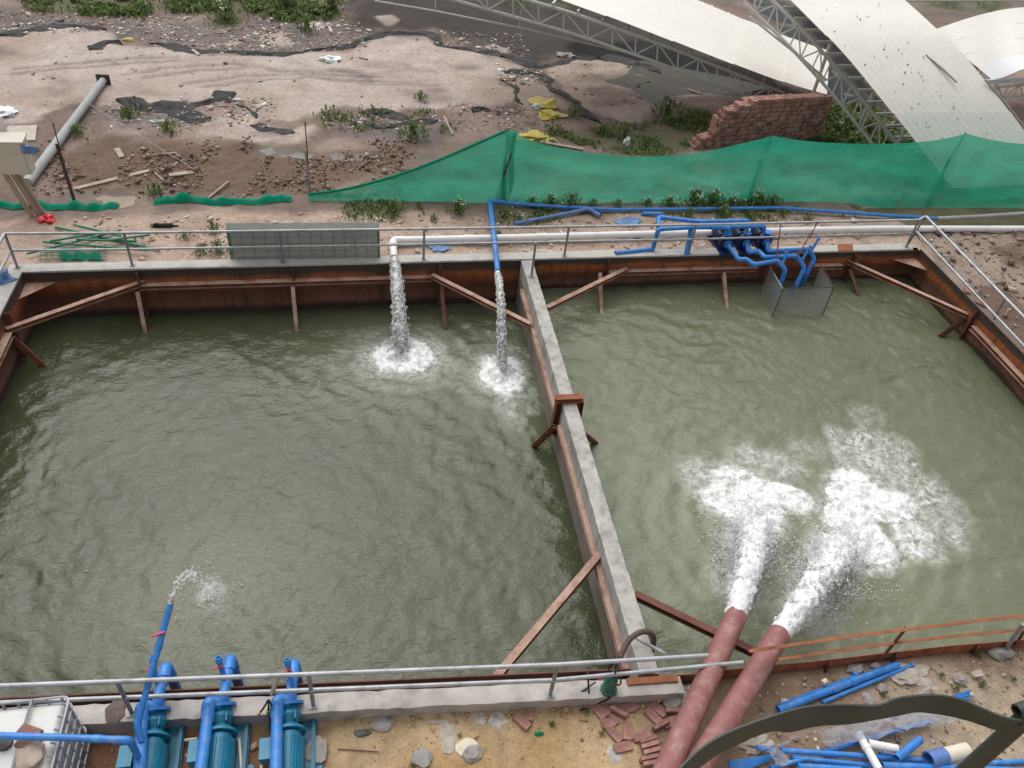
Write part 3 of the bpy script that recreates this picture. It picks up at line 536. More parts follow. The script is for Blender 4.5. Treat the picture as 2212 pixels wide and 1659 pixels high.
# ------------------------------------------------------------------ pool walls
def coping(mb, a, b, out, z=0.0, th=.16, n=40, seed=0, jit=.006):   # slab from a to b (inner edge), extended outwards by the vector out
    a = Vector(a); b = Vector(b); o = Vector(out); rr = random.Random(seed); rows = [[], [], [], []]
    for i in range(n + 1):
        q = a.lerp(b, i / n); j = lambda k=1: Vector((rr.uniform(-jit, jit) * k, rr.uniform(-jit, jit) * k, rr.uniform(-jit, jit) * .6))
        rows[0].append(q + Vector((0, 0, z - th))); rows[1].append(q + Vector((0, 0, z)) + j(1.3)); rows[2].append(q + o + Vector((0, 0, z)) + j(1.6)); rows[3].append(q + o + Vector((0, 0, z - th - .25)))
    mb.sheet(rows); m = n + 1
    base = len(mb.v) - 4 * m
    mb.f += [tuple(base + k * m for k in (3, 2, 1, 0)), tuple(base + k * m + n for k in (0, 1, 2, 3))]
    return mb
BOT = -2.6
def wall_face(mb, a, b, inward, z1=-.155, th=.02):
    a = Vector(a); b = Vector(b); i = Vector(inward).normalized() * th
    return mb.prism([Vector((a.x, a.y, BOT)), Vector((b.x, b.y, BOT)), Vector((b.x, b.y, BOT)) - i, Vector((a.x, a.y, BOT)) - i], (0, 0, z1 - BOT))
fa, fb = Vector((XL, yf(XL), 0)), Vector((XR, yf(XR), 0)); fdir = (fb - fa).normalized(); fin = Vector((fdir.y, -fdir.x, 0))     # points into the pool
def fpt(x, off=0.0, z=0.0): return Vector((x, yf(x), z)) + fin * off
wl = thing('pool_wall', 'long rusty steel far wall of the pool under pale concrete coping', 'wall', (4, 16.3, 0))
fm_ = Vector((4.05, yf(4.05), 0)); mb = MB(); wall_face(mb, fa, fm_, fin, -.05); mb.build('steel_sheet', M['rust_wall'], wl, False); mb = MB(); wall_face(mb, fm_, fb, fin, -.05); mb.build('steel_sheet', M['rust_wall_right'], wl, False)
coping(MB(), fa - fdir * .3, Vector((14.95, yf(14.95), 0)), -fin * .30, 0, .045, 120, 1).build('coping', M['concrete_far'], wl, ang=30)
def rib(parent, x, z0=-1.25, z1=-.05, w=.16):    # vertical channel welded to the far wall
    return MB().beam(fpt(x, .045, z0), fpt(x, .045, z1), C_prof(.05, w), up=fin).build('rib', M['rust_dark'], parent, False)
def fx(dx, dy=600): return WY((dx, dy), 16.2).x       # far-wall x under a survey column
for d_ in (300, 632, 948, 1310, 1655, 1842): rib(wl, fx(d_, 590))
MB().prism([Vector(p) for p in [fpt(fx(1848, 540) - .3, .015, .004), fpt(fx(1848, 540) + .15, .015, .004), fpt(fx(1848, 540) + .3, -.31, .004), fpt(fx(1848, 540) - .15, -.31, .004)]], (0, 0, .012)).build('cover_plate', M['rust_bare'], wl, False)['label'] = 'rusty plate lying across the coping'
def waler(parent, xa, xb, z=-.44): return MB().beam(fpt(xa, .075, z), fpt(xb, .075, z), I_prof(.15, .12)).build('waler', M['rust_beam'], parent, False)
waler(wl, fx(308, 620), fx(932, 600)); waler(wl, fx(1312, 590), fx(1640, 582)); waler(wl, fx(1765, 575), fx(1830, 572))
wl2 = thing('pool_wall', 'rusty left side wall of the pool with concrete coping', 'wall', (XL, 11, 0))
la, lb = Vector((XL, yn(XL), 0)), Vector((XL, yf(XL), 0))
mb = MB(); wall_face(mb, lb, la, (1, 0, 0), -.05); mb.build('steel_sheet', M['rust_wall'], wl2, False)
coping(MB(), la, lb + Vector((0, .02, 0)), (-.30, 0, 0), .002, .045, 60, 2).build('coping', M['concrete_far'], wl2, ang=30)
MB().beam((XL + .075, 14.35, -.44), (XL + .075, 8, -.44), I_prof(.15, .12)).build('waler', M['rust_beam'], wl2, False)
MB().beam((XL + .05, 14.55, -1.25), (XL + .05, 14.55, -.03), C_prof(.06, .16), up=(1, 0, 0)).build('rib', M['rust_dark'], wl2, False)
MB().prism([(XL, yf(XL) - .02, -.3), (XL + .62, yf(XL) + .0, -.3), (XL + .02, yf(XL) - .62, -.3)], (0, 0, .012)).build('gusset_plate', M['rust_beam'], wl2, False)
wl3 = thing('pool_wall', 'rusty right side wall of the pool without coping', 'wall', (XR, 11, 0))
ra, rb = Vector((XR, yn(XR), 0)), Vector((XR, yf(XR), 0))
mb = MB(); wall_face(mb, ra, rb, (-1, 0, 0), .0); mb.build('steel_sheet', M['rust_wall_right'], wl3, False)
for z in (-.44,): MB().beam((XR - .075, 13.6, z), (XR - .075, 6, z), I_prof(.15, .12)).build('waler', M['rust_beam'], wl3, False)
for y in (13.75, 9.6): MB().beam((XR - .045, y, -1.25), (XR - .045, y, -.02), C_prof(.05, .16), up=(-1, 0, 0)).build('rib', M['rust_dark'], wl3, False)
MB().prism([(XR - .02, yf(XR) - .02, -.3), (XR - .75, yf(XR) - .05, -.3), (XR - .02, yf(XR) - .62, -.3)], (0, 0, .012)).build('gusset_plate', M['rust_beam'], wl3, False)
wl4 = thing('pool_wall', 'low concrete curb of the near pool side beside the blue pumps', 'wall', (-1, 5.5, -.3))
na, nb = Vector((-7.55, yn(-7.55), 0)), Vector((4.38, yn(4.38), 0)); nd = (nb - na).normalized(); nin = Vector((-nd.y, nd.x, 0))
coping(MB(), nb, na, -nin * .265, 0, .2, 90, 3, .008).build('coping', M['concrete'], wl4, ang=30)
mb = MB(); wall_face(mb, na, nb, nin, -.2); mb.build('steel_sheet', M['rust_wall'], wl4, False)
MB().beam(Vector((-7.1, yn(-7.1) + .20, -.42)), Vector((3.72, yn(3.72) + .20, -.42)), B_prof(.02, .66)).build('baffle_plate', M['rust_dark'], wl4, False)
MB().beam(Vector((-7.1, yn(-7.1) + .1, -.44)), Vector((3.6, yn(3.6) + .1, -.44)), I_prof(.15, .12)).build('waler', M['rust_beam'], wl4, False)
wl5 = thing('pool_wall', 'bare rusty steel sheet edging of the near right pool side', 'wall', (9.8, 5.2, -.3))
pts = [P(V('d', 760, 905), -.0), P(V('d', 1250, 870), -.0), P((1600, 1443), -.0), P((1669, 1436), 0), P((1790, 1424), 0), P((1900, 1411), 0), P((2050, 1394), .01), P((2212, 1381), .02), Vector((13.0, 5.22, .02)), Vector((15.15, 5.2, 0))]
rows = [[], [], [], []]
for p in pts:
    q = Vector((p.x, p.y, 0)); rows[0].append((q.x, q.y + .0, -2.4)); rows[1].append((q.x, q.y, p.z)); rows[2].append((q.x, q.y - .012, p.z)); rows[3].append((q.x, q.y - .012, -.55))
MB().sheet(rows).build('steel_sheet', M['rust_bare'], wl5, False)
for d in ((1790, 1426), (1935, 1409), (2110, 1390)):
    q = P(d, 0); MB().beam((q.x, q.y - .03, -.4), (q.x, q.y - .03, -.01), L_prof(.05, .05), up=(0, -1, 0)).build('stiffener', M['rust_dark'], wl5, False)
MB().beam(P(V('d', 640, 945), .02), P(V('d', 1058, 915), .02), B_prof(.10, .03)).build('flange_strip', M['rust_bare'], wl5, False)

# divider
dv = thing('divider_wall', 'grey concrete divider wall between the two basins', 'wall', (3.95, 10.8, 0))
dl0, dl1, dr0, dr1 = Vector((3.80, 5.36, 0)), Vector((3.93, yf(3.93) - .02, 0)), Vector((4.09, 5.3, 0)), Vector((4.21, yf(4.2) - .02, 0))
rows = [[], [], [], []]
rr = random.Random(5)
for i in range(91):
    t = i / 90; a = dl0.lerp(dl1, t); b = dr0.lerp(dr1, t); j = lambda: Vector((rr.uniform(-.006, .006), 0, rr.uniform(-.005, .005)))
    rows[0].append(a + Vector((-.02, 0, -2.2))); rows[1].append(a + Vector((0, 0, -.025)) + j()); rows[2].append(b + Vector((0, 0, -.025)) + j()); rows[3].append(b + Vector((.02, 0, -2.2)))
mb = MB().sheet([list(r_) for r_ in rows]); n_ = 91; mb.f += [(3 * n_, 2 * n_, n_, 0), (90, n_ + 90, 2 * n_ + 90, 3 * n_ + 90)]
def divider_mat():
    m, nt, b = newmat('divider_concrete'); co = coords(nt); sx = nt.nodes.new('ShaderNodeSeparateXYZ'); nt.links.new(co, sx.inputs[0]); n1 = nz(nt, co, 2.5, 5, .6); n2 = nz(nt, co, 1.2, 4)
    c = ramp(nt, n1, [(.28, (.22, .21, .195)), (.5, (.40, .385, .36)), (.72, (.50, .48, .45))]); c = mixc(nt, ramp(nt, nz(nt, coords(nt, (4, 4, .5)), 1.4, 6, .65), [(.5, (0, 0, 0)), (.66, (.6, .6, .6))]), c, (.2, .175, .15)); zz = mth(nt, 'ADD', sx.outputs[2], mth(nt, 'MULTIPLY_ADD', n2, .5, -.25))
    f = mth(nt, 'MULTIPLY_ADD', zz, -3.0, -1.1, clamp=True); c = mixc(nt, mth(nt, 'MULTIPLY', f, .75), c, (.17, .12, .095)); nt.links.new(c, b.inputs['Base Color']); b.inputs['Roughness'].default_value = .9; bump(nt, b, nz(nt, co, 40, 4), .35, .012); return m
M['divider'] = divider_mat(); mb.build('concrete_core', M['divider'], dv, ang=30)
MB().beam((3.765, 5.6, -.47), (3.845, 10.9, -.47), I_prof(.13, .11)).build('waler', M['rust_beam'], dv, False)
MB().beam((3.85, 11.3, -.47), (3.89, 15.6, -.47), I_prof(.13, .11)).build('waler', M['rust_beam'], dv, False)
q0, q1 = P(V('g', 557, 340), 0), P(V('g', 690, 338), 0); yc = q0.y
sd_ = thing('steel_saddle', 'rusty steel saddle beam clamped over the divider wall', 'beam', (4, yc, 0))
MB().beam((3.72, yc, .055), (4.30, yc, .055), I_prof(.15, .12)).build('cross_beam', M['rust_bare'], sd_, False)
MB().beam((3.80, yc, -.005), (3.78, yc, -.95), I_prof(.15, .10), up=(1, 0, 0)).build('leg', M['rust_dark'], sd_, False)
MB().beam((4.26, yc, -.005), (4.28, yc, -.95), I_prof(.15, .10), up=(1, 0, 0)).build('leg', M['rust_dark'], sd_, False)

# ------------------------------------------------------------------ steel braces and struts (each one a thing)
def brace(a, b, label, m='rust_beam', prof=None):
    o = MB().beam(a, b, prof or I_prof(.12, .12)).build('steel_brace', M[m], None, False); return tag(o, label, 'brace', 'corner braces of the pool')
ZB = -.37
brace(P((14, 714), ZB), P((312, 610), ZB), 'long dusty brace across the far left corner of the left basin')
brace(P((933, 596), ZB), P((1146, 703), ZB), 'rusty brace from the far wall down to the divider behind the thin blue waterfall')
brace(P((1181, 667), ZB), P((1354, 582), ZB) , 'rusty brace from the right side of the divider to the far wall')
brace(P((1832, 566), ZB), P((2090, 682), ZB), 'long rusty brace across the far right corner of the right basin')
brace(P((1294, 1200), ZB), P((1070, 1466), ZB), 'dusty timber-coloured brace from the divider to the near curb', 'rust_beam', B_prof(.12, .13))
brace(P(V('d', 700, 222), ZB), P(V('d', 1690, 700), ZB), 'dark red brace from the divider passing under the big red pipes', 'rust_dark')
def strut(top, dbot, zw, label, m='rust_beam', w=.09):
    b = P(dbot, zw); t = Vector(top); e = t + (b - t) * 1.5
    o = MB().beam(t, e, C_prof(w, .07), up=(0, -1, .3)).build('raking_strut', M[m], None, False); return tag(o, label, 'strut', 'raking struts standing in the water')
strut(fpt(fx(315,650), .14, -.52), (319, 716), ZL, 'raking strut below the end of the far left corner brace')
strut(fpt(fx(640,638), .14, -.52), (645, 710), ZL, 'raking strut below the middle of the left far wall beam')
strut(fpt(fx(955,617), .14, -.52), (966, 712), ZL, 'raking strut between the two falling waterfalls', 'rust_dark')
strut(fpt(fx(1297,597), .14, -.40), (1302, 674), ZR, 'raking strut crossing behind the brace right of the divider', 'rust_beam')
strut(fpt(fx(1566,597), .14, -.50), (1572, 658), ZR, 'raking strut at the far wall left of the screen cage', 'rust_beam')
strut(fpt(fx(1846,582), .14, -.50), (1858, 640), ZR, 'raking strut at the far wall right of the screen cage', 'rust_dark')
strut(P((2086, 692), -.5), (2036, 728), ZR, 'raking strut at the rusty right side wall', 'rust_dark', .11)
strut(P((29, 724), -.5), (101, 790), ZL, 'raking strut at the left side wall below the corner brace', 'rust_beam', .11)
strut(P(V('g', 545, 512), -.5), V('g', 408, 645), ZL, 'short raking strut on the divider under the steel saddle', 'rust_beam', .10)
strut(P(V('g', 735, 545), -.35), V('g', 815, 610), ZR, 'stub of a raking strut at the right face of the divider', 'rust_dark', .10)
strut(Vector((2.55, yn(2.55) + .2, -.5)), V('c', 1465, 790), ZL, 'short strut under the near end of the timber-coloured brace', 'rust_dark', .08)

# ================================================================== RAILINGS
def rail_run(parent, pts, r=.024, m='galv', name='rail'): return MB().tube(pts, r, 10).build(name, M[m], parent)
def rail_post(parent, base, h, m='galv_dull', r=.029, plate=True, top=None):
    b = Vector(base); p = MB().tube([b + Vector((0, 0, .004)), top or b + Vector((0, 0, h))], r, 10).build('post', M[m], parent)
    if plate: MB().box(b + Vector((0, 0, .007)), (.12, .12, .012)).build('base_plate', M['galv_dull'], p, False)
    return p
HT, HM = .84, .42; Z3 = Vector((0, 0, 1))
fr = thing('pipe_railing', 'long grey two-rail pipe railing along the far coping', 'railing', (4, 16.3, 0))
fbase = [P(d, 0) for d in ((38, 578), (286, 573), (611, 566), (915, 560), (1219, 553), (1487, 547), (1957, 533))]
for b in fbase: rail_post(fr, b, HT - .02)
rail_post(fr, P((1148, 596), -.02), .93)
c0 = fbase[0] + Vector((-.02, .03, 0)); ct = P((1999, 467), .95)
rail_run(fr, [c0 + Z3 * HT] + [b + Z3 * HT for b in fbase[1:]] + [ct], .031, 'galv')
rail_run(fr, [c0 + Z3 * HM] + [b + Z3 * HM for b in fbase[1:]], .028, 'galv')
MB().tube([fbase[-1] + Vector((.02, 0, .01)), ct], .026, 10).build('brace_post', M['galv_dull'], fr)
lr = thing('pipe_railing', 'grey pipe railing running off along the left coping', 'railing', (XL - .15, 14, 0))
for z in (HT, HM): rail_run(lr, [c0 + Z3 * z + Vector((0, -.03, 0)), Vector((c0.x + .02, 11.5, z))], .031)
rail_post(lr, (c0.x, 12.2, 0), HT - .02)
rr_ = thing('pipe_railing', 'sloping pale pipe railing beside the right side wall', 'railing', (XR + .3, 14, -.06))
t1 = P((2172, 644), .84); b1 = P((2147, 690), .05); dd = (t1 - ct)
rail_run(rr_, [ct + Vector((.01, -.02, 0)), t1, t1 + dd * 1.2], .034); m0 = P((1980, 500), .55); m1 = P((2145, 676), .32)
rail_run(rr_, [m0, m1, m1 + (m1 - m0) * 1.2], .032); rail_post(rr_, b1, .8, top=t1, plate=False); b2 = b1 + dd * 1.1; rail_post(rr_, (b2.x, b2.y, 0), .8, plate=False)
nr = thing('pipe_railing', 'near grey two-rail pipe railing on the concrete curb in front of the pumps', 'railing', (0, 5.5, 0))
nb1, nb2 = P((677, 1523), 0), P((1188, 1501), 0); nu = (nb2 - nb1).normalized()
nb0 = nb1 - nu * 2.35; nb00 = nb0 - nu * 2.4
for b in (nb00, nb0, nb1, nb2): rail_post(nr, b, HT - .02)
top_end = P((1529, 1416), .84)
rail_run(nr, [nb00 - nu + Z3 * HT, nb1 + Z3 * HT, nb2 + Z3 * HT, top_end], .033); rail_run(nr, [nb00 - nu + Z3 * HM, nb1 + Z3 * HM, nb2 + Z3 * HM, P((1605, 1431), .42)], .032)
for q, nm in ((.23, HM), (.7, HM), (.05, HT)):
    c_ = nb1.lerp(nb2, q) + Z3 * nm; MB().tube([c_ - nu * .02, c_ + nu * .02], .031, 10).build('wire_tie', M['black_rubber'], nr)
gp = thing('galvanised_pipe', 'short grey pipe leaning over the divider end by the hose', 'pipe', P(V('d', 840, 650), .3))
MB().tube([P(V('d', 715, 580), .15), P(V('d', 962, 716), .75)], .027, 12).build('pipe_run', M['galv'], gp)
ar = thing('angle_railing', 'rusty angle iron railing along the near right pool edge', 'railing', (10, 5.2, -.2))
def Parc(k, pts, z): return [P(V(k, *p), z) for p in pts]
top = Parc('e', [(-5, 655), (300, 610), (800, 535), (1280, 478), (1800, 415), (2212, 372)], .75); mid = Parc('e', [(230, 722), (800, 640), (1200, 585), (1700, 530), (2212, 482)], .40)
def poly_beam(pts, prof): 
    mb = MB()
    for a, b in zip(pts[:-1], pts[1:]): mb.beam(a - (b - a).normalized() * .004, b, prof)
    return mb
e1 = top[-1] + (top[-1] - top[-2]) * 1.2; poly_beam(top + [e1], L_prof(.055, -.055, .007)).build('rail', M['rust_bare'], ar, False)
e2 = mid[-1] + (mid[-1] - mid[-2]) * 1.2; poly_beam(mid + [e2], L_prof(.05, -.045, .007)).build('rail', M['rust_bare'], ar, False)
for tp, bt in (((1275, 492), (1062, 755)), ((2300, 380), (2150, 640))): MB().beam(P(V('e', *bt), -.1), P(V('e', *tp), .74), L_prof(.05, .05, .007), up=(0, 1, 0)).build('post', M['rust_dark'], ar, False)
gpst = thing('steel_post', 'grey pipe post set in a broken concrete lump right of the blue pipes', 'post', P(V('e', 2060, 650), -.2))
MB().tube([P(V('e', 2060, 655), -.2), P(V('e', 2205, 452), .8)], .03, 10).build('tube', M['galv_dull'], gpst)
MB().blob(P(V('e', 2025, 672), -.2), (.22, .15, .1), 2, .4, 2, 4).build('footing', M['stone'], gpst)

# ================================================================== PIPES
def pipe(name, label, pts, r, m='blue_pvc', fr_=None, elbows=True, hollow=.12, group=None, cat='pipe', couplings=(), seg=14, loc=None):
    pts = [Vector(p) for p in pts]; base = loc or (pts[0].x, pts[0].y, min(p.z for p in pts)); t = thing(name, label, cat, base, group); fr_ = fr_ or r * 1.9
    MB().tube(fillet(pts, fr_), r, seg, hollow=hollow).build('pipe_run', M[m], t)
    if elbows:
        for i in range(1, len(pts) - 1):
            a, b, c = pts[i - 1], pts[i], pts[i + 1]
            if (b - a).angle(c - b) < .2: continue
            k = min(fr_ * 1.75, (a - b).length * .5, (c - b).length * .5); MB().tube(fillet([b + (a - b).normalized() * k, b, b + (c - b).normalized() * k], min(fr_, k * .85)), r * 1.13, seg).build('elbow', M[m], t)
    for i, f in couplings:
        a, b = pts[i], pts[i + 1]; q = a.lerp(b, f); u = (b - a).normalized(); MB().tube([q - u * r * 1.3, q + u * r * 1.3], r * 1.12, seg).build('coupling', M[m], t)
    return t
# white pipe on the far bank
wy = lambda d, z=.09: P(d, z)
pipe('discharge_pipe', 'long white plastic pipe lying behind the far railing and spilling into the left basin', [wy((2330, 494)), wy((2212, 494)), wy((1900, 494)), wy((1618, 500)), wy((1300, 508)), wy((1080, 514)), wy((849, 519)), P((851, 556), .03)], .09, 'white_pvc', .13, True, .1, None, 'pipe', ((0, .2), (2, .5), (3, .55), (4, .6), (5, .3)), 18)
# blue pipe over it
pipe('discharge_pipe', 'thin blue plastic pipe crossing the coping and spilling beside the divider', [P((1089, 437), .1), P((1058, 435), .12), P((1066, 500), .26), P((1075, 586), .12)], .068, 'blue_pvc', .1, True, .12, couplings=((2, .2),))
pipe('ground_pipe', 'long blue plastic pipe lying in the weeds along the green net fence', [P((1089, 438), .08), P((1180, 445), .03), P((1314, 453), .03), P((1480, 452), .04), P((1680, 449), .06), P((1800, 457), .08), P((1940, 467), .06), P((2025, 472), .05)], .052, 'blue_pvc', .3, False, .1, couplings=((1, .5), (4, .1), (5, .3)))
pipe('ground_pipe', 'mud-covered end of a pipe along the ditch at the right', [P((2024, 472), .05), P((2110, 468), .04), P((2212, 461), .08), P((2300, 456), .08)], .06, 'grey_pipe', .3, False)
pipe('pipe_offcut', 'dusty blue pipe with an elbow lying on the bare bank', [P(V('7', 105, 358), .02), P(V('7', 400, 303), .02), P(V('7', 655, 250), .03), P(V('7', 740, 300), .04)], .052, 'blue_pvc_dusty', .1)
pipe('pipe_offcut', 'short blue pipe piece half hidden in the weeds by the far railing', [P(V('7', 1045, 282), .02), P(V('7', 1200, 290), .02)], .05, 'blue_pvc')
# header pipes of the far pumps
pb = P(V('7', 1125, 555), .0); pt = Vector((pb.x + .02, pb.y, .62))
hx = P(V('7', 1955, 385), .62); hx2 = P(V('7', 1700, 392), .62)
pipe('header_pipe', 'front blue header pipe on a riser above the far pumps', [P(V('7', 850, 575), .03), pb + Z3 * .03, pt, P(V('7', 1400, 388), .62), P(V('7', 1945, 378), .62), P(V('7', 1945, 430), .42)], .055, 'blue_pvc', .09, couplings=((3, .3),))
pipe('header_pipe', 'rear blue header pipe looping above the far pumps', [pt + Vector((.02, .06, .02)), P(V('7', 1170, 312), .66), P(V('7', 1480, 345), .66), P(V('7', 1830, 338), .66), P(V('7', 1815, 430), .42)], .055, 'blue_pvc', .09, couplings=((1, .4), (2, .6)))
pipe('riser_pipe', 'dark blue riser pipe standing on the coping left of the far pumps', [P(V('7', 1372, 590), .0), P(V('7', 1412, 380), .60), P(V('7', 1690, 392), .60), P(V('7', 1680, 440), .42)], .058, 'blue_pvc', .09)
# three far pumps: base, motor with fins, volute, discharge and suction flanges
def far_pump(d, label):
    q = P(d, -.05); t = thing('centrifugal_pump', label, 'pump', q, 'pumps on the far bank'); x, y, z = q
    MB().box((x, y + .12, z + .03), (.42, 1.0, .06)).build('base_plate', M['navy_metal'], t, False)
    mb = MB().tube([(x, y + .12, z + .26), (x, y + .55, z + .26)], .155, 18)
    for k in range(18): a = 2 * math.pi * k / 18; u = Vector((math.cos(a), 0, math.sin(a))); mb.beam(Vector((x, y + .14, z + .26)) + u * .16, Vector((x, y + .53, z + .26)) + u * .16, B_prof(.012, .03), up=u)
    mo = mb.build('motor', M['navy_metal'], t); MB().box((x, y + .32, z + .45), (.16, .2, .09)).build('terminal_box', M['navy_metal'], mo, False)
    MB().disc((x, y + .6, z + .26), (0, 1, 0), .15, .08).build('fan_cover', M['navy_metal'], t)
    MB().disc((x, y - .06, z + .26), (0, 1, 0), .19, .14, 22).build('volute', M['navy_metal'], t); MB().tube([(x, y + .02, z + .26), (x, y + .12, z + .26)], .1, 14).build('lantern', M['navy_metal'], t)
    MB().tube([(x, y - .06, z + .4), (x, y - .06, z + .5)], .065, 14).disc((x, y - .06, z + .5), (0, 0, 1), .11, .03).build('discharge_flange', M['blue_pvc'], t)
    MB().disc((x, y - .2, z + .26), (0, 1, 0), .11, .03).tube([(x, y - .2, z + .26), (x, y - .12, z + .26)], .07, 14).build('suction_flange', M['blue_pvc'], t)
    return q
pf = [far_pump(V('7', 1640, 545), 'leftmost navy pump on the far bank behind the railing'), far_pump(V('7', 1778, 540), 'middle navy pump on the far bank behind the railing'), far_pump(V('7', 1925, 532), 'rightmost navy pump on the far bank behind the railing')]
def suction(pq, knee, label, zc=.1):
    s_ = Vector((pq.x, pq.y - .21, pq.z + .26)); pts = [s_] + [P(V(k, x, y), z) for k, x, y, z in knee]; t = pipe('suction_pipe', label, pts, .058, 'blue_pvc', .1, group='blue suction pipes dipping into the screen cage'); return t
suction(pf[0], [('7', 1760, 625, .05), ('7', 1815, 622, .1), ('7', 1872, 662, .05), ('8', 210, 632, .05), ('8', 268, 700, -.12), ('8', 232, 800, -.5), ('8', 150, 930, -1.1)], 'nearest blue suction pipe bending from the left pump into the screen cage')
suction(pf[1], [('7', 1832, 570, .1), ('7', 1905, 560, .12), ('7', 1950, 607, .08), ('8', 350, 597, .08), ('8', 408, 685, -.15), ('8', 345, 820, -.6), ('8', 300, 900, -1.1)], 'middle blue suction pipe bending from the middle pump into the screen cage')
suction(pf[2], [('7', 1978, 562, .1), ('8', 440, 548, .1), ('8', 480, 620, -.1), ('8', 420, 740, -.5), ('8', 370, 850, -1.1)], 'farthest blue suction pipe bending from the right pump into the screen cage')
for (a, b, za, zb, lab) in (((247, 655), (294, 545), .08, .42, 'left'), ((393, 628), (455, 522), .1, .46, 'middle'), ((455, 568), (516, 465), .1, .46, 'right')):
    t = pipe('priming_stub', 'short upright blue priming stub on the %s suction pipe' % lab, [P(V('8', *a), za), P(V('8', *b), zb)], .034, 'blue_pvc', group='priming stubs above the screen cage')
    q = P(V('8', *b), zb); MB().tube([q - Z3 * .05, q], .043, 12).build('socket', M['blue_pvc'], t)
    if lab != 'right': MB().box(q + Vector((-.06, -.02, -.09)), (.13, .025, .02)).build('valve_handle', M['red_plastic'], t, False)
# screen cage hung in the water
cg = thing('screen_cage', 'grey wire screen cage hanging in the water round the suction pipes', 'cage', (11.2, 15.6, -1))
rim = [P(V('8', 145, 665), -.2), P(V('8', 250, 840), -.2), P(V('8', 625, 825), -.2), P(V('8', 490, 615), -.2)]; rim[0].y = 16.05; rim[3].y = 16.1; lo = [Vector((p.x - .2, p.y - .3, -1.15)) for p in rim]
for i, nm in ((0, 'side'), (1, 'front'), (2, 'side')): MB().sheet([[rim[i], rim[i + 1]], [lo[i], lo[i + 1]]]).build('screen_panel', M['mesh_panel'], cg, False)
for i in range(3): MB().beam(rim[i], rim[i + 1], B_prof(.018, .018)).build('rim_bar', M['steel_dark'] if i != 0 else M['galv'], cg, False)
for i in (1, 2, 3): MB().beam(rim[i], lo[i], B_prof(.018, .018), up=(0, 1, 0)).build('corner_bar', M['steel_dark'], cg, False)
for i, (a, b) in enumerate((((235, 350, .84), (200, 620, .1)), ((510, 350, .84), (360, 600, .12)), ((500, 352, .84), (450, 470, .4)))):
    p, q = P(V('8', *a[:2]), a[2]), P(V('8', *b[:2]), b[2]); mb = MB()
    for k in range(3): o_ = Vector((random.uniform(-.03, .03), random.uniform(-.02, .02), 0)); mb.tube([p + o_ * .4, p.lerp(q, .5) + o_ + Vector((0, 0, -.03)), q + o_], .009, 6)
    tag(mb.build('rope', M['rope']), ['red rope tying the nearest suction pipe to the railing', 'red rope tying the middle suction pipe to the railing', 'bundle of brown rope knotted on the railing above the cage'][i], 'rope', 'ropes on the far railing')

# big red pipes with their jets
ra_, rb_ = P(V('d', 1010, 1580), .36), P(V('d', 1548, 385), .22); u1 = (ra_ - rb_).normalized()
pipe('discharge_pipe', 'left of the two big red-brown pipes pouring into the right basin', [rb_, ra_, ra_ + u1 * 3.2], .165, 'red_pipe', .2, False, .06, seg=28, couplings=())
rc_, rd_ = P(V('d', 1330, 1480), .36), P(V('f', 783, 1408), .22); u2 = (rc_ - rd_).normalized()
pipe('discharge_pipe', 'right of the two big red-brown pipes pouring into the right basin', [rd_, rc_, rc_ + u2 * 3.2], .165, 'red_pipe', .2, False, .06, seg=28)

# ================================================================== FALLING WATER
def rough_tube(mb, pts, rs, seg=28, amp=.25, fr_=6, seed=0, sub=6, frz=None):
    P3 = []; RS = []
    for i in range(len(pts) - 1):
        for k in range(sub): t = k / sub; P3.append(Vector(pts[i]).lerp(Vector(pts[i + 1]), t)); RS.append(rs[i] * (1 - t) + rs[i + 1] * t)
    P3.append(Vector(pts[-1])); RS.append(rs[-1]); n0 = len(mb.v); mb.tube(P3, 1, seg, False, rs=RS)
    for i in range(len(P3)):
        g = min(1, i / (len(P3) * .25) + .12)
        for k in range(seg):
            j = n0 + i * seg + k; v = Vector(mb.v[j]); d = v - P3[i]; q = Vector((v.x * fr_, v.y * fr_, v.z * (frz or fr_))) + Vector((seed, seed * 2, 0))
            a = mnoise.fractal(q, 1.0, 2.1, 4) ; mb.v[j] = tuple(P3[i] + d * (1 + amp * g * a))
    return mb
def droplets(n, fn, smin, smax, seed, dirf=None, stretch=1.0):
    rr = np.random.default_rng(seed); c = []; dv_ = []
    for _ in range(n):
        q = fn(rr); c.append(q[:3]); dv_.append(q[3:6] if len(q) > 3 else (0, 0, 1))
    c = np.array(c, float); dv_ = np.array(dv_, float); dv_ /= np.linalg.norm(dv_, axis=1, keepdims=True) + 1e-9
    T = np.array([(1, 0, 0), (-1, 0, 0), (0, 1, 0), (0, -1, 0), (0, 0, 1), (0, 0, -1)], float); s = rr.uniform(smin, smax, (n, 1, 1)) * rr.uniform(.6, 1.5, (n, 1, 3)); o = T[None] * s
    if stretch > 1: k = (o * dv_[:, None, :]).sum(2, keepdims=True); o = o + dv_[:, None, :] * k * (stretch * rr.uniform(.4, 1.3, (n, 1, 1)) - 1) + np.cross(dv_[:, None, :], rr.normal(0, .4, (n, 6, 3))) * s.mean(2, keepdims=True)
    v = (c[:, None, :] + o).reshape(-1, 3)
    F = np.array([(0, 2, 4), (2, 1, 4), (1, 3, 4), (3, 0, 4), (2, 0, 5), (1, 2, 5), (3, 1, 5), (0, 3, 5)]); f = (F[None] + 6 * np.arange(n)[:, None, None]).reshape(-1, 3); return v, f
def arc(a, b, n=10, u=None):   # ballistic path from a to b, leaving level along u
    a = Vector(a); b = Vector(b); return [Vector((a.x + (b.x - a.x) * t, a.y + (b.y - a.y) * t, a.z + (b.z - a.z) * t * t)) for t in [i / n for i in range(n + 1)]]
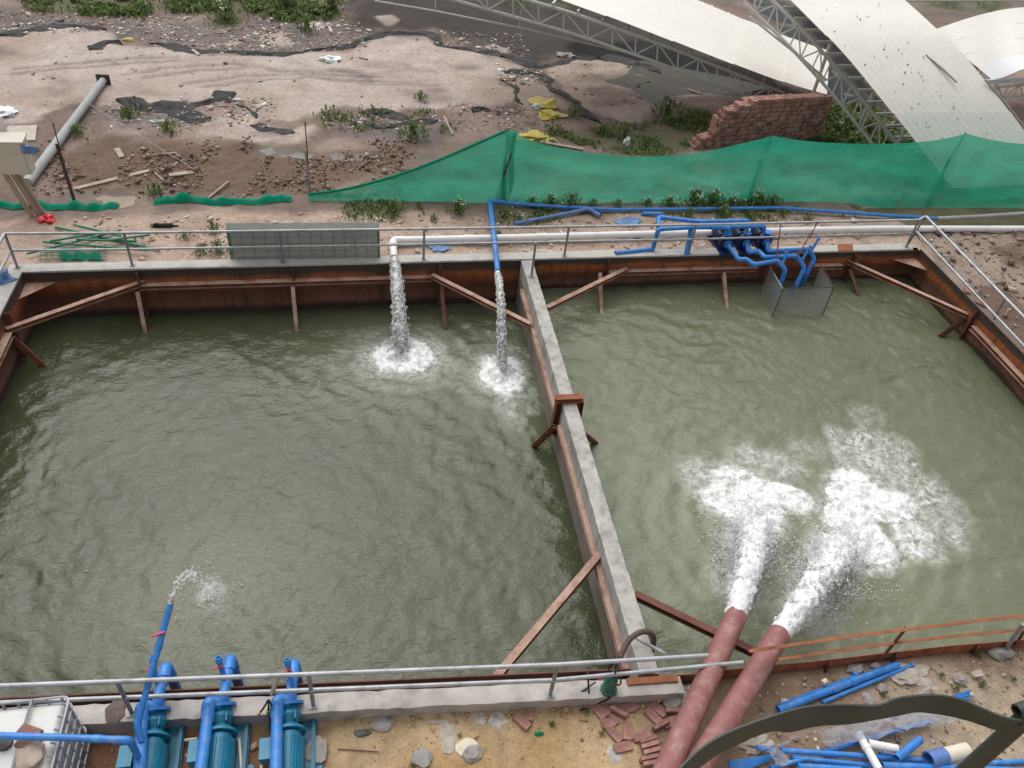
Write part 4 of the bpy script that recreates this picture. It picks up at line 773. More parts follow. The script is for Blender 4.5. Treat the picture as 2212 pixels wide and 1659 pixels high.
def spray(name, t, n, fn, a_, b_, seed, st=1.0, m='spray'):
    v, fc = droplets(n, fn, a_, b_, seed, None, st); return tag(np_mesh(name, v, fc, M[m], parent=t, loc=WL[t.name], smooth=True), kind='stuff')
def big_jet(a, b, back, r0, label, seed):
    t = thing('water_jet', label, 'water jet', (b.x, b.y, ZR)); path = arc(a + back * .12, Vector((b.x, b.y, ZR - .10)), 14); n = len(path)
    wid = [r0 * (1.02 + .5 * i / n + 1.3 * max(0, i / n - .35) ** 1.4) for i in range(n)]
    rough_tube(MB(), path, [w * .97 for w in wid], 56, .34, 6, seed, 10).build('stream', M['foam'], t, ang=180)
    dr = Vector((b.x - a.x, b.y - a.y, 0)).normalized(); sd2 = Vector((dr.y, -dr.x, 0))
    def along(s): k = min(int(s * (n - 1)), n - 2); f = s * (n - 1) - k; return path[k].lerp(path[k + 1], f), wid[k], (path[k + 1] - path[k]).normalized()
    def f(g):                              # torn skin of the stream
        s = .04 + .96 * g.beta(1.4, 1.1); p, w, d = along(s); an = g.uniform(0, 6.28); r = w * (.88 + abs(g.normal(0, .10 + .42 * s * s))); q = p + sd2 * math.cos(an) * r + Vector((0, 0, 1)) * math.sin(an) * r * .9; d = d + Vector((g.normal(0, .35 * s), g.normal(0, .35 * s), g.normal(0, .3 * s))); return (q.x, q.y, max(q.z, ZR + .02), d.x, d.y, d.z)
    spray('torn_skin', t, 3000, f, .006, .020, seed, 3.2)
    def f2(g):                             # fan of spray beside the stream
        s = .3 + .7 * g.beta(2.2, 1.2); p, w, d = along(s); w_ = g.normal(0, .16 + .30 * s * s); q = p + sd2 * w_; d = d + sd2 * w_ * 1.2; return (q.x + g.normal(0, .05), q.y + g.normal(0, .05), max(ZR + .02, ZR + (p.z - ZR) * g.uniform(.15, 1.05) - abs(w_) * .2), d.x, d.y, d.z)
    spray('spray', t, 5200, f2, .003, .013, seed + 20, 2.6)
    def f3(g):                             # boiling splash where it lands
        an = g.uniform(0, 6.28); d = abs(g.normal(0, .48)); return (b.x + math.cos(an) * d, b.y + .1 + math.sin(an) * d, ZR + .04 + abs(g.normal(0, .15)) * max(.1, 1 - d), math.cos(an), math.sin(an), .6)
    spray('splash', t, 1500, f3, .004, .017, seed + 50, 2.0)
big_jet(rb_, J1b, u1, .158, 'white jet bursting from the left big red-brown pipe', 3)
big_jet(rd_, J2b, u2, .158, 'white jet bursting from the right big red-brown pipe', 8)
def fall(a, b, r0, r1, label, seed, splash=.5):
    t = thing('waterfall', label, 'water jet', (b.x, b.y, ZL)); path = arc(a, (b.x, b.y, ZL - .05), 16); n = len(path)
    rough_tube(MB(), path, [(r0 + (r1 - r0) * i / n) * (.95 - .35 * i / n) for i in range(n)], 26, .30, 8, seed, 6, 3).build('stream', M['fall'], t, ang=180)
    def f(g):
        s = g.uniform(.02, 1); k = min(int(s * (n - 1)), n - 2); p = path[k].lerp(path[k + 1], s * (n - 1) - k); w = (r0 + (r1 - r0) * s) * (.55 + .45 * g.random()) * (1 if g.random() < .9 else 1.35); an = g.uniform(0, 6.28); d = (path[k + 1] - path[k]).normalized()
        return (p.x + math.cos(an) * w, p.y + math.sin(an) * w, p.z + g.normal(0, .02), d.x + g.normal(0, .25), d.y + g.normal(0, .25), d.z)
    spray('strands', t, int(2600 * r1 / .15), f, .007, .026, seed + 1, 3.2, 'spray'); spray('drops', t, int(1300 * r1 / .15), f, .006, .022, seed + 2, 2.2, 'fall')
    def f3(g):
        an = g.uniform(0, 6.28); d = abs(g.normal(0, .5)) * splash; return (b.x + math.cos(an) * d, b.y + math.sin(an) * d * .85, ZL + .03 + abs(g.normal(0, .11)) * max(.1, 1 - d / splash), math.cos(an), math.sin(an), .8)
    spray('splash', t, 1100, f3, .004, .015, seed + 3, 2.0)
fall(P((851, 558), .03), F1, .09, .19, 'clumpy waterfall dropping from the white pipe into the left basin', 11, .55)
fall(P((1075, 588), .12), F2, .06, .11, 'thin waterfall dropping from the blue pipe beside the divider', 15, .45)

# ================================================================== GREEN NET FENCE
FY = P((1090, 437), -.06).y
fe = thing('net_fence', 'sagging green shade net fence on thin posts beyond the pool', 'fence', (12, FY, -.1))
def fence_panel(top, bot, name='net_panel', seed=1, m='net', nv=18, wr=.07):
    rows = [[] for _ in range(nv + 1)]; n = len(top)
    for j in range(n):
        for i in range(nv + 1):
            t = i / nv; p = Vector(top[j]).lerp(Vector(bot[j]), t); k = mnoise.fractal(Vector((p.x * .8 + p.z * .5, p.z * 1.6, seed * 3.7)), 1.0, 2.0, 4) * wr * 2
            f_ = math.sin((p.z * 1.4 + p.x * .15 + seed) * 5) * .04 * (1 + mnoise.noise(Vector((p.x * .7, p.z * 2, seed)))); rows[i].append((p.x, p.y + (k + f_) * min(1, j / 5, (n - 1 - j) / 5) * math.sin(math.pi * min(max(t, .04), .96)) - .10 * math.sin(math.pi * t) * (1 - abs(2 * j / (n - 1) - 1)), p.z))
    return MB().sheet(rows).build(name, M[m], fe, ang=180)
def resamp(pts, n):
    pts = [Vector(p) for p in pts]; L = [0]
    for a, b in zip(pts[:-1], pts[1:]): L.append(L[-1] + (b - a).length)
    out = []
    for k in range(n + 1):
        s = L[-1] * k / n; i = min(max([j for j in range(len(L)) if L[j] <= s]), len(pts) - 2); out.append(pts[i].lerp(pts[i + 1], (s - L[i]) / max(L[i + 1] - L[i], 1e-6)))
    return out
def smooth_pts(pts, it=2):
    pts = [Vector(p) for p in pts]
    for _ in range(it): pts = [pts[0]] + [q for a, b in zip(pts[:-1], pts[1:]) for q in (a.lerp(b, .25), a.lerp(b, .75))] + [pts[-1]]
    return pts
fD = lambda k, *xy: [WY(q, FY) for q in VV(k, *xy)]
gl_ = lambda k, *xy: [Vector((q.x, FY, gz(q.x, FY) - .02)) for q in [P(V(k, xy[i], xy[i + 1]), -.06) for i in range(0, len(xy), 2)]]
tops = [smooth_pts(fD('2', 432, 1432, 700, 1400, 1000, 1320, 1300, 1220, 1600, 1090, 1895, 962)), smooth_pts(fD('3', 66, 958, 200, 1030, 450, 1095, 800, 1145, 1180, 1158, 1500, 1125, 1780, 1060, 2000, 1004)),
        smooth_pts(fD('4', 165, 1000, 330, 1030, 600, 1055, 900, 1062, 1200, 1055, 1450, 1025, 1598, 985)), smooth_pts(fD('4', 1598, 985, 1800, 1035, 2028, 1066, 2500, 1060, 2900, 1000))]
bots = [gl_('2', 432, 1475, 1200, 1520, 1895, 1500), gl_('3', 66, 1490, 1000, 1520, 1840, 1480), gl_('4', 5, 1480, 500, 1500, 1430, 1490), gl_('4', 1430, 1490, 2028, 1480, 2750, 1470)]
for i, (a, b) in enumerate(zip(tops, bots)): fence_panel(resamp(a, 60), resamp(b, 60), seed=i + 1)
pk = tops[1][0]                                      # bunched fold of doubled net hanging at the first post
fold = [[Vector((pk.x - .10 + .10 * t + .05 * math.sin(7 * t + u * 3) + u * .33 * (1 - .45 * t), FY - .06 - .05 * math.sin(u * 6.28 + 4 * t), pk.z * (1 - t) - .05 * t)) for u in [k / 8 for k in range(9)]] for t in [k / 12 for k in range(13)]]
MB().sheet(fold).build('net_fold', M['net'], fe, ang=180)
MB().tube(resamp(tops[0], 30), .035, 8).build('rolled_hem', M['net_fold'], fe)
for k, bs, tpz in (((1093, 428), None, tops[1][0]), ((1618, 432), None, tops[2][0]), ((2037, 436), None, tops[3][0])):
    b = P(k, -.06); MB().tube([(tpz.x, FY + .14, -.2), (tpz.x, FY + .13, tpz.z * .62)], .045, 8).tube([(tpz.x, FY + .13, tpz.z * .6), (tpz.x, FY + .02, tpz.z + .03)], .014, 6).build('post', M['steel_dark'], fe)
MB().tube([P(V('2', 1810, 1470), -.1), WY(V('2', 1930, 1130), FY - .25)], .025, 8).build('prop', M['rust_dark'], fe)
# collapsed net at the left
def low_net(k, xy, h, label, seed):
    pts = resamp([G(V(k, xy[i], xy[i + 1])) for i in range(0, len(xy), 2)], 40); rows = []
    for i in range(9):
        t = i / 8; rows.append([p + Vector((0, (t - .5) * .28 + .05 * math.sin(j * .5 + seed), .02 + h * math.sin(math.pi * t) * (.25 + 1.1 * abs(mnoise.noise(Vector((j * .17, 0, seed * 5))))) + .03 * mnoise.noise(Vector((j * .4, t * 4, seed))))) for j, p in enumerate(pts)])
    tag(MB().sheet(rows).build('fallen_net', M['net_fold'], ang=180), label, 'net', 'fallen green nets')
low_net('1', (-60, 1510, 300, 1520, 600, 1528, 870, 1524), .18, 'fallen green net rolled on the ground behind the cabinet post', 1)
low_net('1', (1140, 1510, 1250, 1480, 1400, 1490, 1700, 1505, 2150, 1485), .30, 'fallen green net spread on the ground left of the upright fence', 2)

# ================================================================== ARCHED ROOFS
def bez(pts, n): return resamp(smooth_pts(pts, 3), n)
def roof_panels(parent, L, Rr, np_, m, th=.035, amp=.005, nr=72):
    n = len(L) - 1; cuts = [round(i * n / np_) for i in range(np_ + 1)]
    for c in range(np_):
        i0, i1 = cuts[c], cuts[c + 1]; rows = []
        for i in range(i0, i1 + 1):
            row = []
            lift = .02 * (i1 - i) / max(1, i1 - i0)
            for j in range(nr + 1): p = L[i].lerp(Rr[i], j / nr); row.append((p.x, p.y, p.z + amp * (1 if (j % 6) in (0, 1) else 0) + lift))
            rows.append(row)
        MB().sheet(rows, th * .4).build('roof_panel', M[m[c % len(m)] if isinstance(m, list) else m], parent, ang=20)
def truss(parent, up, lo, r=.055, ri=.024):
    MB().tube(up, r, 8).build('top_chord', M['truss'], parent); MB().tube(lo, r * .9, 8).build('bottom_chord', M['truss'], parent)
    n = min(len(up), len(lo)); k = list(range(0, n, 2))
    for q, i in enumerate(k):
        MB().tube([up[i], lo[i]], ri, 6).build('web_bar', M['truss'], parent)
        if q % 2:
            MB().tube([lo[i], up[i - 2]], ri, 6).build('web_bar', M['truss'], parent)
            if i + 2 < n: MB().tube([lo[i], up[i + 2]], ri, 6).build('web_bar', M['truss'], parent)
za = [4.1, 3.5, 3.2, 2.8, 2.1, 1.5, 1.1, .8]; LA = [P(d, z) for d, z in zip([(1000, -75), (1206, 0), (1332, 44), (1431, 82), (1578, 138), (1674, 173), (1735, 192), (1786, 205)], za)]
vA = (P((1791, 117), .8) - P((1786, 205), .8)) * 1.08; LA = bez(LA, 48); rA = thing('arched_roof', 'middle cream arched roof sheet sloping down behind the brick stack', 'roof', (LA[-1].x, LA[-1].y, 0))
roof_panels(rA, LA, [p + vA for p in LA], 6, 'roof')
upA = [P(V('3', *d), z) for d, z in (((-700, -260), 4.2), ((180, -5), 3.55), ((520, 92), 3.25), ((850, 205), 2.95), ((1190, 327), 2.5), ((1520, 457), 1.95), ((1860, 592), 1.3), ((2100, 690), .75))]
upA = bez(upA, 34); loA = [Vector((p.x + .08, p.y - .03, p.z - .58)) for p in upA]; truss(rA, upA, loA)
for i in range(1, 34, 2):
    p = upA[i]; MB().beam(p + Vector((0, -.05, .09)), p + vA * 1.12 + Vector((0, 0, .09)), C_prof(.06, .09)).build('purlin', M['purlin'], rA, False)
MB().tube([P(V('2', 920, 5), 2.2), P(V('2', 1360, 80), 2.1), P(V('2', 2028, 212), 1.8), P(V('3', 1010, 405), 1.6)], .03, 8).build('tie_rod', M['truss'], rA)
for d in ((1365, 80), (1985, 205)): q = P(V('2', *d), 2.0); MB().tube([q, q + Vector((.05, 0, 1.0))], .022, 6).build('hanger', M['truss'], rA)
for sgn in (.5, 1.0):
    for i in (46,): q = LA[i] + vA * sgn; MB().tube([(q.x, q.y, -.1), (q.x, q.y, q.z - .1)], .06, 8).build('column', M['truss'], rA)
zb = [4.35, 4, 3.7, 3.2, 2.3, 1.3, .2]; LB = [P(d, z) for d, z in zip([(1650, -50), (1706, 0), (1759, 53), (1823, 117), (1905, 217), (1978, 308), (2057, 407)], zb)]
vB = P((2016, 57), 3.7) - P((1759, 53), 3.7); vB.z = 0
LB = bez(LB, 60); rB = thing('arched_roof', 'large cream arched roof sheet coming down to the ground at the upper right', 'roof', (LB[-1].x, LB[-1].y, 0))
roof_panels(rB, LB, [p + vB for p in LB], 3, 'roof', nr=96)
upB = [P(V('4', *d), z) for d, z in (((30, -130), 4.2), ((170, 0), 3.85), ((300, 125), 3.55), ((440, 270), 3.15), ((690, 550), 2.3), ((860, 770), 1.55), ((1090, 1060), .55), ((1150, 1140), .2))]
upB = bez(upB, 30); loB = [Vector((p.x - .22, p.y - .22, max(p.z - .55, -.1))) for p in upB]; truss(rB, upB, loB)
for i in range(1, 30, 2):
    p = upB[i]; MB().beam(p + Vector((0, 0, .07)), p + vB * 1.05 + Vector((0, 0, .07)), C_prof(.07, .085)).build('purlin', M['purlin'], rB, False)
MB().tube([P(V('4', 0, 120), 3.2), P(V('4', 390, 430), 2.4), P(V('4', 570, 590), 1.9)], .035, 8).build('tie_rod', M['truss'], rB)
for sgn in (.4, .95):
    for i in (10, 34): q = LB[i] + vB * sgn; MB().tube([(q.x, q.y, -.1), (q.x, q.y, q.z - .15)], .06, 8).build('column', M['truss'], rB)
for k, (a, b) in enumerate((((1297, 415), (1528, 618)), ((1735, 597), (2028, 950)))):
    def onroof(d):                      # nearest roof height under this survey point
        best = None
        for z in [i * .05 for i in range(0, 85)]:
            p = P(V('4', *d), z); q = min(LB, key=lambda l: abs((p - l).cross(vB.normalized()).z)); e = abs(q.z + .03 - z)
            if best is None or e < best[0]: best = (e, p)
        return best[1]
    p, q = onroof(a), onroof(b); tag(MB().tube([p + Z3 * .04, p.lerp(q, .5) + Z3 * .06, q + Z3 * .04], .03, 8).build('bamboo_pole', M['wood_flat']), ['thin dark pole lying on the middle of the large cream roof', 'thin dark pole lying near the right edge of the large cream roof'][k], 'pole', 'poles on the large roof')
tw = []                                 # dry leaves and twigs caught on the large roof
for _ in range(90):
    i = int(rng.uniform(6, 50)); t = rng.beta(2, 3); p = LB[i] + vB * t; tw.append((p.x, p.y, p.z + .05))
tw = np.array(tw); v_, f_ = droplets(90, lambda g: tw[int(g.integers(0, 90))], .008, .026, 77); f_c = np.tile(np.array([.12, .10, .07]), (len(v_), 1))
tag(np_mesh('leaf_litter', v_, f_, M['bits'], f_c), 'dry leaf litter scattered on the large cream roof', kind='stuff')
# third roof
rC = thing('arched_roof', 'low cream and white roof sheets at the upper right edge', 'roof', (28, 27, 0))
cA = P(V('4', 1330, 240), 2.3); cB = P(V('4', 2300, 70), 2.6); cC = P(V('4', 1790, 590), 1.5); cD = P(V('4', 2400, 565), 1.8)
seams = [(0, .27, 'roof'), (.27, .52, 'roof'), (.52, .76, 'roof'), (.76, 1.0, 'roof_white')]
for k, (t0, t1_, mm) in enumerate(seams):
    a0, a1 = cA.lerp(cC, t0), cA.lerp(cC, t1_); b0, b1_ = cB.lerp(cD, t0), cB.lerp(cD, t1_); rows = []
    for i in range(9):
        t = i / 8; A_ = a0.lerp(a1, t); B_ = b0.lerp(b1_, t); rows.append([A_.lerp(B_, j / 40) + Vector((0, 0, .35 * math.sin(math.pi * j / 40) + .04 * (1 - t) + .05 * math.sin(j * .35 + k) * t)) for j in range(41)])
    MB().sheet(rows, .012).build('roof_panel', M[mm], rC, ang=25)
upC = [P(V('4', 1840, 645), 1.25), P(V('4', 2028, 622), 1.3), P(V('4', 2300, 600), 1.35)]; truss(rC, resamp(upC, 12), [p - Z3 * .45 for p in resamp(upC, 12)], .05)
for t in (.1, .4, .7, .98): MB().beam(cA.lerp(cC, t) - Z3 * .1 + Vector((-.25, 0, 0)), cB.lerp(cD, t) - Z3 * .1, C_prof(.07, .15)).build('purlin', M['purlin'], rC, False)
for q in (cA, cC, cA.lerp(cB, .5), cC.lerp(cD, .6)): MB().tube([(q.x + .3, q.y, -.1), (q.x + .3, q.y, q.z - .15)], .06, 8).build('column', M['truss'], rC)
tag(MB().tube([P(V('4', 1150, 5), .5), P(V('4', 2100, 2), .5)], .05, 8).build('steel_tube', M['truss']), 'grey steel tube lying across the top right corner', 'pipe')

# ================================================================== BRICK STACK
def brick_mesh(name, l, w_, h, m, jit=.05, seed=0):
    mb = MB().box((0, 0, 0), (l, w_, h)); rr = random.Random(seed); c_ = .08 * h
    bm = bmesh.new(); me = mb.mesh(name, m, smooth=False); bm.from_mesh(me); bmesh.ops.bevel(bm, geom=list(bm.edges), offset=.004, segments=1, affect='EDGES')
    for v in bm.verts: v.co += Vector((rr.uniform(-1, 1), rr.uniform(-1, 1), rr.uniform(-1, 1))) * .0025
    bm.to_mesh(me); bm.free(); return me
BM_ = [brick_mesh('brick', .164, .115, .130, M['brick'], seed=i) for i in range(3)] + [brick_mesh('brick_worn', .164, .115, .130, M['brick_pale'], seed=9)]
s0, s1 = P((1497, 327), -.08), P((1772, 306), -.08); s0.z = s1.z = -.08; su = (s1 - s0); sl = su.length; su = su.normalized(); sn = Vector((su.y, -su.x, 0)); sang = math.atan2(su.y, su.x)
bs = thing('brick_stack', 'tall stepped stack of red paving bricks behind the green net', 'brick stack', s0.lerp(s1, .5))
rows_n = 11; cols = int(sl / .172); rb2 = random.Random(4)
prof = [1, 2, 3, 3, 6, 7] ; rowsdone = []
hmax = [min(rows_n, [2, 3, 3, 4, 8, 9, 9, 10, 10, 10][c] if c < 10 else rows_n) for c in range(cols)]
cnt = 0
for r_ in range(rows_n):
    off = (r_ % 2) * .085
    for c in range(cols):
        if r_ >= hmax[c]: continue
        dpt = rb2.uniform(-.045, .045); layers = [0]
        top_vis = r_ >= hmax[c] - 1
        if top_vis: layers = [0, 1, 2]
        for ly in layers:
            if cnt > 298 and ly > 0: continue
            q = s0 + su * ((.09 + c * .172 + off) + rb2.uniform(-.008, .008)) - sn * (ly * .125 - dpt + .06) + Vector((0, 0, (.068 + r_ * .143) + rb2.uniform(-.004, .004)))
            o = link('brick', BM_[3] if rb2.random() < .13 else BM_[rb2.randrange(3)], bs); o.location = q - WL[bs.name]; o.rotation_euler = (0, 0, sang + rb2.uniform(-.05, .05)); cnt += 1
mb = MB()                                # the hidden heart of the stack
for c in range(cols): mb.box(s0 + su * (.10 + c * .172) - sn * (.40 if hmax[c] == rows_n else .30) + Vector((0, 0, (hmax[c] * .143 - .16) / 2)), (.174, .52 if hmax[c] == rows_n else .30, max(.1, hmax[c] * .143 - .16)), Matrix.Rotation(sang, 3, 'Z'))
tag(mb.build('inner_bricks', M['brick'], bs, False), kind='stuff')
print('bricks', cnt)

# ================================================================== NEAR PUMPS
GN = -.31
def near_pump(flange, disch_end, suct_top, label, stub, flip=1, pale_label=False):
    q = P(flange, .0); x, y, za = q.x, q.y - .24, -.03
    t = thing('motor_pump', label, 'pump', (x, y - .4, GN), 'teal motor pumps below the curb'); B = MB
    bp = B().box((x + .06, y - .42, GN + .05), (.56, 1.42, .05)).box((x + .30, y - .42, GN + .09), (.05, 1.42, .10)).box((x - .18, y - .42, GN + .09), (.05, 1.42, .10)).build('base_plate', M['teal_dark'], t, False)
    for yy in (y + .2, y - .45, y - 1.05): B().disc((x + .37, yy, GN + .04), (0, 0, 1), .05, .02, 12).build('anchor_lug', M['teal_metal'], bp)
    mb = B().tube([(x, y - .10, za), (x, y - .82, za)], .158, 28)
    for k in range(26):
        a = 2 * math.pi * k / 26; u = Vector((math.cos(a), 0, math.sin(a))); mb.beam(Vector((x, y - .16, za)) + u * .165, Vector((x, y - .78, za)) + u * .165, B_prof(.012, .036), up=u)
    mo = mb.build('motor', M['teal_metal'], t); B().box((x - .27, y - .30, za + .03), (.16, .26, .17)).box((x - .27, y - .30, za + .125), (.175, .275, .02)).build('terminal_box', M['teal_metal'], mo, False)
    B().tube([(x, y - .8, za), (x, y - .84, za), (x, y - 1.02, za), (x, y - 1.05, za)], .17, 28, rs=[.15, .176, .176, .12]).build('fan_cover', M['teal_metal'], t)
    B().box((x + .03, y - .93, za + .178), (.17, .10, .006)).build('name_plate', M['white_pvc'], t, False)
    [B().box((x + k * .16, y - .45, (GN + .075 + za - .1) / 2), (.06, .5, za - .1 - GN - .07)).build('motor_foot', M['teal_dark'], t, False) for k in (-1, 1)]
    cf = B().disc((x, y - .06, za), (0, 1, 0), .215, .035, 32).tube([(x, y - .06, za), (x, y + .03, za)], .18, 28, rs=[.19, .12]).build('coupling_flange', M['teal_metal'], t)
    for k in range(8): a = 2 * math.pi * k / 8; B().tube([(x + .19 * math.cos(a), y - .085, za + .19 * math.sin(a)), (x + .19 * math.cos(a), y - .035, za + .19 * math.sin(a))], .014, 6).build('bolt', M['steel_dark'], cf)
    hd = B().tube([(x, y - .02, za), (x, y + .04, za), (x, y + .16, za + .02), (x, y + .28, za + .05)], .1, 24, rs=[.13, .11, .15, .10]).build('pump_head', M['teal_metal'], t)
    for sx in (-1, 1): B().box((x + sx * .08, y + .1, za + .12), (.02, .12, .12)).build('lug', M['teal_metal'], hd, False)
    fc = Vector((x + .01, y + .30, za + .08)); fax = Vector((0, .9, .35)).normalized()
    fl = B().disc(fc, fax, .168, .038, 28).build('suction_flange', M['blue_pvc'], t)
    e1_ = fax.orthogonal().normalized(); e2_ = fax.cross(e1_)
    for k in range(6): a = k * math.pi / 3 + .3; p = fc + (e1_ * math.cos(a) + e2_ * math.sin(a)) * .135; B().tube([p - fax * .026, p + fax * .024], .016, 6).build('bolt', M['steel_dark'], fl)
    st = P(suct_top, .16); B().tube(fillet([fc, Vector((x + .02, yn(x) - .05, .14)), Vector((st.x, st.y, .16))], .15), .072, 20).build('suction_pipe', M['blue_pvc'], t)
    B().tube(fillet([Vector((st.x, st.y - .12, .155)), Vector((st.x, st.y + .05, .16)), Vector((st.x + .01, st.y + .06, -.12))], .12, 8), .083, 20).build('suction_elbow', M['blue_pvc'], t)
    B().tube([(st.x + .01, st.y + .06, -.05), (st.x + .02, st.y + .07, -1.7)], .072, 18).build('drop_pipe', M['blue_pvc_dusty'], t)
    for f in (.25, .62): p = fc.lerp(Vector((st.x, st.y, .16)), f) + Vector((0, 0, .03)); d = Vector((st.x - fc.x, st.y - fc.y, .03)).normalized(); B().tube([p - d * .035, p + d * .035], .08, 20).build('coupling', M['blue_pvc'], t)
    # priming stub with its red valve handle
    s0_ = P(stub[0], .22); s1_ = P(stub[1], .55); sp_ = B().tube([s0_, s1_], .036, 14, hollow=.2).tube([s1_.lerp(s0_, .22), s1_], .046, 14, hollow=.25).build('priming_stub', M['blue_pvc'], t)
    h_ = s1_.lerp(s0_, .36); B().box(h_ + Vector((-.03, -.045, .02)), (.14, .022, .018), Matrix.Rotation(.2, 3, 'Z')).tube([h_, h_ + Vector((0, -.05, .02))], .022, 8).build('valve_handle', M['red_plastic'], sp_, False)
    # delivery pipe back towards the building
    d0 = Vector((fc.x - .17, fc.y - .02, .10)); d1 = P(disch_end, .30); dd_ = (d1 - d0); B().tube(fillet([fc + Vector((-.02, 0, -.02)), d0 + Vector((.0, .03, .08)), d0 + dd_ * .25, d1, d1 + dd_ * 1.2], .15, 8), .075, 20).build('delivery_pipe', M['blue_pvc'], t)
    B().tube(fillet([d0 + Vector((.13, .02, -.02)), d0 + Vector((.0, .03, .08)), d0 + dd_ * .22], .13, 8), .088, 20).build('delivery_elbow', M['blue_pvc'], t)
    return t, d0, dd_
nps = [near_pump((338, 1546), (302, 1659), (357, 1446), 'left teal pump below the curb beside the white tank', ((336, 1472), (330, 1420))),
       near_pump((481, 1536), (434, 1659), (496, 1430), 'middle teal pump below the curb', ((485, 1466), (471, 1420))),
       near_pump((627, 1532), (596, 1659), (634, 1440), 'right teal pump below the curb with conduit pipes beside it', ((631, 1480), (620, 1424)))]
b0 = P((306, 1600), .30); b1_ = P((296, 1566), .45); b2_ = P((368, 1305), 1.35)
sj = pipe('fountain_pipe', 'thin blue pipe with a red valve rising from the left pump and squirting water', [b0, b1_, b2_], .042, 'blue_pvc', .1, True, .15, couplings=((1, .05), (1, .66)))
q_ = b1_.lerp(b2_, .74); MB().box(q_ + Vector((-.03, -.02, .06)), (.17, .024, .02), Matrix.Rotation(.25, 3, 'Z')).tube([q_, q_ + Vector((0, 0, .06))], .026, 8).build('valve_handle', M['red_plastic'], sj, False)
pipe('delivery_pipe', 'thin blue pipe crossing over the white tank to the left pump', [P((-80, 1588), 1.0), P((140, 1593), .98), P((281, 1599), .95), P((299, 1636), .30)], .042, 'blue_pvc', .1, True, couplings=((1, .5),))
fj = thing('water_jet', 'small squirt of water arching from the thin blue pipe into the left basin', 'water jet', (F3.x, F3.y, ZL))
apex = P(V('h', 1385, 1262), 1.55); dn = P(V('h', 1500, 1330), .6); jp = smooth_pts([b2_, b2_.lerp(apex, .5) + Z3 * .1, apex, dn, Vector((F3.x, F3.y, ZL))], 2)
rough_tube(MB(), jp[:6], [.034, .036, .036, .03, .022, .008], 14, .5, 14, 3, 4).build('stream', M['fall'], fj, ang=180)
def fsq(g):
    s = g.beta(1.3, 1.2); p = jp[min(int(s * len(jp)), len(jp) - 1)]; k = .012 + .06 * s; return (p.x + g.normal(0, k), p.y + g.normal(0, k), p.z + g.normal(0, k))
v_, f_ = droplets(260, fsq, .005, .020, 31); tag(np_mesh('drops', v_, f_, M['spray'], parent=fj, loc=WL[fj.name]), kind='stuff')
def fsq2(g): a = g.uniform(0, 6.28); d = abs(g.normal(0, .3)); return (F3.x + math.cos(a) * d, F3.y + math.sin(a) * d * 1.3, ZL + .03 + abs(g.normal(0, .08)))
v_, f_ = droplets(240, fsq2, .005, .018, 32); tag(np_mesh('splash', v_, f_, M['spray'], parent=fj, loc=WL[fj.name]), kind='stuff')
# conduits by the pumps
for i, (pts, m_, lab, r_) in enumerate((([V('b', 845, 1380), V('b', 870, 1700)], 'cream_pvc', 'thin cream conduit pipe right of the middle pump', .022), ([V('b', 1062, 1540), V('b', 1055, 1700)], 'cream_pvc', 'thin cream conduit pipe left of the right pump', .022), ([V('b', 330, 1395), V('b', 450, 1380)], 'cream_pvc', 'short cream pipe lying left of the middle pump', .02))):
    tag(MB().tube([P(p, -.2) for p in pts], r_, 10).build('conduit', M[m_]), lab, 'conduit')
cb = thing('cable_bundle', 'black and yellow cables tied in conduits left of the right pump', 'cables', P(V('b', 1125, 1180), -.2))
for a, b in (((1120, 1120), (1128, 1285)), ((1145, 1080), (1160, 1240))): MB().tube([P(V('b', *b), -.25), P(V('b', *a), .12)], .025, 10).build('conduit', M['galv_dull'], cb)
for a, b, c in (((1115, 1020), (1085, 1080), (1035, 1145)), ((1120, 1010), (1125, 1070), (1120, 1130)), ((1125, 1010), (1145, 1050), (1155, 1085))):
    MB().tube(smooth_pts([P(V('b', *a), .35), P(V('b', *b), .3), P(V('b', *c), .12)]), .013, 8).build('cable', M['black_rubber'], cb); q = P(V('b', *c), .13); MB().tube([q, q + Z3 * .05], .022, 8).build('yellow_cap', M['yellow_bag'], cb)
MB().beam(P(V('b', 1150, 960), .4), P(V('b', 1225, 770), .8), B_prof(.05, .04)).build('wooden_stake', M['wood_flat'], cb, False)

# ================================================================== WHITE TANK
tr = P((150, 1503), .84); tx1, ty1 = tr.x, tr.y; tx0, ty0 = tx1 - 1.2, ty1 - 1.0
tk = thing('plastic_tank', 'white caged plastic tank at the lower left corner', 'tank', ((tx0 + tx1) / 2, (ty0 + ty1) / 2, GN))
bm = bmesh.new(); bmesh.ops.create_cube(bm, size=1.0)
for v in bm.verts: v.co = Vector((v.co.x * 1.12, v.co.y * .92, v.co.z * .98))
bmesh.ops.bevel(bm, geom=list(bm.edges), offset=.11, segments=5, affect='EDGES', profile=.6); me = bpy.data.meshes.new('tank_body'); bm.to_mesh(me); bm.free(); me.materials.append(M['tank']); me.shade_smooth()
tb = link('tank_body', me, tk); tb.location = (0, 0, 1.15 * .5 + .04)
MB().tube([((tx0 + tx1) / 2, (ty0 + ty1) / 2, .79), ((tx0 + tx1) / 2, (ty0 + ty1) / 2, .84)], .09, 20).build('lid', M['steel_dark'], tk)
cr = .016
def ring(z, ins=0.0): return fillet([(tx0 + .1, ty0 + ins, z), (tx1 - ins, ty0 + ins, z), (tx1 - ins, ty1 - ins, z), (tx0 + ins, ty1 - ins, z), (tx0 + ins, ty0 + ins, z), (tx0 + .1, ty0 + ins, z)], .09, 5)
for z in (GN + .12, GN + .33, GN + .55, GN + .77, GN + .98): MB().tube(ring(z), cr, 8).build('cage_ring', M['galv'], tk)
MB().tube(ring(.83), cr, 8).build('cage_ring', M['galv'], tk)
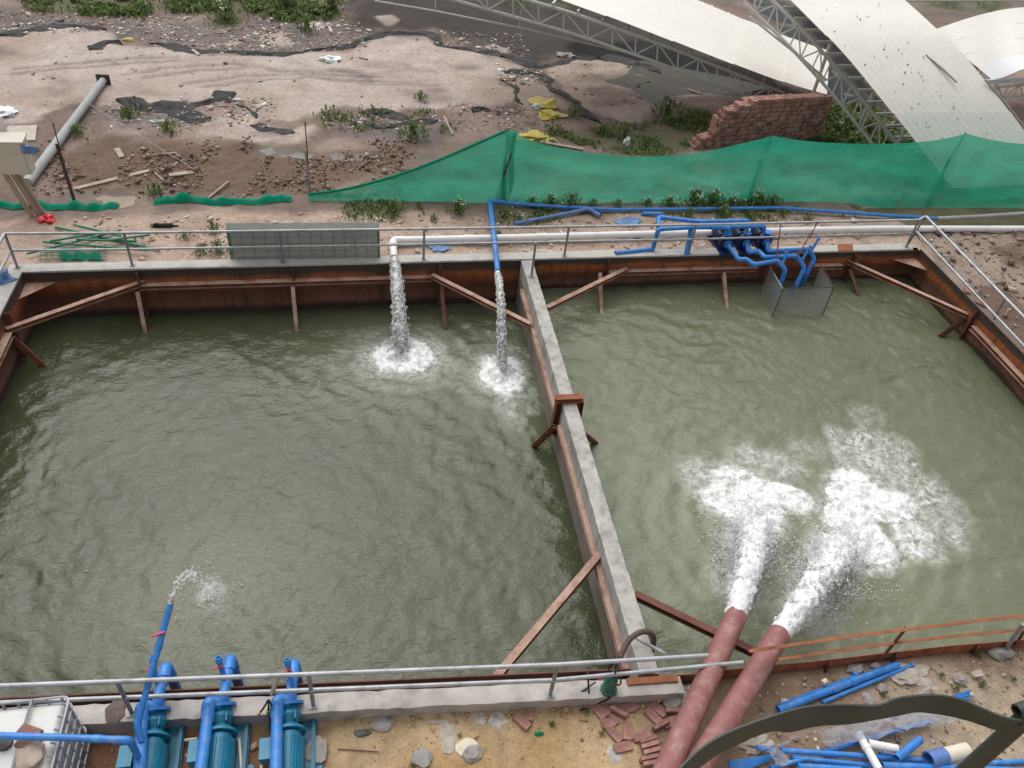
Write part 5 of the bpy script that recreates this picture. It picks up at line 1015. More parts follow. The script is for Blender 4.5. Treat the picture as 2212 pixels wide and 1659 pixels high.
for k in range(7): x = tx0 + .1 + (1.2 - .2) * k / 6; MB().tube([(x, ty1, GN + .1), (x, ty1, .83)], cr * .9, 8).build('cage_bar', M['galv'], tk); MB().tube([(x, ty0, GN + .1), (x, ty0, .83)], cr * .9, 8).build('cage_bar', M['galv'], tk)
for k in range(6): y = ty0 + .1 + .8 * k / 5; MB().tube(fillet([(tx1, y, GN + .1), (tx1, y, .80), (tx1 - .07, y, .86)], .05), cr * .9, 8).build('cage_bar', M['galv'], tk)
for x in (tx1 - .42, tx1 - .95): MB().tube([(x, ty0, .85), (x, ty1, .85)], cr * 1.1, 8).build('top_bar', M['galv_dull'], tk)
MB().box(((tx0 + tx1) / 2, (ty0 + ty1) / 2, GN + .03), (1.2, 1.0, .06)).build('pallet', M['galv_dull'], tk, False)
# ------------------------------------------------------------------ loose bricks
LB_ = [brick_mesh('loose_brick', .262, .128, .06, M['brick_loose'], seed=20 + i) for i in range(3)]
def loose(e0, e1, z, label, edge=False, k='d', group='loose bricks near the curb end', half=False, g=True, tilt=0.0, m=None):
    a, b = P(V(k, *e0), z), P(V(k, *e1), z); c = a.lerp(b, .5)
    o = link('loose_brick', m or LB_[random.randrange(3)], None, (c.x, c.y, z + (.058 if edge else .028))); o.rotation_euler = ((math.pi / 2 if edge else 0) + random.uniform(-.08, .08), tilt, math.atan2(b.y - a.y, b.x - a.x))
    if half: o.scale = (.5, 1, 1)
    return tag(o, label, 'brick', group)
gb = -.25
BL = [((345, 1125), (455, 1260), 'long brick slanting at the upper left of the loose brick heap', 0, 0), ((400, 1125), (480, 1190), 'brick tucked against the long slanting brick at the upper left', 0, 0), ((525, 1195), (600, 1235), 'greyish brick standing on edge in the upper middle of the heap', 1, 0), ((605, 1190), (690, 1155), 'brick nearest the curb in the upper middle of the heap', 0, 0),
      ((420, 1305), (500, 1295), 'pale half brick at the left edge of the heap', 0, 1), ((500, 1250), (545, 1305), 'small brick piece beside the pale half brick', 0, 1), ((480, 1330), (580, 1440), 'long brick slanting below the pale half brick', 0, 0), ((637, 1320), (642, 1400), 'brick pointing straight away in the middle of the heap', 0, 0),
      ((690, 1425), (820, 1385), 'broad brick lying just above the leaning row', 0, 0), ((530, 1510), (675, 1478), 'lone brick lying on a white rag at the lower left of the heap', 0, 0), ((740, 1468), (880, 1425), 'topmost brick of the leaning row', 1, 0), ((755, 1508), (885, 1470), 'second brick from the top of the leaning row', 1, 0), ((770, 1558), (905, 1520), 'third brick from the top of the leaning row', 1, 0),
      ((745, 1610), (885, 1580), 'fourth brick from the top of the leaning row', 1, 0), ((770, 1652), (905, 1627), 'lowest brick of the leaning row', 1, 0), ((890, 1125), (965, 1060), 'brick standing on edge beside the white boulder', 1, 0), ((835, 1130), (955, 1228), 'upper of two parallel bricks left of the red pipes', 0, 0), ((795, 1185), (905, 1290), 'lower of two parallel bricks left of the red pipes', 0, 0),
      ((975, 1205), (1065, 1205), 'brick on edge just below the white boulder', 1, 0), ((940, 1312), (1070, 1258), 'chipped brick touching the left red pipe', 0, 0), ((870, 1345), (955, 1300), 'dark brick below the chipped brick at the left red pipe', 1, 0), ((322, 1112), (316, 1172), 'brick end showing at the foot of the curb under the cables', 0, 1)]
for e0, e1, lab, ed, hf in BL: loose(e0, e1, gb, lab, bool(ed), half=bool(hf))
loose((1590, 1195), (1665, 1260), gb, 'dark red brick lying alone on the yellow soil', k='c', group=None); loose((1665, 1170), (1730, 1190), gb, 'light red half brick lying alone on the yellow soil', k='c', half=True, group=None)
loose((215, 1355), (295, 1385), .83, 'upper red brick weighing down the white tank', k='a', group=None); loose((195, 1455), (290, 1470), .83, 'lower red brick weighing down the white tank', k='a', group=None)
def rock(name, d, size, m, label, cat='stone', k='d', z=None, seed=1, amp=.45, sub=3, group=None, dz=0.0, flat=.5):
    p = P(V(k, *d), gb if z is None else z); return tag(MB().blob((p.x, p.y, p.z + size[2] * .4 + dz), size, sub, amp, 1.6, seed, flat).build(name, M[m], ang=28), label, cat, group)
rock('boulder', (1020, 1128), (.15, .12, .09), 'stone', 'white boulder at the end of the curb', seed=2)
rock('stone', (1160, 1030), (.10, .09, .07), 'stone', 'brown stone wedged between the curb end and the left red pipe', seed=3)
rock('stone', (1083, 1190), (.05, .06, .05), 'green_plastic', 'round green lump beside the left red pipe', seed=4, amp=.1)
rock('rag', (1100, 1030), (.06, .16, .05), 'white_rag', 'white rag draped at the end of the curb', 'rag', seed=5)
rock('rag', (1125, 1110), (.12, .06, .03), 'white_rag', 'white rag on the ground by the left red pipe', 'rag', seed=6)
rock('rag', (540, 1540), (.10, .13, .012), 'white_rag', 'white rag under the lone brick', 'rag', seed=7)
rock('clay_lump', (255, 1570), (.14, .16, .07), 'wood_flat', 'crumbled clay lump on top of the white tank', 'clay', 'a', .84, 8)
rock('dry_leaf', (970, 1180), (.12, .16, .012), 'brown_hose', 'brown dead leaf lying on the near curb', 'leaf', 'a', .006, 9, .5)
rock('mortar_lump', (1580, 1490), (.14, .17, .04), 'stone', 'grey mortar lump beside the right pump', 'mortar', 'b', None, 10)
rock('mortar_lump', (300, 1240), (.15, .12, .04), 'stone', 'grey mortar lump at the foot of the near curb', 'mortar', 'c', None, 11)
rock('stone', (1165, 1525), (.13, .11, .05), 'stone', 'flat grey stone in the middle of the yellow soil', 'stone', 'c', None, 12)
rock('stone', (690, 1570), (.13, .14, .05), 'stone', 'grey stone beside the blue scrap on the yellow soil', 'stone', 'c', None, 13)
rock('blue_scrap', (635, 1530), (.05, .04, .02), 'blue_pvc', 'small blue plastic scrap on the yellow soil', 'scrap', 'c', None, 14)
rock('plastic_scrap', (920, 1360), (.10, .24, .008), 'paper', 'long pale plastic scrap on the yellow soil', 'scrap', 'c', None, 15)
rock('plastic_scrap', (1230, 1180), (.08, .11, .008), 'paper', 'pale square scrap at the foot of the near curb', 'scrap', 'c', None, 16)
rock('plastic_scrap', (1395, 1210), (.13, .1, .01), 'white_rag', 'crumpled white scrap right of the pale square scrap', 'scrap', 'c', None, 17)
rock('dirt_slab', (1110, 1465), (.14, .13, .03), 'cream_pvc', 'flat yellow clod beside the flat grey stone', 'clod', 'c', None, 18)
rock('dead_leaf', (115, 1325), (.11, .05, .01), 'olive_steel', 'dark curled leaf on the yellow soil', 'leaf', 'c', None, 19)
rock('wood_chip', (820, 1222), (.13, .03, .02), 'paper', 'white stick lying at the foot of the near curb', 'stick', 'c', None, 20)
rock('bottle', (1790, 1335), (.07, .03, .025), 'net_fold', 'small light green tube on the yellow soil', 'tube', 'c', None, 21, .1)
tag(MB().tube([P(V('c', -120, 1478), -.23), P(V('c', 280, 1505), -.23)], .008, 6).build('thin_rod', M['rust_dark']), 'thin rusty rod lying on the yellow soil', 'rod')

# submersible pump, hose, cables
sp0 = P(V('d', 485, 1010), .0); sb = thing('submersible_pump', 'small green pump standing on the curb below the hose', 'pump', sp0)
MB().tube([sp0, sp0 + Z3 * .05, sp0 + Z3 * .06, sp0 + Z3 * .30, sp0 + Z3 * .36], .1, 22, rs=[.115, .115, .095, .085, .04]).build('body', M['green_plastic'], sb)
for k in range(10): a = 2 * math.pi * k / 10; MB().box(sp0 + Vector((math.cos(a) * .112, math.sin(a) * .112, .03)), (.012, .03, .035), Matrix.Rotation(a, 3, 'Z')).build('inlet_slot', M['black_rubber'], sb, False)
MB().tube([sp0 + Z3 * .34, sp0 + Vector((.03, .05, .44))], .03, 10).build('outlet', M['green_plastic'], sb)
hp = smooth_pts([P(V('d', 580, 745), .55), P(V('d', 640, 610), .62), P(V('d', 720, 540), .65), P(V('d', 800, 520), .6), P(V('d', 862, 560), .4), P(V('d', 858, 640), .0), P(V('d', 800, 800), -1.1)], 3); hp = resamp(hp, 110)
tag(MB().tube(hp, .04, 12, rs=[.045 if i % 2 else .039 for i in range(len(hp))]).build('suction_hose', M['brown_hose'], ang=60), 'brown ribbed hose arching over the divider end', 'hose')
for i, (pts, m_, lab) in enumerate(((((545, 730), (470, 860), (520, 800), (560, 760)), 'black_rubber', 'black cable coil knotted on the near railing by the hose'), (((400, 925), (470, 925), (540, 975), (600, 965), (560, 820), (548, 735)), 'rope', 'red cable looping from the railing over the small green pump'),
      (((380, 945), (300, 1000), (225, 1050), (210, 1110)), 'steel_dark', 'dark cable running from the small green pump down the curb'), (((548, 740), (535, 1000), (490, 1100), (380, 1120), (250, 1180)), 'black_rubber', 'black cable hanging from the railing to the soil'), (((312, 870), (322, 1000), (325, 1100)), 'black_rubber', 'thin black tie hanging from the lower rail'))):
    zs_ = [.84, .5, .6, .8] if i == 0 else [.1, .25, .35, .15, .5, .84] if i == 1 else [.08, .03, -.05, -.25] if i == 2 else [.84, .05, -.02, -.22, -.23] if i == 3 else [.42, .05, -.1]
    tag(MB().tube(smooth_pts([P(V('d', *p), z) for p, z in zip(pts, zs_)], 3), .014, 8).build('cable', M[m_]), lab, 'cable', 'cables at the hose')

# ================================================================== PIPES LYING AT THE LOWER RIGHT
def lay(e0, e1, r, lab, m='blue_pvc', z=-.18, z2=None, hollow=.12, coup=()): return pipe('plastic_pipe', lab, [P(V('e', *e0), z), P(V('e', *e1), z if z2 is None else z2)], r, m, .1, False, hollow, 'loose pipes at the lower right', couplings=coup, seg=16)
lay((232, 1140), (1195, 778), .058, 'thickest blue pipe lying by the steel edging, with two couplings', coup=((0, .46), (0, .62)))
lay((590, 1080), (1322, 778), .030, 'slim blue pipe alongside the thickest blue pipe', z=-.2)
lay((235, 1105), (880, 860), .026, 'slim blue pipe half hidden behind the thickest blue pipe', z=-.22)
lay((832, 838), (872, 862), .03, 'short blue stub beside the steel edging', z=-.2)
for i, (a, b) in enumerate((((1640, 1030), (1782, 984)), ((1650, 1040), (1772, 1003)), ((1660, 1048), (1772, 1022)), ((1700, 1050), (1802, 1046)))): lay(a, b, .012, 'thin blue rod, number %s from the top in the small bundle behind the dark band' % ['first', 'second', 'third', 'fourth'][i], z=-.21)
lay((252, 1465), (1400, 1545), .040, 'long blue pipe crossing under the white tee', z=-.1)
lay((345, 1525), (1000, 1590), .036, 'blue pipe lying below the long crossing pipe', z=-.14)
lay((60, 1443), (200, 1462), .034, 'short blue pipe with its open end at the left of the heap', z=-.12)
lay((600, 1478), (1460, 1228), .036, 'blue pipe rising to the right under the clear film', z=-.16)
lay((1185, 1532), (1375, 1380), .058, 'short thick blue pipe with its open end facing the camera', z=.02)
lay((1070, 1588), (2330, 1640), .050, 'blue pipe along the bottom edge right of the white tee', z=-.02)
lay((1050, 1500), (1560, 1560), .034, 'blue pipe between the white tee and the cream pipe', z=-.17)
lay((1880, 1572), (2330, 1552), .036, 'blue pipe behind the cream pipe at the right edge', z=-.2)
lay((390, 1595), (900, 1625), .045, 'blue pipe at the very bottom of the heap', z=-.06)
lay((170, 1605), (420, 1545), .034, 'blue pipe slanting over the rods at the bottom left of the heap', z=-.14)
for i in range(7): lay((-160, 1660 - i * 17), (110 + i * 30, 1570 - i * 13), .013, '%s thin blue rod from the bottom in the fan of rods under the plastic film' % ['first', 'second', 'third', 'fourth', 'fifth', 'sixth', 'seventh'][i], z=-.2 + .01 * i)
tt = thing('pipe_tee', 'white plastic pipe tee lying on the blue pipes', 'pipe tee', P(V('e', 970, 1450), -.1))
MB().tube([P(V('e', 880, 1330), .0), P(V('e', 1045, 1620), .04)], .058, 20, hollow=.1).build('run', M['white_pvc'], tt); MB().tube([P(V('e', 955, 1410), .02), P(V('e', 1190, 1455), .0)], .058, 20, hollow=.1).build('branch', M['white_pvc'], tt)
q0_, q1_ = P(V('e', 880, 1330), .0), P(V('e', 1045, 1620), .04); MB().tube([q0_.lerp(q1_, .36), q0_.lerp(q1_, .44)], .066, 20).build('socket', M['white_pvc'], tt)
cp = thing('pipe_stub', 'stubby cream pipe with a blue collar at its open end', 'pipe', P(V('e', 1600, 1500), -.1)); c0_, c1_ = P(V('e', 1440, 1545), .02), P(V('e', 1750, 1465), -.02)
MB().tube([c0_.lerp(c1_, .2), c1_], .105, 24, hollow=.1).build('cream_body', M['cream_pvc'], cp); MB().tube([c0_, c0_.lerp(c1_, .42)], .118, 26, hollow=.16).build('blue_collar', M['blue_pvc_dusty'], cp)
def film(pts, z, label, k='e', seed=1, m='film', w=.1, lift=.12):
    a = [P(V(k, *p), z) for p in pts]; o = []; n = 22
    for i in range(n + 1):
        row = []
        for j in range(n + 1):
            p = a[0].lerp(a[1], j / n).lerp(a[3].lerp(a[2], j / n), i / n); s = Vector((p.x * 5, p.y * 5, seed * 4.4)); row.append((p.x + .06 * mnoise.noise(s * .7), p.y + .06 * mnoise.noise(s * .7 + Vector((9, 9, 9))), p.z + lift * .5 + lift * mnoise.fractal(s, 1, 2, 4)))
        o.append(row)
    return tag(MB().sheet(o).build('plastic_film', M[m], ang=35), label, 'plastic film', 'crumpled films on the pipe heap')
film([(960, 1200), (1360, 1135), (1720, 1200), (1250, 1330)], -.08, 'crumpled clear film over the blue pipes behind the dark band', seed=1)
film([(520, 1320), (960, 1200), (1250, 1330), (640, 1450)], -.08, 'crumpled clear film left of the white tee', seed=2)
film([(100, 1490), (260, 1460), (330, 1560), (190, 1590)], -.06, 'small torn film over the fan of thin rods', seed=3)
film([(1330, 1010), (1500, 962), (1520, 990), (1400, 1012)], -.15, 'pale film scrap showing behind the dark band', seed=4, m='white_rag', lift=.05)
film([(-20, 1520), (260, 1440), (560, 1310), (300, 1395)], -.12, 'grey film strip along the left of the pipe heap', seed=5)
rock('cloth_heap', (1300, 870), (.32, .17, .05), 'paper', 'crumpled brown paper heap right of the thickest blue pipe', 'paper', 'e', None, 31, .9)
rock('paper_bag', (80, 1420), (.22, .10, .06), 'paper', 'crumpled brown paper at the left of the pipe heap', 'paper', 'e', None, 32, .9)
rock('stone', (1070, 975), (.08, .07, .05), 'stone', 'pale stone below the slim blue pipe', 'stone', 'e', None, 33); rock('stone', (960, 1060), (.09, .10, .04), 'stone', 'flat pale stone at the dark band below the slim blue pipe', 'stone', 'e', None, 34)
rock('stone', (1690, 905), (.11, .09, .07), 'stone', 'reddish grey stone left of the broken tile', 'stone', 'e', None, 35); rock('stone', (850, 820), (.14, .08, .06), 'stone', 'grey stone at the left end of the steel edging stiffener', 'stone', 'e', None, 36); rock('stone', (1010, 795), (.09, .07, .06), 'stone', 'rounded stone at the foot of the steel edging', 'stone', 'e', None, 37)
a_ = [P(V('e', *p), -.19) for p in ((1780, 840), (1860, 818), (1885, 870), (1808, 882))]; tag(MB().prism(a_, (0, 0, .02)).build('broken_tile', M['paper'], smooth=False), 'square pale broken tile lying at the right', 'tile')
pipe('pipe_offcut', 'tiny grey pipe offcut lying in the mud left of the thickest blue pipe', [P(V('e', 588, 925), -.15), P(V('e', 620, 905), -.15)], .04, 'cream_pvc', .1, False, .25)

# ================================================================== FOREGROUND BAND (a railing below the viewpoint)
zt, zb_ = 6.45, 6.28
upE = Parc('d', [(1020, 1700), (1250, 1470), (1500, 1335), (1700, 1262), (1866, 1207)], zt) + Parc('e', [(250, 1160), (450, 1100), (800, 1085), (1040, 1105), (1180, 1030), (1500, 1005), (1700, 1040), (1900, 1130), (2060, 1198), (2200, 1215)], zt)
loE = Parc('d', [(1100, 1760), (1330, 1560), (1560, 1440), (1730, 1370), (1866, 1328)], zb_) + Parc('e', [(300, 1320), (560, 1250), (780, 1250), (1000, 1210), (1250, 1165), (1350, 1140), (1600, 1175), (1800, 1225), (2000, 1300), (2160, 1330)], zb_)
hr = thing('handrail', 'dark green bent steel band on a post close to the viewpoint', 'handrail', (upE[-1].x, upE[-1].y, -.25))
ua, ub = resamp(smooth_pts(upE, 2), 60), resamp(smooth_pts(loE, 2), 60); rows = []
for i in range(7): t = i / 6; rows.append([a.lerp(b, t) + Vector((0, 0, .006 * math.sin(math.pi * t))) for a, b in zip(ua, ub)])
MB().sheet(rows, .012).build('band', M['olive_steel'], hr, ang=60)
pc = P(V('e', 2170, 1250), 6.36); MB().tube([(pc.x, pc.y, -.3), (pc.x, pc.y, 6.4)], .052, 18).build('post', M['olive_steel'], hr)
pe = ua[1].lerp(ub[1], .5); MB().tube([(pe.x, pe.y - .06, -.3), (pe.x, pe.y - .06, 6.38)], .052, 18).build('post', M['olive_steel'], hr)
rg = P(V('e', 2190, 1150), 6.45); MB().tube([rg + Vector((-.03, 0, 0)), rg + Vector((.16, .02, .03))], .045, 16, hollow=.25).build('end_tube', M['olive_steel'], hr)

# ================================================================== LEFT BANK
cbp = G((82, 468)); yc_ = cbp.y
cab = thing('control_cabinet', 'cream electrical cabinet on a wooden post at the left edge', 'cabinet', cbp)
br_ = WY((72, 377), yc_ - .1); tl_ = WY((48, 306), yc_ - .1); zt_ = tl_.z; cw = .95
MB().box((br_.x - cw / 2 - .02, yc_ + .05, (br_.z + zt_) / 2), (cw, .32, zt_ - br_.z)).build('cabinet_box', M['cabinet'], cab, False)
MB().box((br_.x - cw / 2 - .02, yc_ + .04, zt_ + .02), (cw + .08, .42, .035), Matrix.Rotation(R(6), 3, 'X')).build('rain_hood', M['cabinet'], cab, False)
MB().box((br_.x - cw / 2 - .02, yc_ - .118, (br_.z + zt_) / 2), (cw - .08, .012, zt_ - br_.z - .08)).build('door', M['cabinet'], cab, False)
for k, dx in enumerate((-.11, .03, .12)): MB().beam((cbp.x + dx, yc_ + .02 + .05 * k, cbp.z - .1), (cbp.x + dx - .34, yc_ + .03 + .05 * k, br_.z + .15), B_prof(.10, .05), up=(0, 1, 0)).build('post_plank', M['wood'], cab, False)
q_ = WY((58, 318), yc_); tag(MB().blob((q_.x + .08, yc_ - .12, q_.z), (.17, .06, .10), 3, .8, 2, 3).build('cloth', M['blue_bag'], ang=40), 'blue cloth hanging at the side of the cream cabinet', 'cloth')
pq = WY((12, 300), yc_ + .5); tag(MB().tube([(pq.x, yc_ + .5, 0), (pq.x - .02, yc_ + .5, pq.z + .55)], .10, 16).build('pole', M['white_pvc']), 'thick white pole standing behind the cream cabinet', 'pole')
gpA, gpB = G(V('1', 772, 635)), G(V('1', 215, 1385)); ge = (gpA - gpB).normalized()
gpp = thing('concrete_pole', 'long grey round pole lying on the ground at the left', 'pole', gpB)
MB().tube([gpB + Z3 * .12, gpA + Z3 * .14], .118, 22, rs=[.125, .105]).build('shaft', M['grey_pipe'], gpp); MB().box(gpA + Z3 * .14 + ge * .02, (.40, .03, .36), Matrix.Rotation(math.atan2(ge.y, ge.x) - math.pi / 2, 3, 'Z')).build('end_plate', M['steel_dark'], gpp, False)
def stake(base, topn, split, lab, m2):
    b = G(base); t = thing('steel_stake', lab, 'stake', b, 'steel stakes left of the fence'); tp = WY(topn, b.y); mid_ = WY(split, b.y)
    MB().beam(b - Z3 * .1, mid_, L_prof(.06, .06, .01), up=(0, 1, 0)).build('angle_iron', M[m2], t, False); MB().tube([mid_.lerp(b, .35), tp], .014, 8).build('bar', M['rust_dark'], t)
stake(V('1', 560, 1500), V('1', 390, 905), V('1', 425, 1062), 'rusty stake standing beside the grey pole', 'steel_dark'); stake(V('2', 452, 1432), V('2', 405, 897), V('2', 418, 1110), 'grey stake standing at the low end of the net fence', 'galv_dull')
tag(MB().tube([WY(V('1', 600, 730), 24.5), G(V('1', 1440, 1290)) + Z3 * .05], .008, 6).build('guy_wire', M['galv']), 'thin pale guy wire slanting over the left bank', 'wire')
def plank(k, a, b, w_, lab, th=.035, m='wood_flat', cat='plank', dz=.03): 
    p, q = G(V(k, *a), dz), G(V(k, *b), dz); return tag(MB().beam(p, q, B_prof(w_, th)).build('plank', M[m], None, False), lab, cat, 'loose planks on the far bank')
plank('1', (545, 1398), (1105, 1292), .13, 'long plank lying behind the fallen net'); plank('1', (870, 1130), (905, 1185), .14, 'short board lying on the churned soil'); plank('1', (1180, 1172), (1310, 1166), .05, 'thin lath lying on the churned soil'); plank('1', (1255, 1325), (1480, 1292), .16, 'pale board lying left of the fence stake')
plank('1', (1540, 1470), (1690, 1375), .05, 'dark lath leaning by the fallen net', m='wood'); plank('2', (575, 175), (600, 240), .12, 'white short board near the top of the bank', m='white_rag'); plank('1', (1420, 375), (1470, 420), .10, 'pale short board on the black sheet', m='white_rag'); plank('2', (1430, 870), (1495, 1000), .06, 'grey branch lying behind the net fence', m='wood_flat'); plank('3', (300, 1050), (610, 1112), .10, 'long plank showing over the top of the net fence', dz=.05); plank('3', (320, 985), (430, 1060), .03, 'thin bamboo stick behind the net fence')
plank('2', (805, 435), (870, 450), .05, 'dark stick lying on the pale silt', m='wood'); plank('1', (1150, 1310), (1210, 1360), .04, 'thin stick beside the fallen net', m='wood'); plank('3', (1380, 655), (1480, 700), .10, 'grey board in the flood water', m='wood_flat')
a_ = [G(V('1', *p), .02) for p in ((60, 945), (280, 938), (265, 1050), (50, 1055))]
for p in a_: p.z = -.02
tag(MB().prism(a_, (0, 0, .03)).build('board', M['paper'], smooth=False), 'flat pale sheet board lying behind the cream cabinet', 'board')
for i, (a, b) in enumerate((((1155, 1385), (1088, 1560)), ((1190, 1455), (1148, 1552)))):
    q = P(V('4', *b), -.3); tag(MB().tube([q, WY(V('4', *a), q.y + .15)], .022, 7).build('stick', M['wood_flat']), ['taller bare stick standing in the ditch', 'shorter bare stick standing in the ditch'][i], 'stick')
def bag(k, d, size, m, lab, seed, cat='bag', sub=3, amp=.9, name='plastic_bag'):
    p = G(V(k, *d)); return tag(MB().blob((p.x, p.y, p.z + size[2] * .35), size, sub, amp, 1.8, seed, .5).build(name, M[m], ang=30), lab, cat)
bag('2', (590, 458), (.30, .22, .12), 'white_bag', 'crumpled white plastic bag on the pale silt', 1); bag('3', (325, 795), (.42, .34, .14), 'yellow_bag', 'torn yellow sack behind the net fence', 2); bag('3', (370, 868), (.38, .30, .10), 'yellow_bag', 'flattened yellow sack below the torn one', 3); bag('3', (255, 1010), (.45, .30, .10), 'yellow_bag', 'yellow sack just over the top of the net fence', 4); bag('3', (285, 808), (.20, .16, .10), 'white_bag', 'white lining of the torn yellow sack', 14)
bag('1', (955, 308), (.19, .10, .08), 'yellow_bag', 'bright yellow bottle near the black sheet', 5, 'bottle', 3, .2, 'bottle'); bag('5', (350, 150), (.16, .14, .10), 'red_bag', 'red plastic bag on the bank below the cabinet post', 6); bag('5', (1210, 202), (.24, .06, .06), 'black_sheet', 'scrap of black plastic on the bank left of the screen box', 7, 'scrap', name='plastic_scrap'); bag('6', (1390, 365), (.20, .16, .05), 'blue_bag', 'blue plastic scrap under the white pipe', 8, 'scrap', name='plastic_scrap'); bag('6', (1455, 370), (.13, .05, .05), 'film', 'clear plastic bottle under the white pipe', 9, 'bottle', 3, .15, 'bottle')
bag('7', (950, 350), (.30, .22, .03), 'blue_bag', 'pale blue film patch on the bank left of the header pipes', 10, 'scrap', name='plastic_scrap'); bag('1', (25, 840), (.35, .35, .12), 'white_bag', 'white rubbish heap at the left edge', 11, 'rubbish', name='rubbish_heap'); bag('1', (1195, 905), (.30, .10, .05), 'white_rag', 'white slab scrap among the black sheet', 12, 'scrap', name='slab_scrap')
bag('3', (935, 1070), (.10, .12, .18), 'white_bag', 'small white bag in the grass right of the yellow sacks', 13); bag('5', (-5, 605), (.25, .2, .2), 'blue_bag', 'blue bag at the left edge beside the pool coping', 15); bag('3', (480, 405), (.30, .18, .08), 'stone', 'pale flat stone on the dark ground under the truss', 16, 'stone', name='stone')
for i, pts in enumerate((((225, 580), (310, 568), (420, 580)), ((530, 582), (640, 572), (760, 568), (845, 568)))):
    tag(MB().tube(smooth_pts([G(V('7', *p), .03) for p in pts]), .03, 8).build('hose', M['cream_pvc']), ['short pale hose lying behind the coping at the divider', 'long pale hose lying behind the coping right of the divider'][i], 'hose')
tag(MB().tube([G(V('7', 1400, 552), .03), G(V('7', 1510, 522), .05)], .02, 8).build('conduit', M['white_pvc']), 'short white conduit left of the far pumps', 'conduit')
a_ = [G(V('7', *p), .03) for p in ((1420, 490), (1500, 482), (1520, 555), (1440, 570))]
for p in a_: p.z = -.03
tag(MB().prism(a_, (0, 0, .03)).build('board', M['brick_pale'], smooth=False), 'reddish board under the left far pump', 'board')
# screen box behind the railing
bx0, bx1 = P(V('5', 1740, 447), 0), P(V('6', 960, 427), 0); bz = .80; by0, by1 = bx0.y + .05, bx0.y + .32
sb_ = thing('net_box', 'long grey net-wrapped box standing behind the far railing', 'box', ((bx0.x + bx1.x) / 2, by0, -.05))
def wrap(a, b, c, d, seed, nx=30, ny=8):
    rows = []
    for i in range(ny + 1): rows.append([Vector(a).lerp(Vector(b), j / nx).lerp(Vector(d).lerp(Vector(c), j / nx), i / ny) + Vector((0, .015, .012)) * mnoise.fractal(Vector((j * .5, i * .8, seed)), 1, 2, 3) for j in range(nx + 1)])
    return MB().sheet(rows)
xa, xb = bx0.x - .12, bx1.x
wrap((bx0.x, by0, -.06), (xb, by0, -.06), (xb, by0, bz), (xa, by0, bz), 1).build('front_net', M['grey_net'], sb_, ang=180); wrap((xa, by0, bz), (xb, by0, bz), (xb, by1, bz), (xa, by1, bz), 2).build('top_net', M['grey_net'], sb_, ang=180); wrap((xa, by1, -.06), (bx0.x, by0, -.06), (xa, by0, bz), (xa, by1, bz), 3, 6).build('side_net', M['grey_net'], sb_, ang=180); wrap((xa, by1, -.06), (xb, by1, -.06), (xb, by1, bz), (xa, by1, bz), 4).build('back_net', M['grey_net'], sb_, ang=180)
for k in range(14): x = xa + .05 + (xb - xa - .1) * k / 13; MB().tube([(x, by0 + .02, -.05), (x, by0 + .02, bz - .01)], .008, 5).build('wire', M['green_paint'], sb_)
for k in range(5): z = .02 + .19 * k; MB().tube([(xa + .04, by0 + .03, z), (xb - .03, by0 + .03, z)], .008, 5).build('wire', M['green_paint'], sb_)
for x in (xa + .02, xb - .02):
    for y in (by0 + .02, by1 - .02): MB().tube([(x, y, -.06), (x, y, bz)], .02, 6).build('corner_bar', M['green_paint'], sb_)
# green rods
rods = [((410, 212), (1180, 382)), ((325, 330), (1100, 408)), ((208, 428), (900, 245)), ((820, 335), (1120, 303)), ((380, 350), (820, 262)), ((580, 345), (1010, 318)), ((560, 240), (900, 305))]
nm_ = ['longest', 'second longest', 'steeply slanting', 'short right', 'short left', 'middle', 'short rear']
for i, (a, b) in enumerate(rods): tag(MB().tube([G(V('5', *a), .05 + .03 * i), G(V('5', *b), .05 + .03 * ((i * 3) % 5))], .028, 8).build('green_rod', M['green_paint']), '%s green rod of the heap behind the left railing' % nm_[i], 'rod', 'green rods')
gm = thing('wire_mesh_roll', 'flattened roll of green wire mesh under the green rods', 'wire mesh', G(V('5', 600, 420)))
for k in range(12): a = G(V('5', 330 + 42 * k, 380), .04); b = G(V('5', 310 + 42 * k, 455), .06); MB().tube(smooth_pts([a, a.lerp(b, .5) + Z3 * (.16 + .04 * math.sin(k))  , b]), .008, 5).build('wire', M['green_paint'], gm)
for k in range(7): y = 380 + 12 * k; MB().tube(smooth_pts([G(V('5', 320, y), .05 + .1 * math.sin(k / 6 * 3.14)), G(V('5', 560, y + 3), .09 + .1 * math.sin(k / 6 * 3.14)), G(V('5', 790, y), .05 + .1 * math.sin(k / 6 * 3.14))]), .008, 5).build('wire', M['green_paint'], gm)
a_ = [G(V('5', *p), .05) for p in ((440, 400), (740, 400), (760, 455), (450, 455))]; MB().sheet([[a_[0].lerp(a_[1], j / 16) + Vector((0, 0, .04 * math.sin(j))) for j in range(17)], [a_[3].lerp(a_[2], j / 16) + Vector((0, 0, .05 * math.cos(j))) for j in range(17)]]).build('net_scrap', M['net_fold'], gm, ang=180)

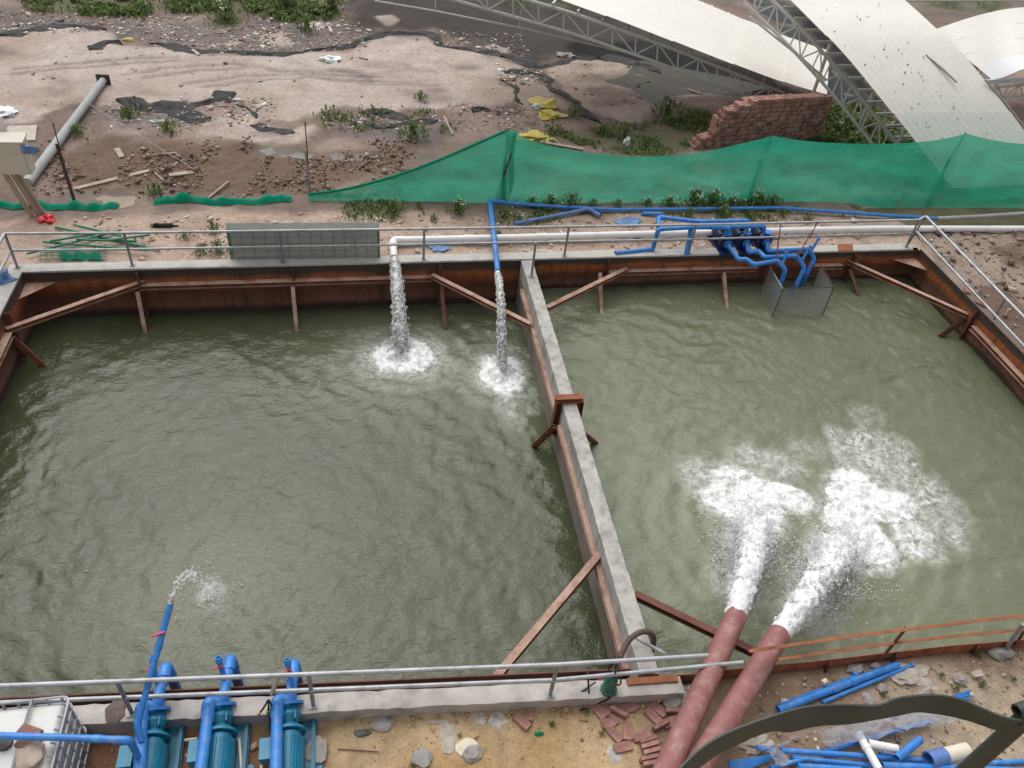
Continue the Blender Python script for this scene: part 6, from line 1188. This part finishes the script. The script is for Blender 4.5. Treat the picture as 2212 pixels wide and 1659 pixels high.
# ------------------------------------------------------------------ black torn sheet along the silt edges
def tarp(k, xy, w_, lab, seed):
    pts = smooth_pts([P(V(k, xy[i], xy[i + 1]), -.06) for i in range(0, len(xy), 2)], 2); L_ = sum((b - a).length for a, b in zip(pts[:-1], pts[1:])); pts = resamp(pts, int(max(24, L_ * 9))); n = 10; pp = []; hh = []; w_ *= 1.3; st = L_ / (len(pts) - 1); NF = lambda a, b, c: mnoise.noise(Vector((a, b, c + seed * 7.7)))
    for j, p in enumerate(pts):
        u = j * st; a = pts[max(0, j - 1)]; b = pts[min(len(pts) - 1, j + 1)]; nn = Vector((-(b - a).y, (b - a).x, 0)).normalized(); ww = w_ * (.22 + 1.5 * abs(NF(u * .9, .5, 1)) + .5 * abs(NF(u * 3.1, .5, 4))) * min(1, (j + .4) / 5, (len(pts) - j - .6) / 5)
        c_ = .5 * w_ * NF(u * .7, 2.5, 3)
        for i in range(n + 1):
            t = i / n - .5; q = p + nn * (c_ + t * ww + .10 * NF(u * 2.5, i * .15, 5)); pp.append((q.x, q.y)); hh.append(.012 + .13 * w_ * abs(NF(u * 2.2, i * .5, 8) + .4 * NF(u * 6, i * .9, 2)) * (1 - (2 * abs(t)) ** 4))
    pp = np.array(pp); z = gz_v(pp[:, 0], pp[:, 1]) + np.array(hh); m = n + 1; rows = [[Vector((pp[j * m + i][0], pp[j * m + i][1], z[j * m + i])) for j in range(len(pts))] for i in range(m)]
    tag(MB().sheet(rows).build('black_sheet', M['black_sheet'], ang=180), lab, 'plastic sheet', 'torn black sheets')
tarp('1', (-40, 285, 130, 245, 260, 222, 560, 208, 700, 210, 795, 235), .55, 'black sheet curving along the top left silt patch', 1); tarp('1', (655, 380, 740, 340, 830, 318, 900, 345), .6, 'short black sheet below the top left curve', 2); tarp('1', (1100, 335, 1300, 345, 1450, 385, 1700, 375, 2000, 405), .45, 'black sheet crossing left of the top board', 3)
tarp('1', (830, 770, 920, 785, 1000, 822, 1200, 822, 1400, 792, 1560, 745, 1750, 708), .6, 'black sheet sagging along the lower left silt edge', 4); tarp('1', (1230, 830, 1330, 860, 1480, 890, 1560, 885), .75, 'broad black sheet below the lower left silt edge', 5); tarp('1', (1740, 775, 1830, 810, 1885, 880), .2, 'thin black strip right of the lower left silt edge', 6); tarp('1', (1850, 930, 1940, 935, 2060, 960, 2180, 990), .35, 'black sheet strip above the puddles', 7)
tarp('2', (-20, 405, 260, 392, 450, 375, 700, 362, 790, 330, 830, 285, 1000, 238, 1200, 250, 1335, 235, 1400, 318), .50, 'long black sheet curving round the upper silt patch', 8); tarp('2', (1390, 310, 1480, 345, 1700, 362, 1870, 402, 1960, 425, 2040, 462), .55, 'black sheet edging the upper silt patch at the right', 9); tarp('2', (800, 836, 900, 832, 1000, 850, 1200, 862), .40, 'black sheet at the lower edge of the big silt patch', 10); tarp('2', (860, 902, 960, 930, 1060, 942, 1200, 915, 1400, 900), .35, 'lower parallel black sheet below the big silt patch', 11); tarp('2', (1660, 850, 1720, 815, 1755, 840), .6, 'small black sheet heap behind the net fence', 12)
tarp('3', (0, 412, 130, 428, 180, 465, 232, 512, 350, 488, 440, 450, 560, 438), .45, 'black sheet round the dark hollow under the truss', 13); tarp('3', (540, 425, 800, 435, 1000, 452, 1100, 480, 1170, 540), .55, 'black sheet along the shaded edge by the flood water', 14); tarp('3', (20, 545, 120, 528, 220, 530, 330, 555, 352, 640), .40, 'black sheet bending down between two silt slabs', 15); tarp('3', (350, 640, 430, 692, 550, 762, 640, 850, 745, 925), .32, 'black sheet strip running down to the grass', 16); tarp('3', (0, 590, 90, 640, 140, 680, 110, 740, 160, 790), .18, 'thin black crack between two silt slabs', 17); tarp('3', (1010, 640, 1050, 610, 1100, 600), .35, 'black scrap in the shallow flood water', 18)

# ================================================================== STUFF: rubble, clods, gravel, grass; PLANTS
CUBE = np.array([(-1, -1, -1), (1, -1, -1), (1, 1, -1), (-1, 1, -1), (-1, -1, 1), (1, -1, 1), (1, 1, 1), (-1, 1, 1)], float); CF = np.array([(3, 2, 1, 0), (4, 5, 6, 7), (0, 1, 5, 4), (1, 2, 6, 5), (2, 3, 7, 6), (3, 0, 4, 7)])
def scatter(name, pts, size, cols, label, seed, flat=.4, jit=.45, keepz=False):
    g = np.random.default_rng(seed); n = len(pts); pts = np.asarray(pts, float); z = gz_v(pts[:, 0], pts[:, 1]); s = g.uniform(.45, 1, (n, 3)) * np.asarray(size).reshape(-1, 1) * np.array([1, .75, flat]); v = (CUBE[None] + g.normal(0, jit, (n, 8, 3)) * .6) * s[:, None, :]
    a = g.uniform(0, 6.28, n); ca, sa = np.cos(a)[:, None], np.sin(a)[:, None]; x = v[..., 0] * ca - v[..., 1] * sa; y = v[..., 0] * sa + v[..., 1] * ca
    t = g.normal(0, .25, n)[:, None]; zz = v[..., 2] + x * t; V3 = np.stack([x + pts[:, 0, None], y + pts[:, 1, None], zz + (z + s[:, 2] * .5)[:, None]], -1).reshape(-1, 3)
    F = (CF[None] + 8 * np.arange(n)[:, None, None]).reshape(-1, 4); c = np.asarray(cols)[g.integers(0, len(cols), n)] * g.uniform(.75, 1.2, (n, 1)); return tag(np_mesh(name, V3, F, M['bits'], np.repeat(np.clip(c, 0, 1), 8, 0)), label, kind='stuff')
def sample(polys, n, seed, spread=0.0):
    g = np.random.default_rng(seed); out = []; ar_ = np.array([abs(sum(p[i][0] * p[(i + 1) % len(p)][1] - p[(i + 1) % len(p)][0] * p[i][1] for i in range(len(p)))) for p in polys]) ** .8; ar_ /= ar_.sum()
    while len(out) < n:
        p = np.array(polys[g.choice(len(polys), p=ar_)]); lo_, hi_ = p.min(0), p.max(0); q = g.uniform(lo_, hi_, (400, 2)); q = q[sdpoly(q[:, 0], q[:, 1], p) > -spread * g.random(400)]; out += q[:max(1, int(30 * 1))].tolist()
    return np.array(out[:n])
def clumpy(p, thr, sc, seed): g = np.random.default_rng(seed); p = p + g.normal(0, .22, p.shape); k = fbm(p[:, 0] * sc, p[:, 1] * sc, seed, 3) + g.normal(0, .08, len(p)); return p[k > thr]
debris = [W2(VV('1', 700, 120, 2028, 140, 2028, 420, 1200, 330, 800, 250)), W2(VV('2', 0, 60, 640, 130, 900, 240, 800, 340, 200, 390, 0, 400)), W2(VV('1', 0, 70, 700, 140, 780, 220, 0, 260)), W2(VV('2', 500, 830, 1450, 860, 1450, 960, 700, 960)), W2(VV('2', 1350, 240, 2028, 250, 2028, 420, 1400, 330)), W2(VV('1', 1450, 720, 2028, 760, 2028, 950, 1250, 900)), W2(VV('1', 700, 740, 1400, 830, 1500, 950, 800, 960)), W2(VV('3', 0, 500, 330, 520, 330, 640, 0, 640)), W2(VV('2', 1500, 780, 2028, 800, 2028, 940, 1500, 960))]
WHT, RED, GRY, TAN, BRN = [(.62, .6, .56), (.55, .52, .47)], [(.31, .16, .13), (.38, .24, .2), (.25, .13, .11)], [(.25, .23, .22), (.18, .17, .16)], [(.45, .36, .29), (.38, .29, .22)], [(.17, .115, .09), (.22, .15, .115), (.13, .09, .07)]
g0 = np.random.default_rng(5)
scatter('rubble', sample(debris, 4200, 1, .5), g0.gamma(1.5, .018, 4200) + .012, WHT + WHT + RED + GRY + TAN + BRN, 'scattered brick rubble and white shards on the far bank', 2, .25)
scatter('silt_shards', sample(pale_polys[:4], 330, 2), g0.gamma(1.5, .016, 330) + .012, WHT + TAN + RED[:1] + BRN, 'small shards strewn over the pale silt', 3, .2)
scatter('soil_clods', clumpy(sample(clod_polys, 6500, 3, .9), -.02, .9, 71)[:3000], g0.gamma(1.3, .014, 3000)[:len(clumpy(sample(clod_polys, 6500, 3, .9), -.02, .9, 71)[:3000])] + .006, BRN + BRN + TAN[1:], 'brown soil clods of the churned ground', 4, .75)
bank = [[(-7.4, 16.4), (14, 16.9), (14.5, 18.6), (-7.4, 18.5)]]
scatter('bank_stones', sample(bank, 900, 4), g0.gamma(2.0, .013, 900) + .008, TAN + WHT[1:] + [(.42, .3, .23)], 'small stones on the bare far bank', 5, .5)
rightb = [[(15.4, 11), (20, 11), (24, 17.3), (15.5, 17.4)]]
scatter('soil_clods', sample(rightb, 1500, 5), g0.gamma(1.6, .015, 1500) + .008, BRN + TAN + [(.3, .23, .18)], 'brown clods on the bank right of the pool', 6, .7)
nearp = [[(-.6, 3.2), (4.2, 3.0), (4.3, 4.88), (-.5, 5.15)]]
scatter('gravel', sample(nearp, 900, 6), g0.gamma(1.4, .006, 900) + .003, [(.5, .36, .2), (.44, .3, .16), (.4, .33, .24), (.3, .2, .12)], 'yellow gravel and crumbs on the near soil', 7, .6)
ctx_ = np.array([[x, yn(x) - .29 - abs(g0.normal(0, .07))] for x in g0.uniform(-.5, 4.2, 170)]); scatter('curb_clods', ctx_, g0.gamma(1.5, .011, 170) + .004, [(.5, .34, .16), (.42, .28, .13), (.36, .25, .15)], 'yellow clods along the foot of the near curb', 8, .7)
nearr = [[(4.6, 3.0), (11, 2.9), (11, 5.1), (5.0, 5.05)]]
scatter('gravel', sample(nearr, 1300, 7), g0.gamma(1.5, .008, 1300) + .004, [(.34, .25, .18), (.45, .37, .3), (.26, .19, .13), (.5, .45, .4)], 'brown gravel and chips on the near right soil', 9, .6)
scatter('pump_pit_debris', sample([[(-3.6, 3.4), (-.9, 3.2), (-.9, 5.1), (-3.5, 5.35)]], 420, 8), g0.gamma(1.6, .011, 420) + .005, [(.3, .17, .1), (.4, .3, .2), (.2, .1, .06)], 'reddish debris between the near pumps', 10, .5)

def blades(name, pts, h, cols, label, seed, leafy=False, parent=None, kind='stuff', wid=.012):
    g = np.random.default_rng(seed); pts = np.asarray(pts, float); n = len(pts); z = gz_v(pts[:, 0], pts[:, 1]) if pts.shape[1] == 2 else pts[:, 2]; a = g.uniform(0, 6.28, n); hh = np.asarray(h) * g.uniform(.5, 1.2, n); ln = g.uniform(.1, .9, n) * hh
    d = np.stack([np.cos(a), np.sin(a)], 1); sd = np.stack([-d[:, 1], d[:, 0]], 1); w_ = (hh * .28 if leafy else wid * g.uniform(.6, 1.3, n))[:, None]
    base = pts[:, :2]; b0 = base - sd * w_ * (.15 if leafy else .5); b1 = base + sd * w_ * (.15 if leafy else .5); m_ = base + d * (ln * .5)[:, None]; m0 = m_ - sd * w_ * (.9 if leafy else .45); m1 = m_ + sd * w_ * (.9 if leafy else .45); tp = base + d * ln[:, None]
    zt2 = z + hh * (.8 if leafy else 1); V3 = np.stack([np.c_[b0, z], np.c_[b1, z], np.c_[m1, z + hh * .62], np.c_[m0, z + hh * .62], np.c_[tp, zt2]], 1).reshape(-1, 3)
    i = 5 * np.arange(n)[:, None]; F = np.concatenate([i + np.array([[0, 1, 2, 3]]), i + np.array([[3, 2, 4, 4]])], 0); c = np.asarray(cols)[g.integers(0, len(cols), n)] * g.uniform(.7, 1.25, (n, 1))
    q = np.concatenate([(i + np.array([[0, 1, 2]])), (i + np.array([[0, 2, 3]])), (i + np.array([[3, 2, 4]]))], 0)
    return V3, q, np.repeat(np.clip(c, 0, 1), 5, 0)
GR = [(.10, .18, .035), (.13, .21, .05), (.075, .14, .03), (.16, .21, .06), (.19, .2, .08)]
def grass(polys, n, h, label, seed, leafy=False, thr=-.05):
    p = clumpy(sample(polys, n, seed, .3), thr, 1.4, seed); v, f, c = blades('g', p, h, GR, label, seed + 1, leafy); tag(np_mesh('grass', v, f, M['leaf'], c), label, kind='stuff')
grass(grass_polys[:3], 15000, .24, 'grass along the top edge of the bank', 41, True, -.1); grass([grass_polys[3], grass_polys[8]], 5200, .12, 'low weeds between the net fence and the brick stack', 42, True, .02); grass([grass_polys[4]], 2600, .26, 'leafy weeds right of the brick stack', 43, True, -.5); grass(grass_polys[5:8], 5000, .22, 'thin grass near the roof trusses', 44)
grass(grass_polys[9:], 3400, .12, 'low weeds along the foot of the net fence', 45, True, .06); grass(debris[3:4] + [W2(VV('1', 850, 750, 1000, 780, 1020, 900, 880, 880)), W2(VV('1', 1150, 930, 1300, 930, 1300, 990, 1150, 990)), W2(VV('1', 540, 960, 660, 960, 640, 1060, 520, 1040))], 1600, .16, 'thin weeds among the rubble', 46, True, .1)
def weed_mesh(seed, n, h, flowers):
    g = np.random.default_rng(seed); r = np.abs(g.normal(0, .55, n)) * h * .8; a = g.uniform(0, 6.28, n); zz = g.uniform(0, 1, n) ** 1.2 * h * .75 * np.clip(1.2 - r / h, .2, 1); p = np.c_[np.cos(a) * r, np.sin(a) * r, zz]
    v, f, c = blades('w', p, h * .30, GR, '', seed + 1, True); me_v = [v]; me_f = [f]; me_c = [c]
    st_, sf, sc_ = blades('s', np.c_[g.normal(0, h * .2, (n // 6, 2)), np.zeros(n // 6)], h * .95, [(.09, .13, .04)], '', seed + 2, False, wid=.014); me_f.append(sf + len(v)); me_v.append(st_); me_c.append(sc_)
    o = np_mesh('foliage', np.concatenate(me_v), np.concatenate(me_f), M['leaf'], np.concatenate(me_c)); m = o.data; bpy.data.objects.remove(o); fm = None
    if flowers:
        mb = MB()
        for _ in range(flowers): aa = g.uniform(0, 6.28); rr2 = abs(g.normal(0, .45)) * h; mb.blob((math.cos(aa) * rr2, math.sin(aa) * rr2, h * g.uniform(.75, 1.25)), (.022, .022, .014), 1, .2, 2, 1)
        fm = mb.mesh('flowers', M['white_pvc'])
    return m, fm
WM = [weed_mesh(60, 110, .42, 0), weed_mesh(63, 90, .36, 9), weed_mesh(66, 60, .26, 0), weed_mesh(69, 130, .5, 12)]
weeds = [((848, 462), 0, 1.0, 'bushy weed at the low end of the net fence'), ((905, 452), 2, .9, 'small weed right of the bushy weed at the fence end'), ((990, 462), 3, .85, 'tall yellowish weed in front of the first fence post'), ((938, 478), 2, .8, 'small weed on the bank above the far railing'), ((1088, 470), 0, .9, 'weed beside the standing blue pipe'), ((1120, 480), 1, .8, 'weed left of the dusty elbow pipe'), ((1150, 445), 1, .8, 'flowering weed at the first fence post'), ((1187, 438), 3, .7, 'white flowering weed right of the first fence post'), ((1225, 430), 0, 1.1, 'grassy tuft against the net fence'), ((1275, 437), 2, 1.1, 'small tuft at the foot of the net fence'), ((1330, 440), 2, 1.0, 'low tuft above the blue ground pipe'), ((1395, 440), 1, .8, 'thin flowering weed at the middle of the net'), ((1440, 436), 1, 1.0, 'flowering weed left of the flower patch'), ((1488, 432), 3, 1.0, 'largest patch of white flowers against the net fence'), ((1530, 434), 3, .9, 'white flower patch left of the second fence post'), ((1575, 436), 1, 1.1, 'flowering weed left of the second fence post'), ((1625, 434), 3, .9, 'flowering weed at the second fence post'), ((1665, 440), 0, .9, 'weed right of the second fence post'), ((1490, 470), 2, 1.2, 'grass tuft left of the header pipes'), ((1560, 468), 0, .9, 'weed behind the rear header pipe'), ((1620, 474), 2, 1.2, 'weed behind the far pumps'), ((1690, 470), 2, 1.3, 'low weed right of the far pumps'), ((1745, 478), 2, 1.0, 'weed by the ditch corner'),
         ((470, 545), 0, .9, 'green weed left of the net-wrapped box'), ((430, 548), 2, 1.1, 'small weed by the left bank railing'), ((462, 500), 2, 1.4, 'weed above the net-wrapped box corner'), ((402, 515), 2, .9, 'tiny weed on the bare left bank'), ((335, 425), 2, 1.5, 'weed behind the fallen net'), ((170, 295), 0, .8, 'weed beside the lying grey pole'), ((275, 255), 0, .9, 'weed below the black sheet'), ((365, 285), 0, .8, 'weed under the broad black sheet'), ((1010, 520), 2, .8, 'weed by the white pipe'), ((1075, 512), 2, .9, 'weed under the white pipe at the blue pipe'), ((1345, 300), 0, 1.4, 'weed at the edge of the silt slab'), ((1300, 290), 0, 1.0, 'weed on the strip of black sheet'), ((1240, 255), 2, 1.6, 'small weed on the right silt slab'), ((910, 220), 0, .8, 'thin weed on the big silt patch'), ((1440, 255), 0, 1.6, 'weed by the flood water'), ((1830, 268), 0, 1.6, 'broad-leaved weed between the brick stack and the truss'), ((1800, 290), 3, 1.0, 'leafy weed right of the brick stack'), ((1870, 290), 0, 1.3, 'weed under the truss of the large roof'), ((890, 300), 0, 1.5, 'dry weed heap behind the net fence'), ((660, 65), 0, 1.3, 'weed at the top of the bank left'), ((490, 45), 3, 1.3, 'broad weed on the top debris'), ((620, 20), 3, 1.8, 'tall bush at the top edge'), ((720, 25), 3, 1.5, 'dark bush right of the tall bush at the top edge'), ((335, 1600), 2, .3, 'tiny sprig at the left pump')]
weeds_near = [(V('c', 1910, 1250), .32, 'small green seedling on the yellow soil by the two lone bricks'), (V('c', 1040, 1355), .24, 'tiny seedling in the middle of the yellow soil'), (V('c', 590, 1640), .35, 'green seedling at the bottom edge'), (V('d', 20, 1300), .30, 'seedling left of the loose brick heap'), (V('d', 430, 1380), .34, 'seedling beside the long slanting brick'), (V('d', 300, 1200), .4, 'thin grass tuft at the foot of the curb'), (V('e', 1820, 700), .6, 'grass tuft below the steel edging'), (V('e', 1540, 880), .45, 'weed tuft right of the brown paper'), (V('e', 1870, 940), .5, 'weed tuft below the broken tile'), (V('e', 1660, 980), .5, 'weed tuft above the thin rod bundle'), (V('e', 2110, 910), .4, 'weed tuft at the right edge'), (V('e', 1080, 1030), .35, 'weed tuft above the dark band')]
for d, k, s, lab in weeds:
    p = G(d)
    if 428 < d[1] < 452 and d[0] > 840: p.y = min(p.y, FY - .22); p.z = gz(p.x, p.y)
    t = thing('weed', lab, 'weed', p, 'weeds on the far bank'); ff = link('foliage', WM[k][0], t); t.scale = (s, s, s * random.uniform(.85, 1.15)); t.rotation_euler = (0, 0, random.uniform(0, 6.28))
    if WM[k][1]: tag(link('flowers', WM[k][1], t), kind='stuff')
for d, s, lab in weeds_near:
    p = P(d, -.25); p.z = gz(p.x, p.y); t = thing('seedling', lab, 'weed', p, 'seedlings on the near soil'); link('foliage', WM[2][0], t); t.scale = (s, s, s); t.rotation_euler = (0, 0, random.uniform(0, 6.28))
for i, (d, lab) in enumerate((((1595, 440), 'broken brick on the bank right of the pool'), ((1605, 860), 'brick lying against the right wall sheet'), ((1710, 955), 'small brick piece beside the right railing post'))):
    p = G(V('8', *d)); o = link('loose_brick', LB_[i], None, (p.x, p.y, p.z + .03)); o.rotation_euler = (.2, .1, i * 1.1); tag(o, lab, 'brick')

fl_ = []
for _ in range(150):
    x = rng.uniform(XL + .3, 14.8); y = rng.uniform(6.6, 15.6)
    if abs(x - 4) > .4: fl_.append((x, y, (ZL if x < 4 else ZR) + .02))
fl_ = np.array(fl_); v_, f_ = droplets(len(fl_), lambda g: fl_[int(g.integers(0, len(fl_)))], .005, .018, 91); v_[:, 2] = v_[:, 2] * 1.0
tag(np_mesh('floating_specks', v_, f_, M['bits'], np.tile(np.array([.6, .6, .55]), (len(v_), 1))), 'tiny pale specks floating on the water', kind='stuff')
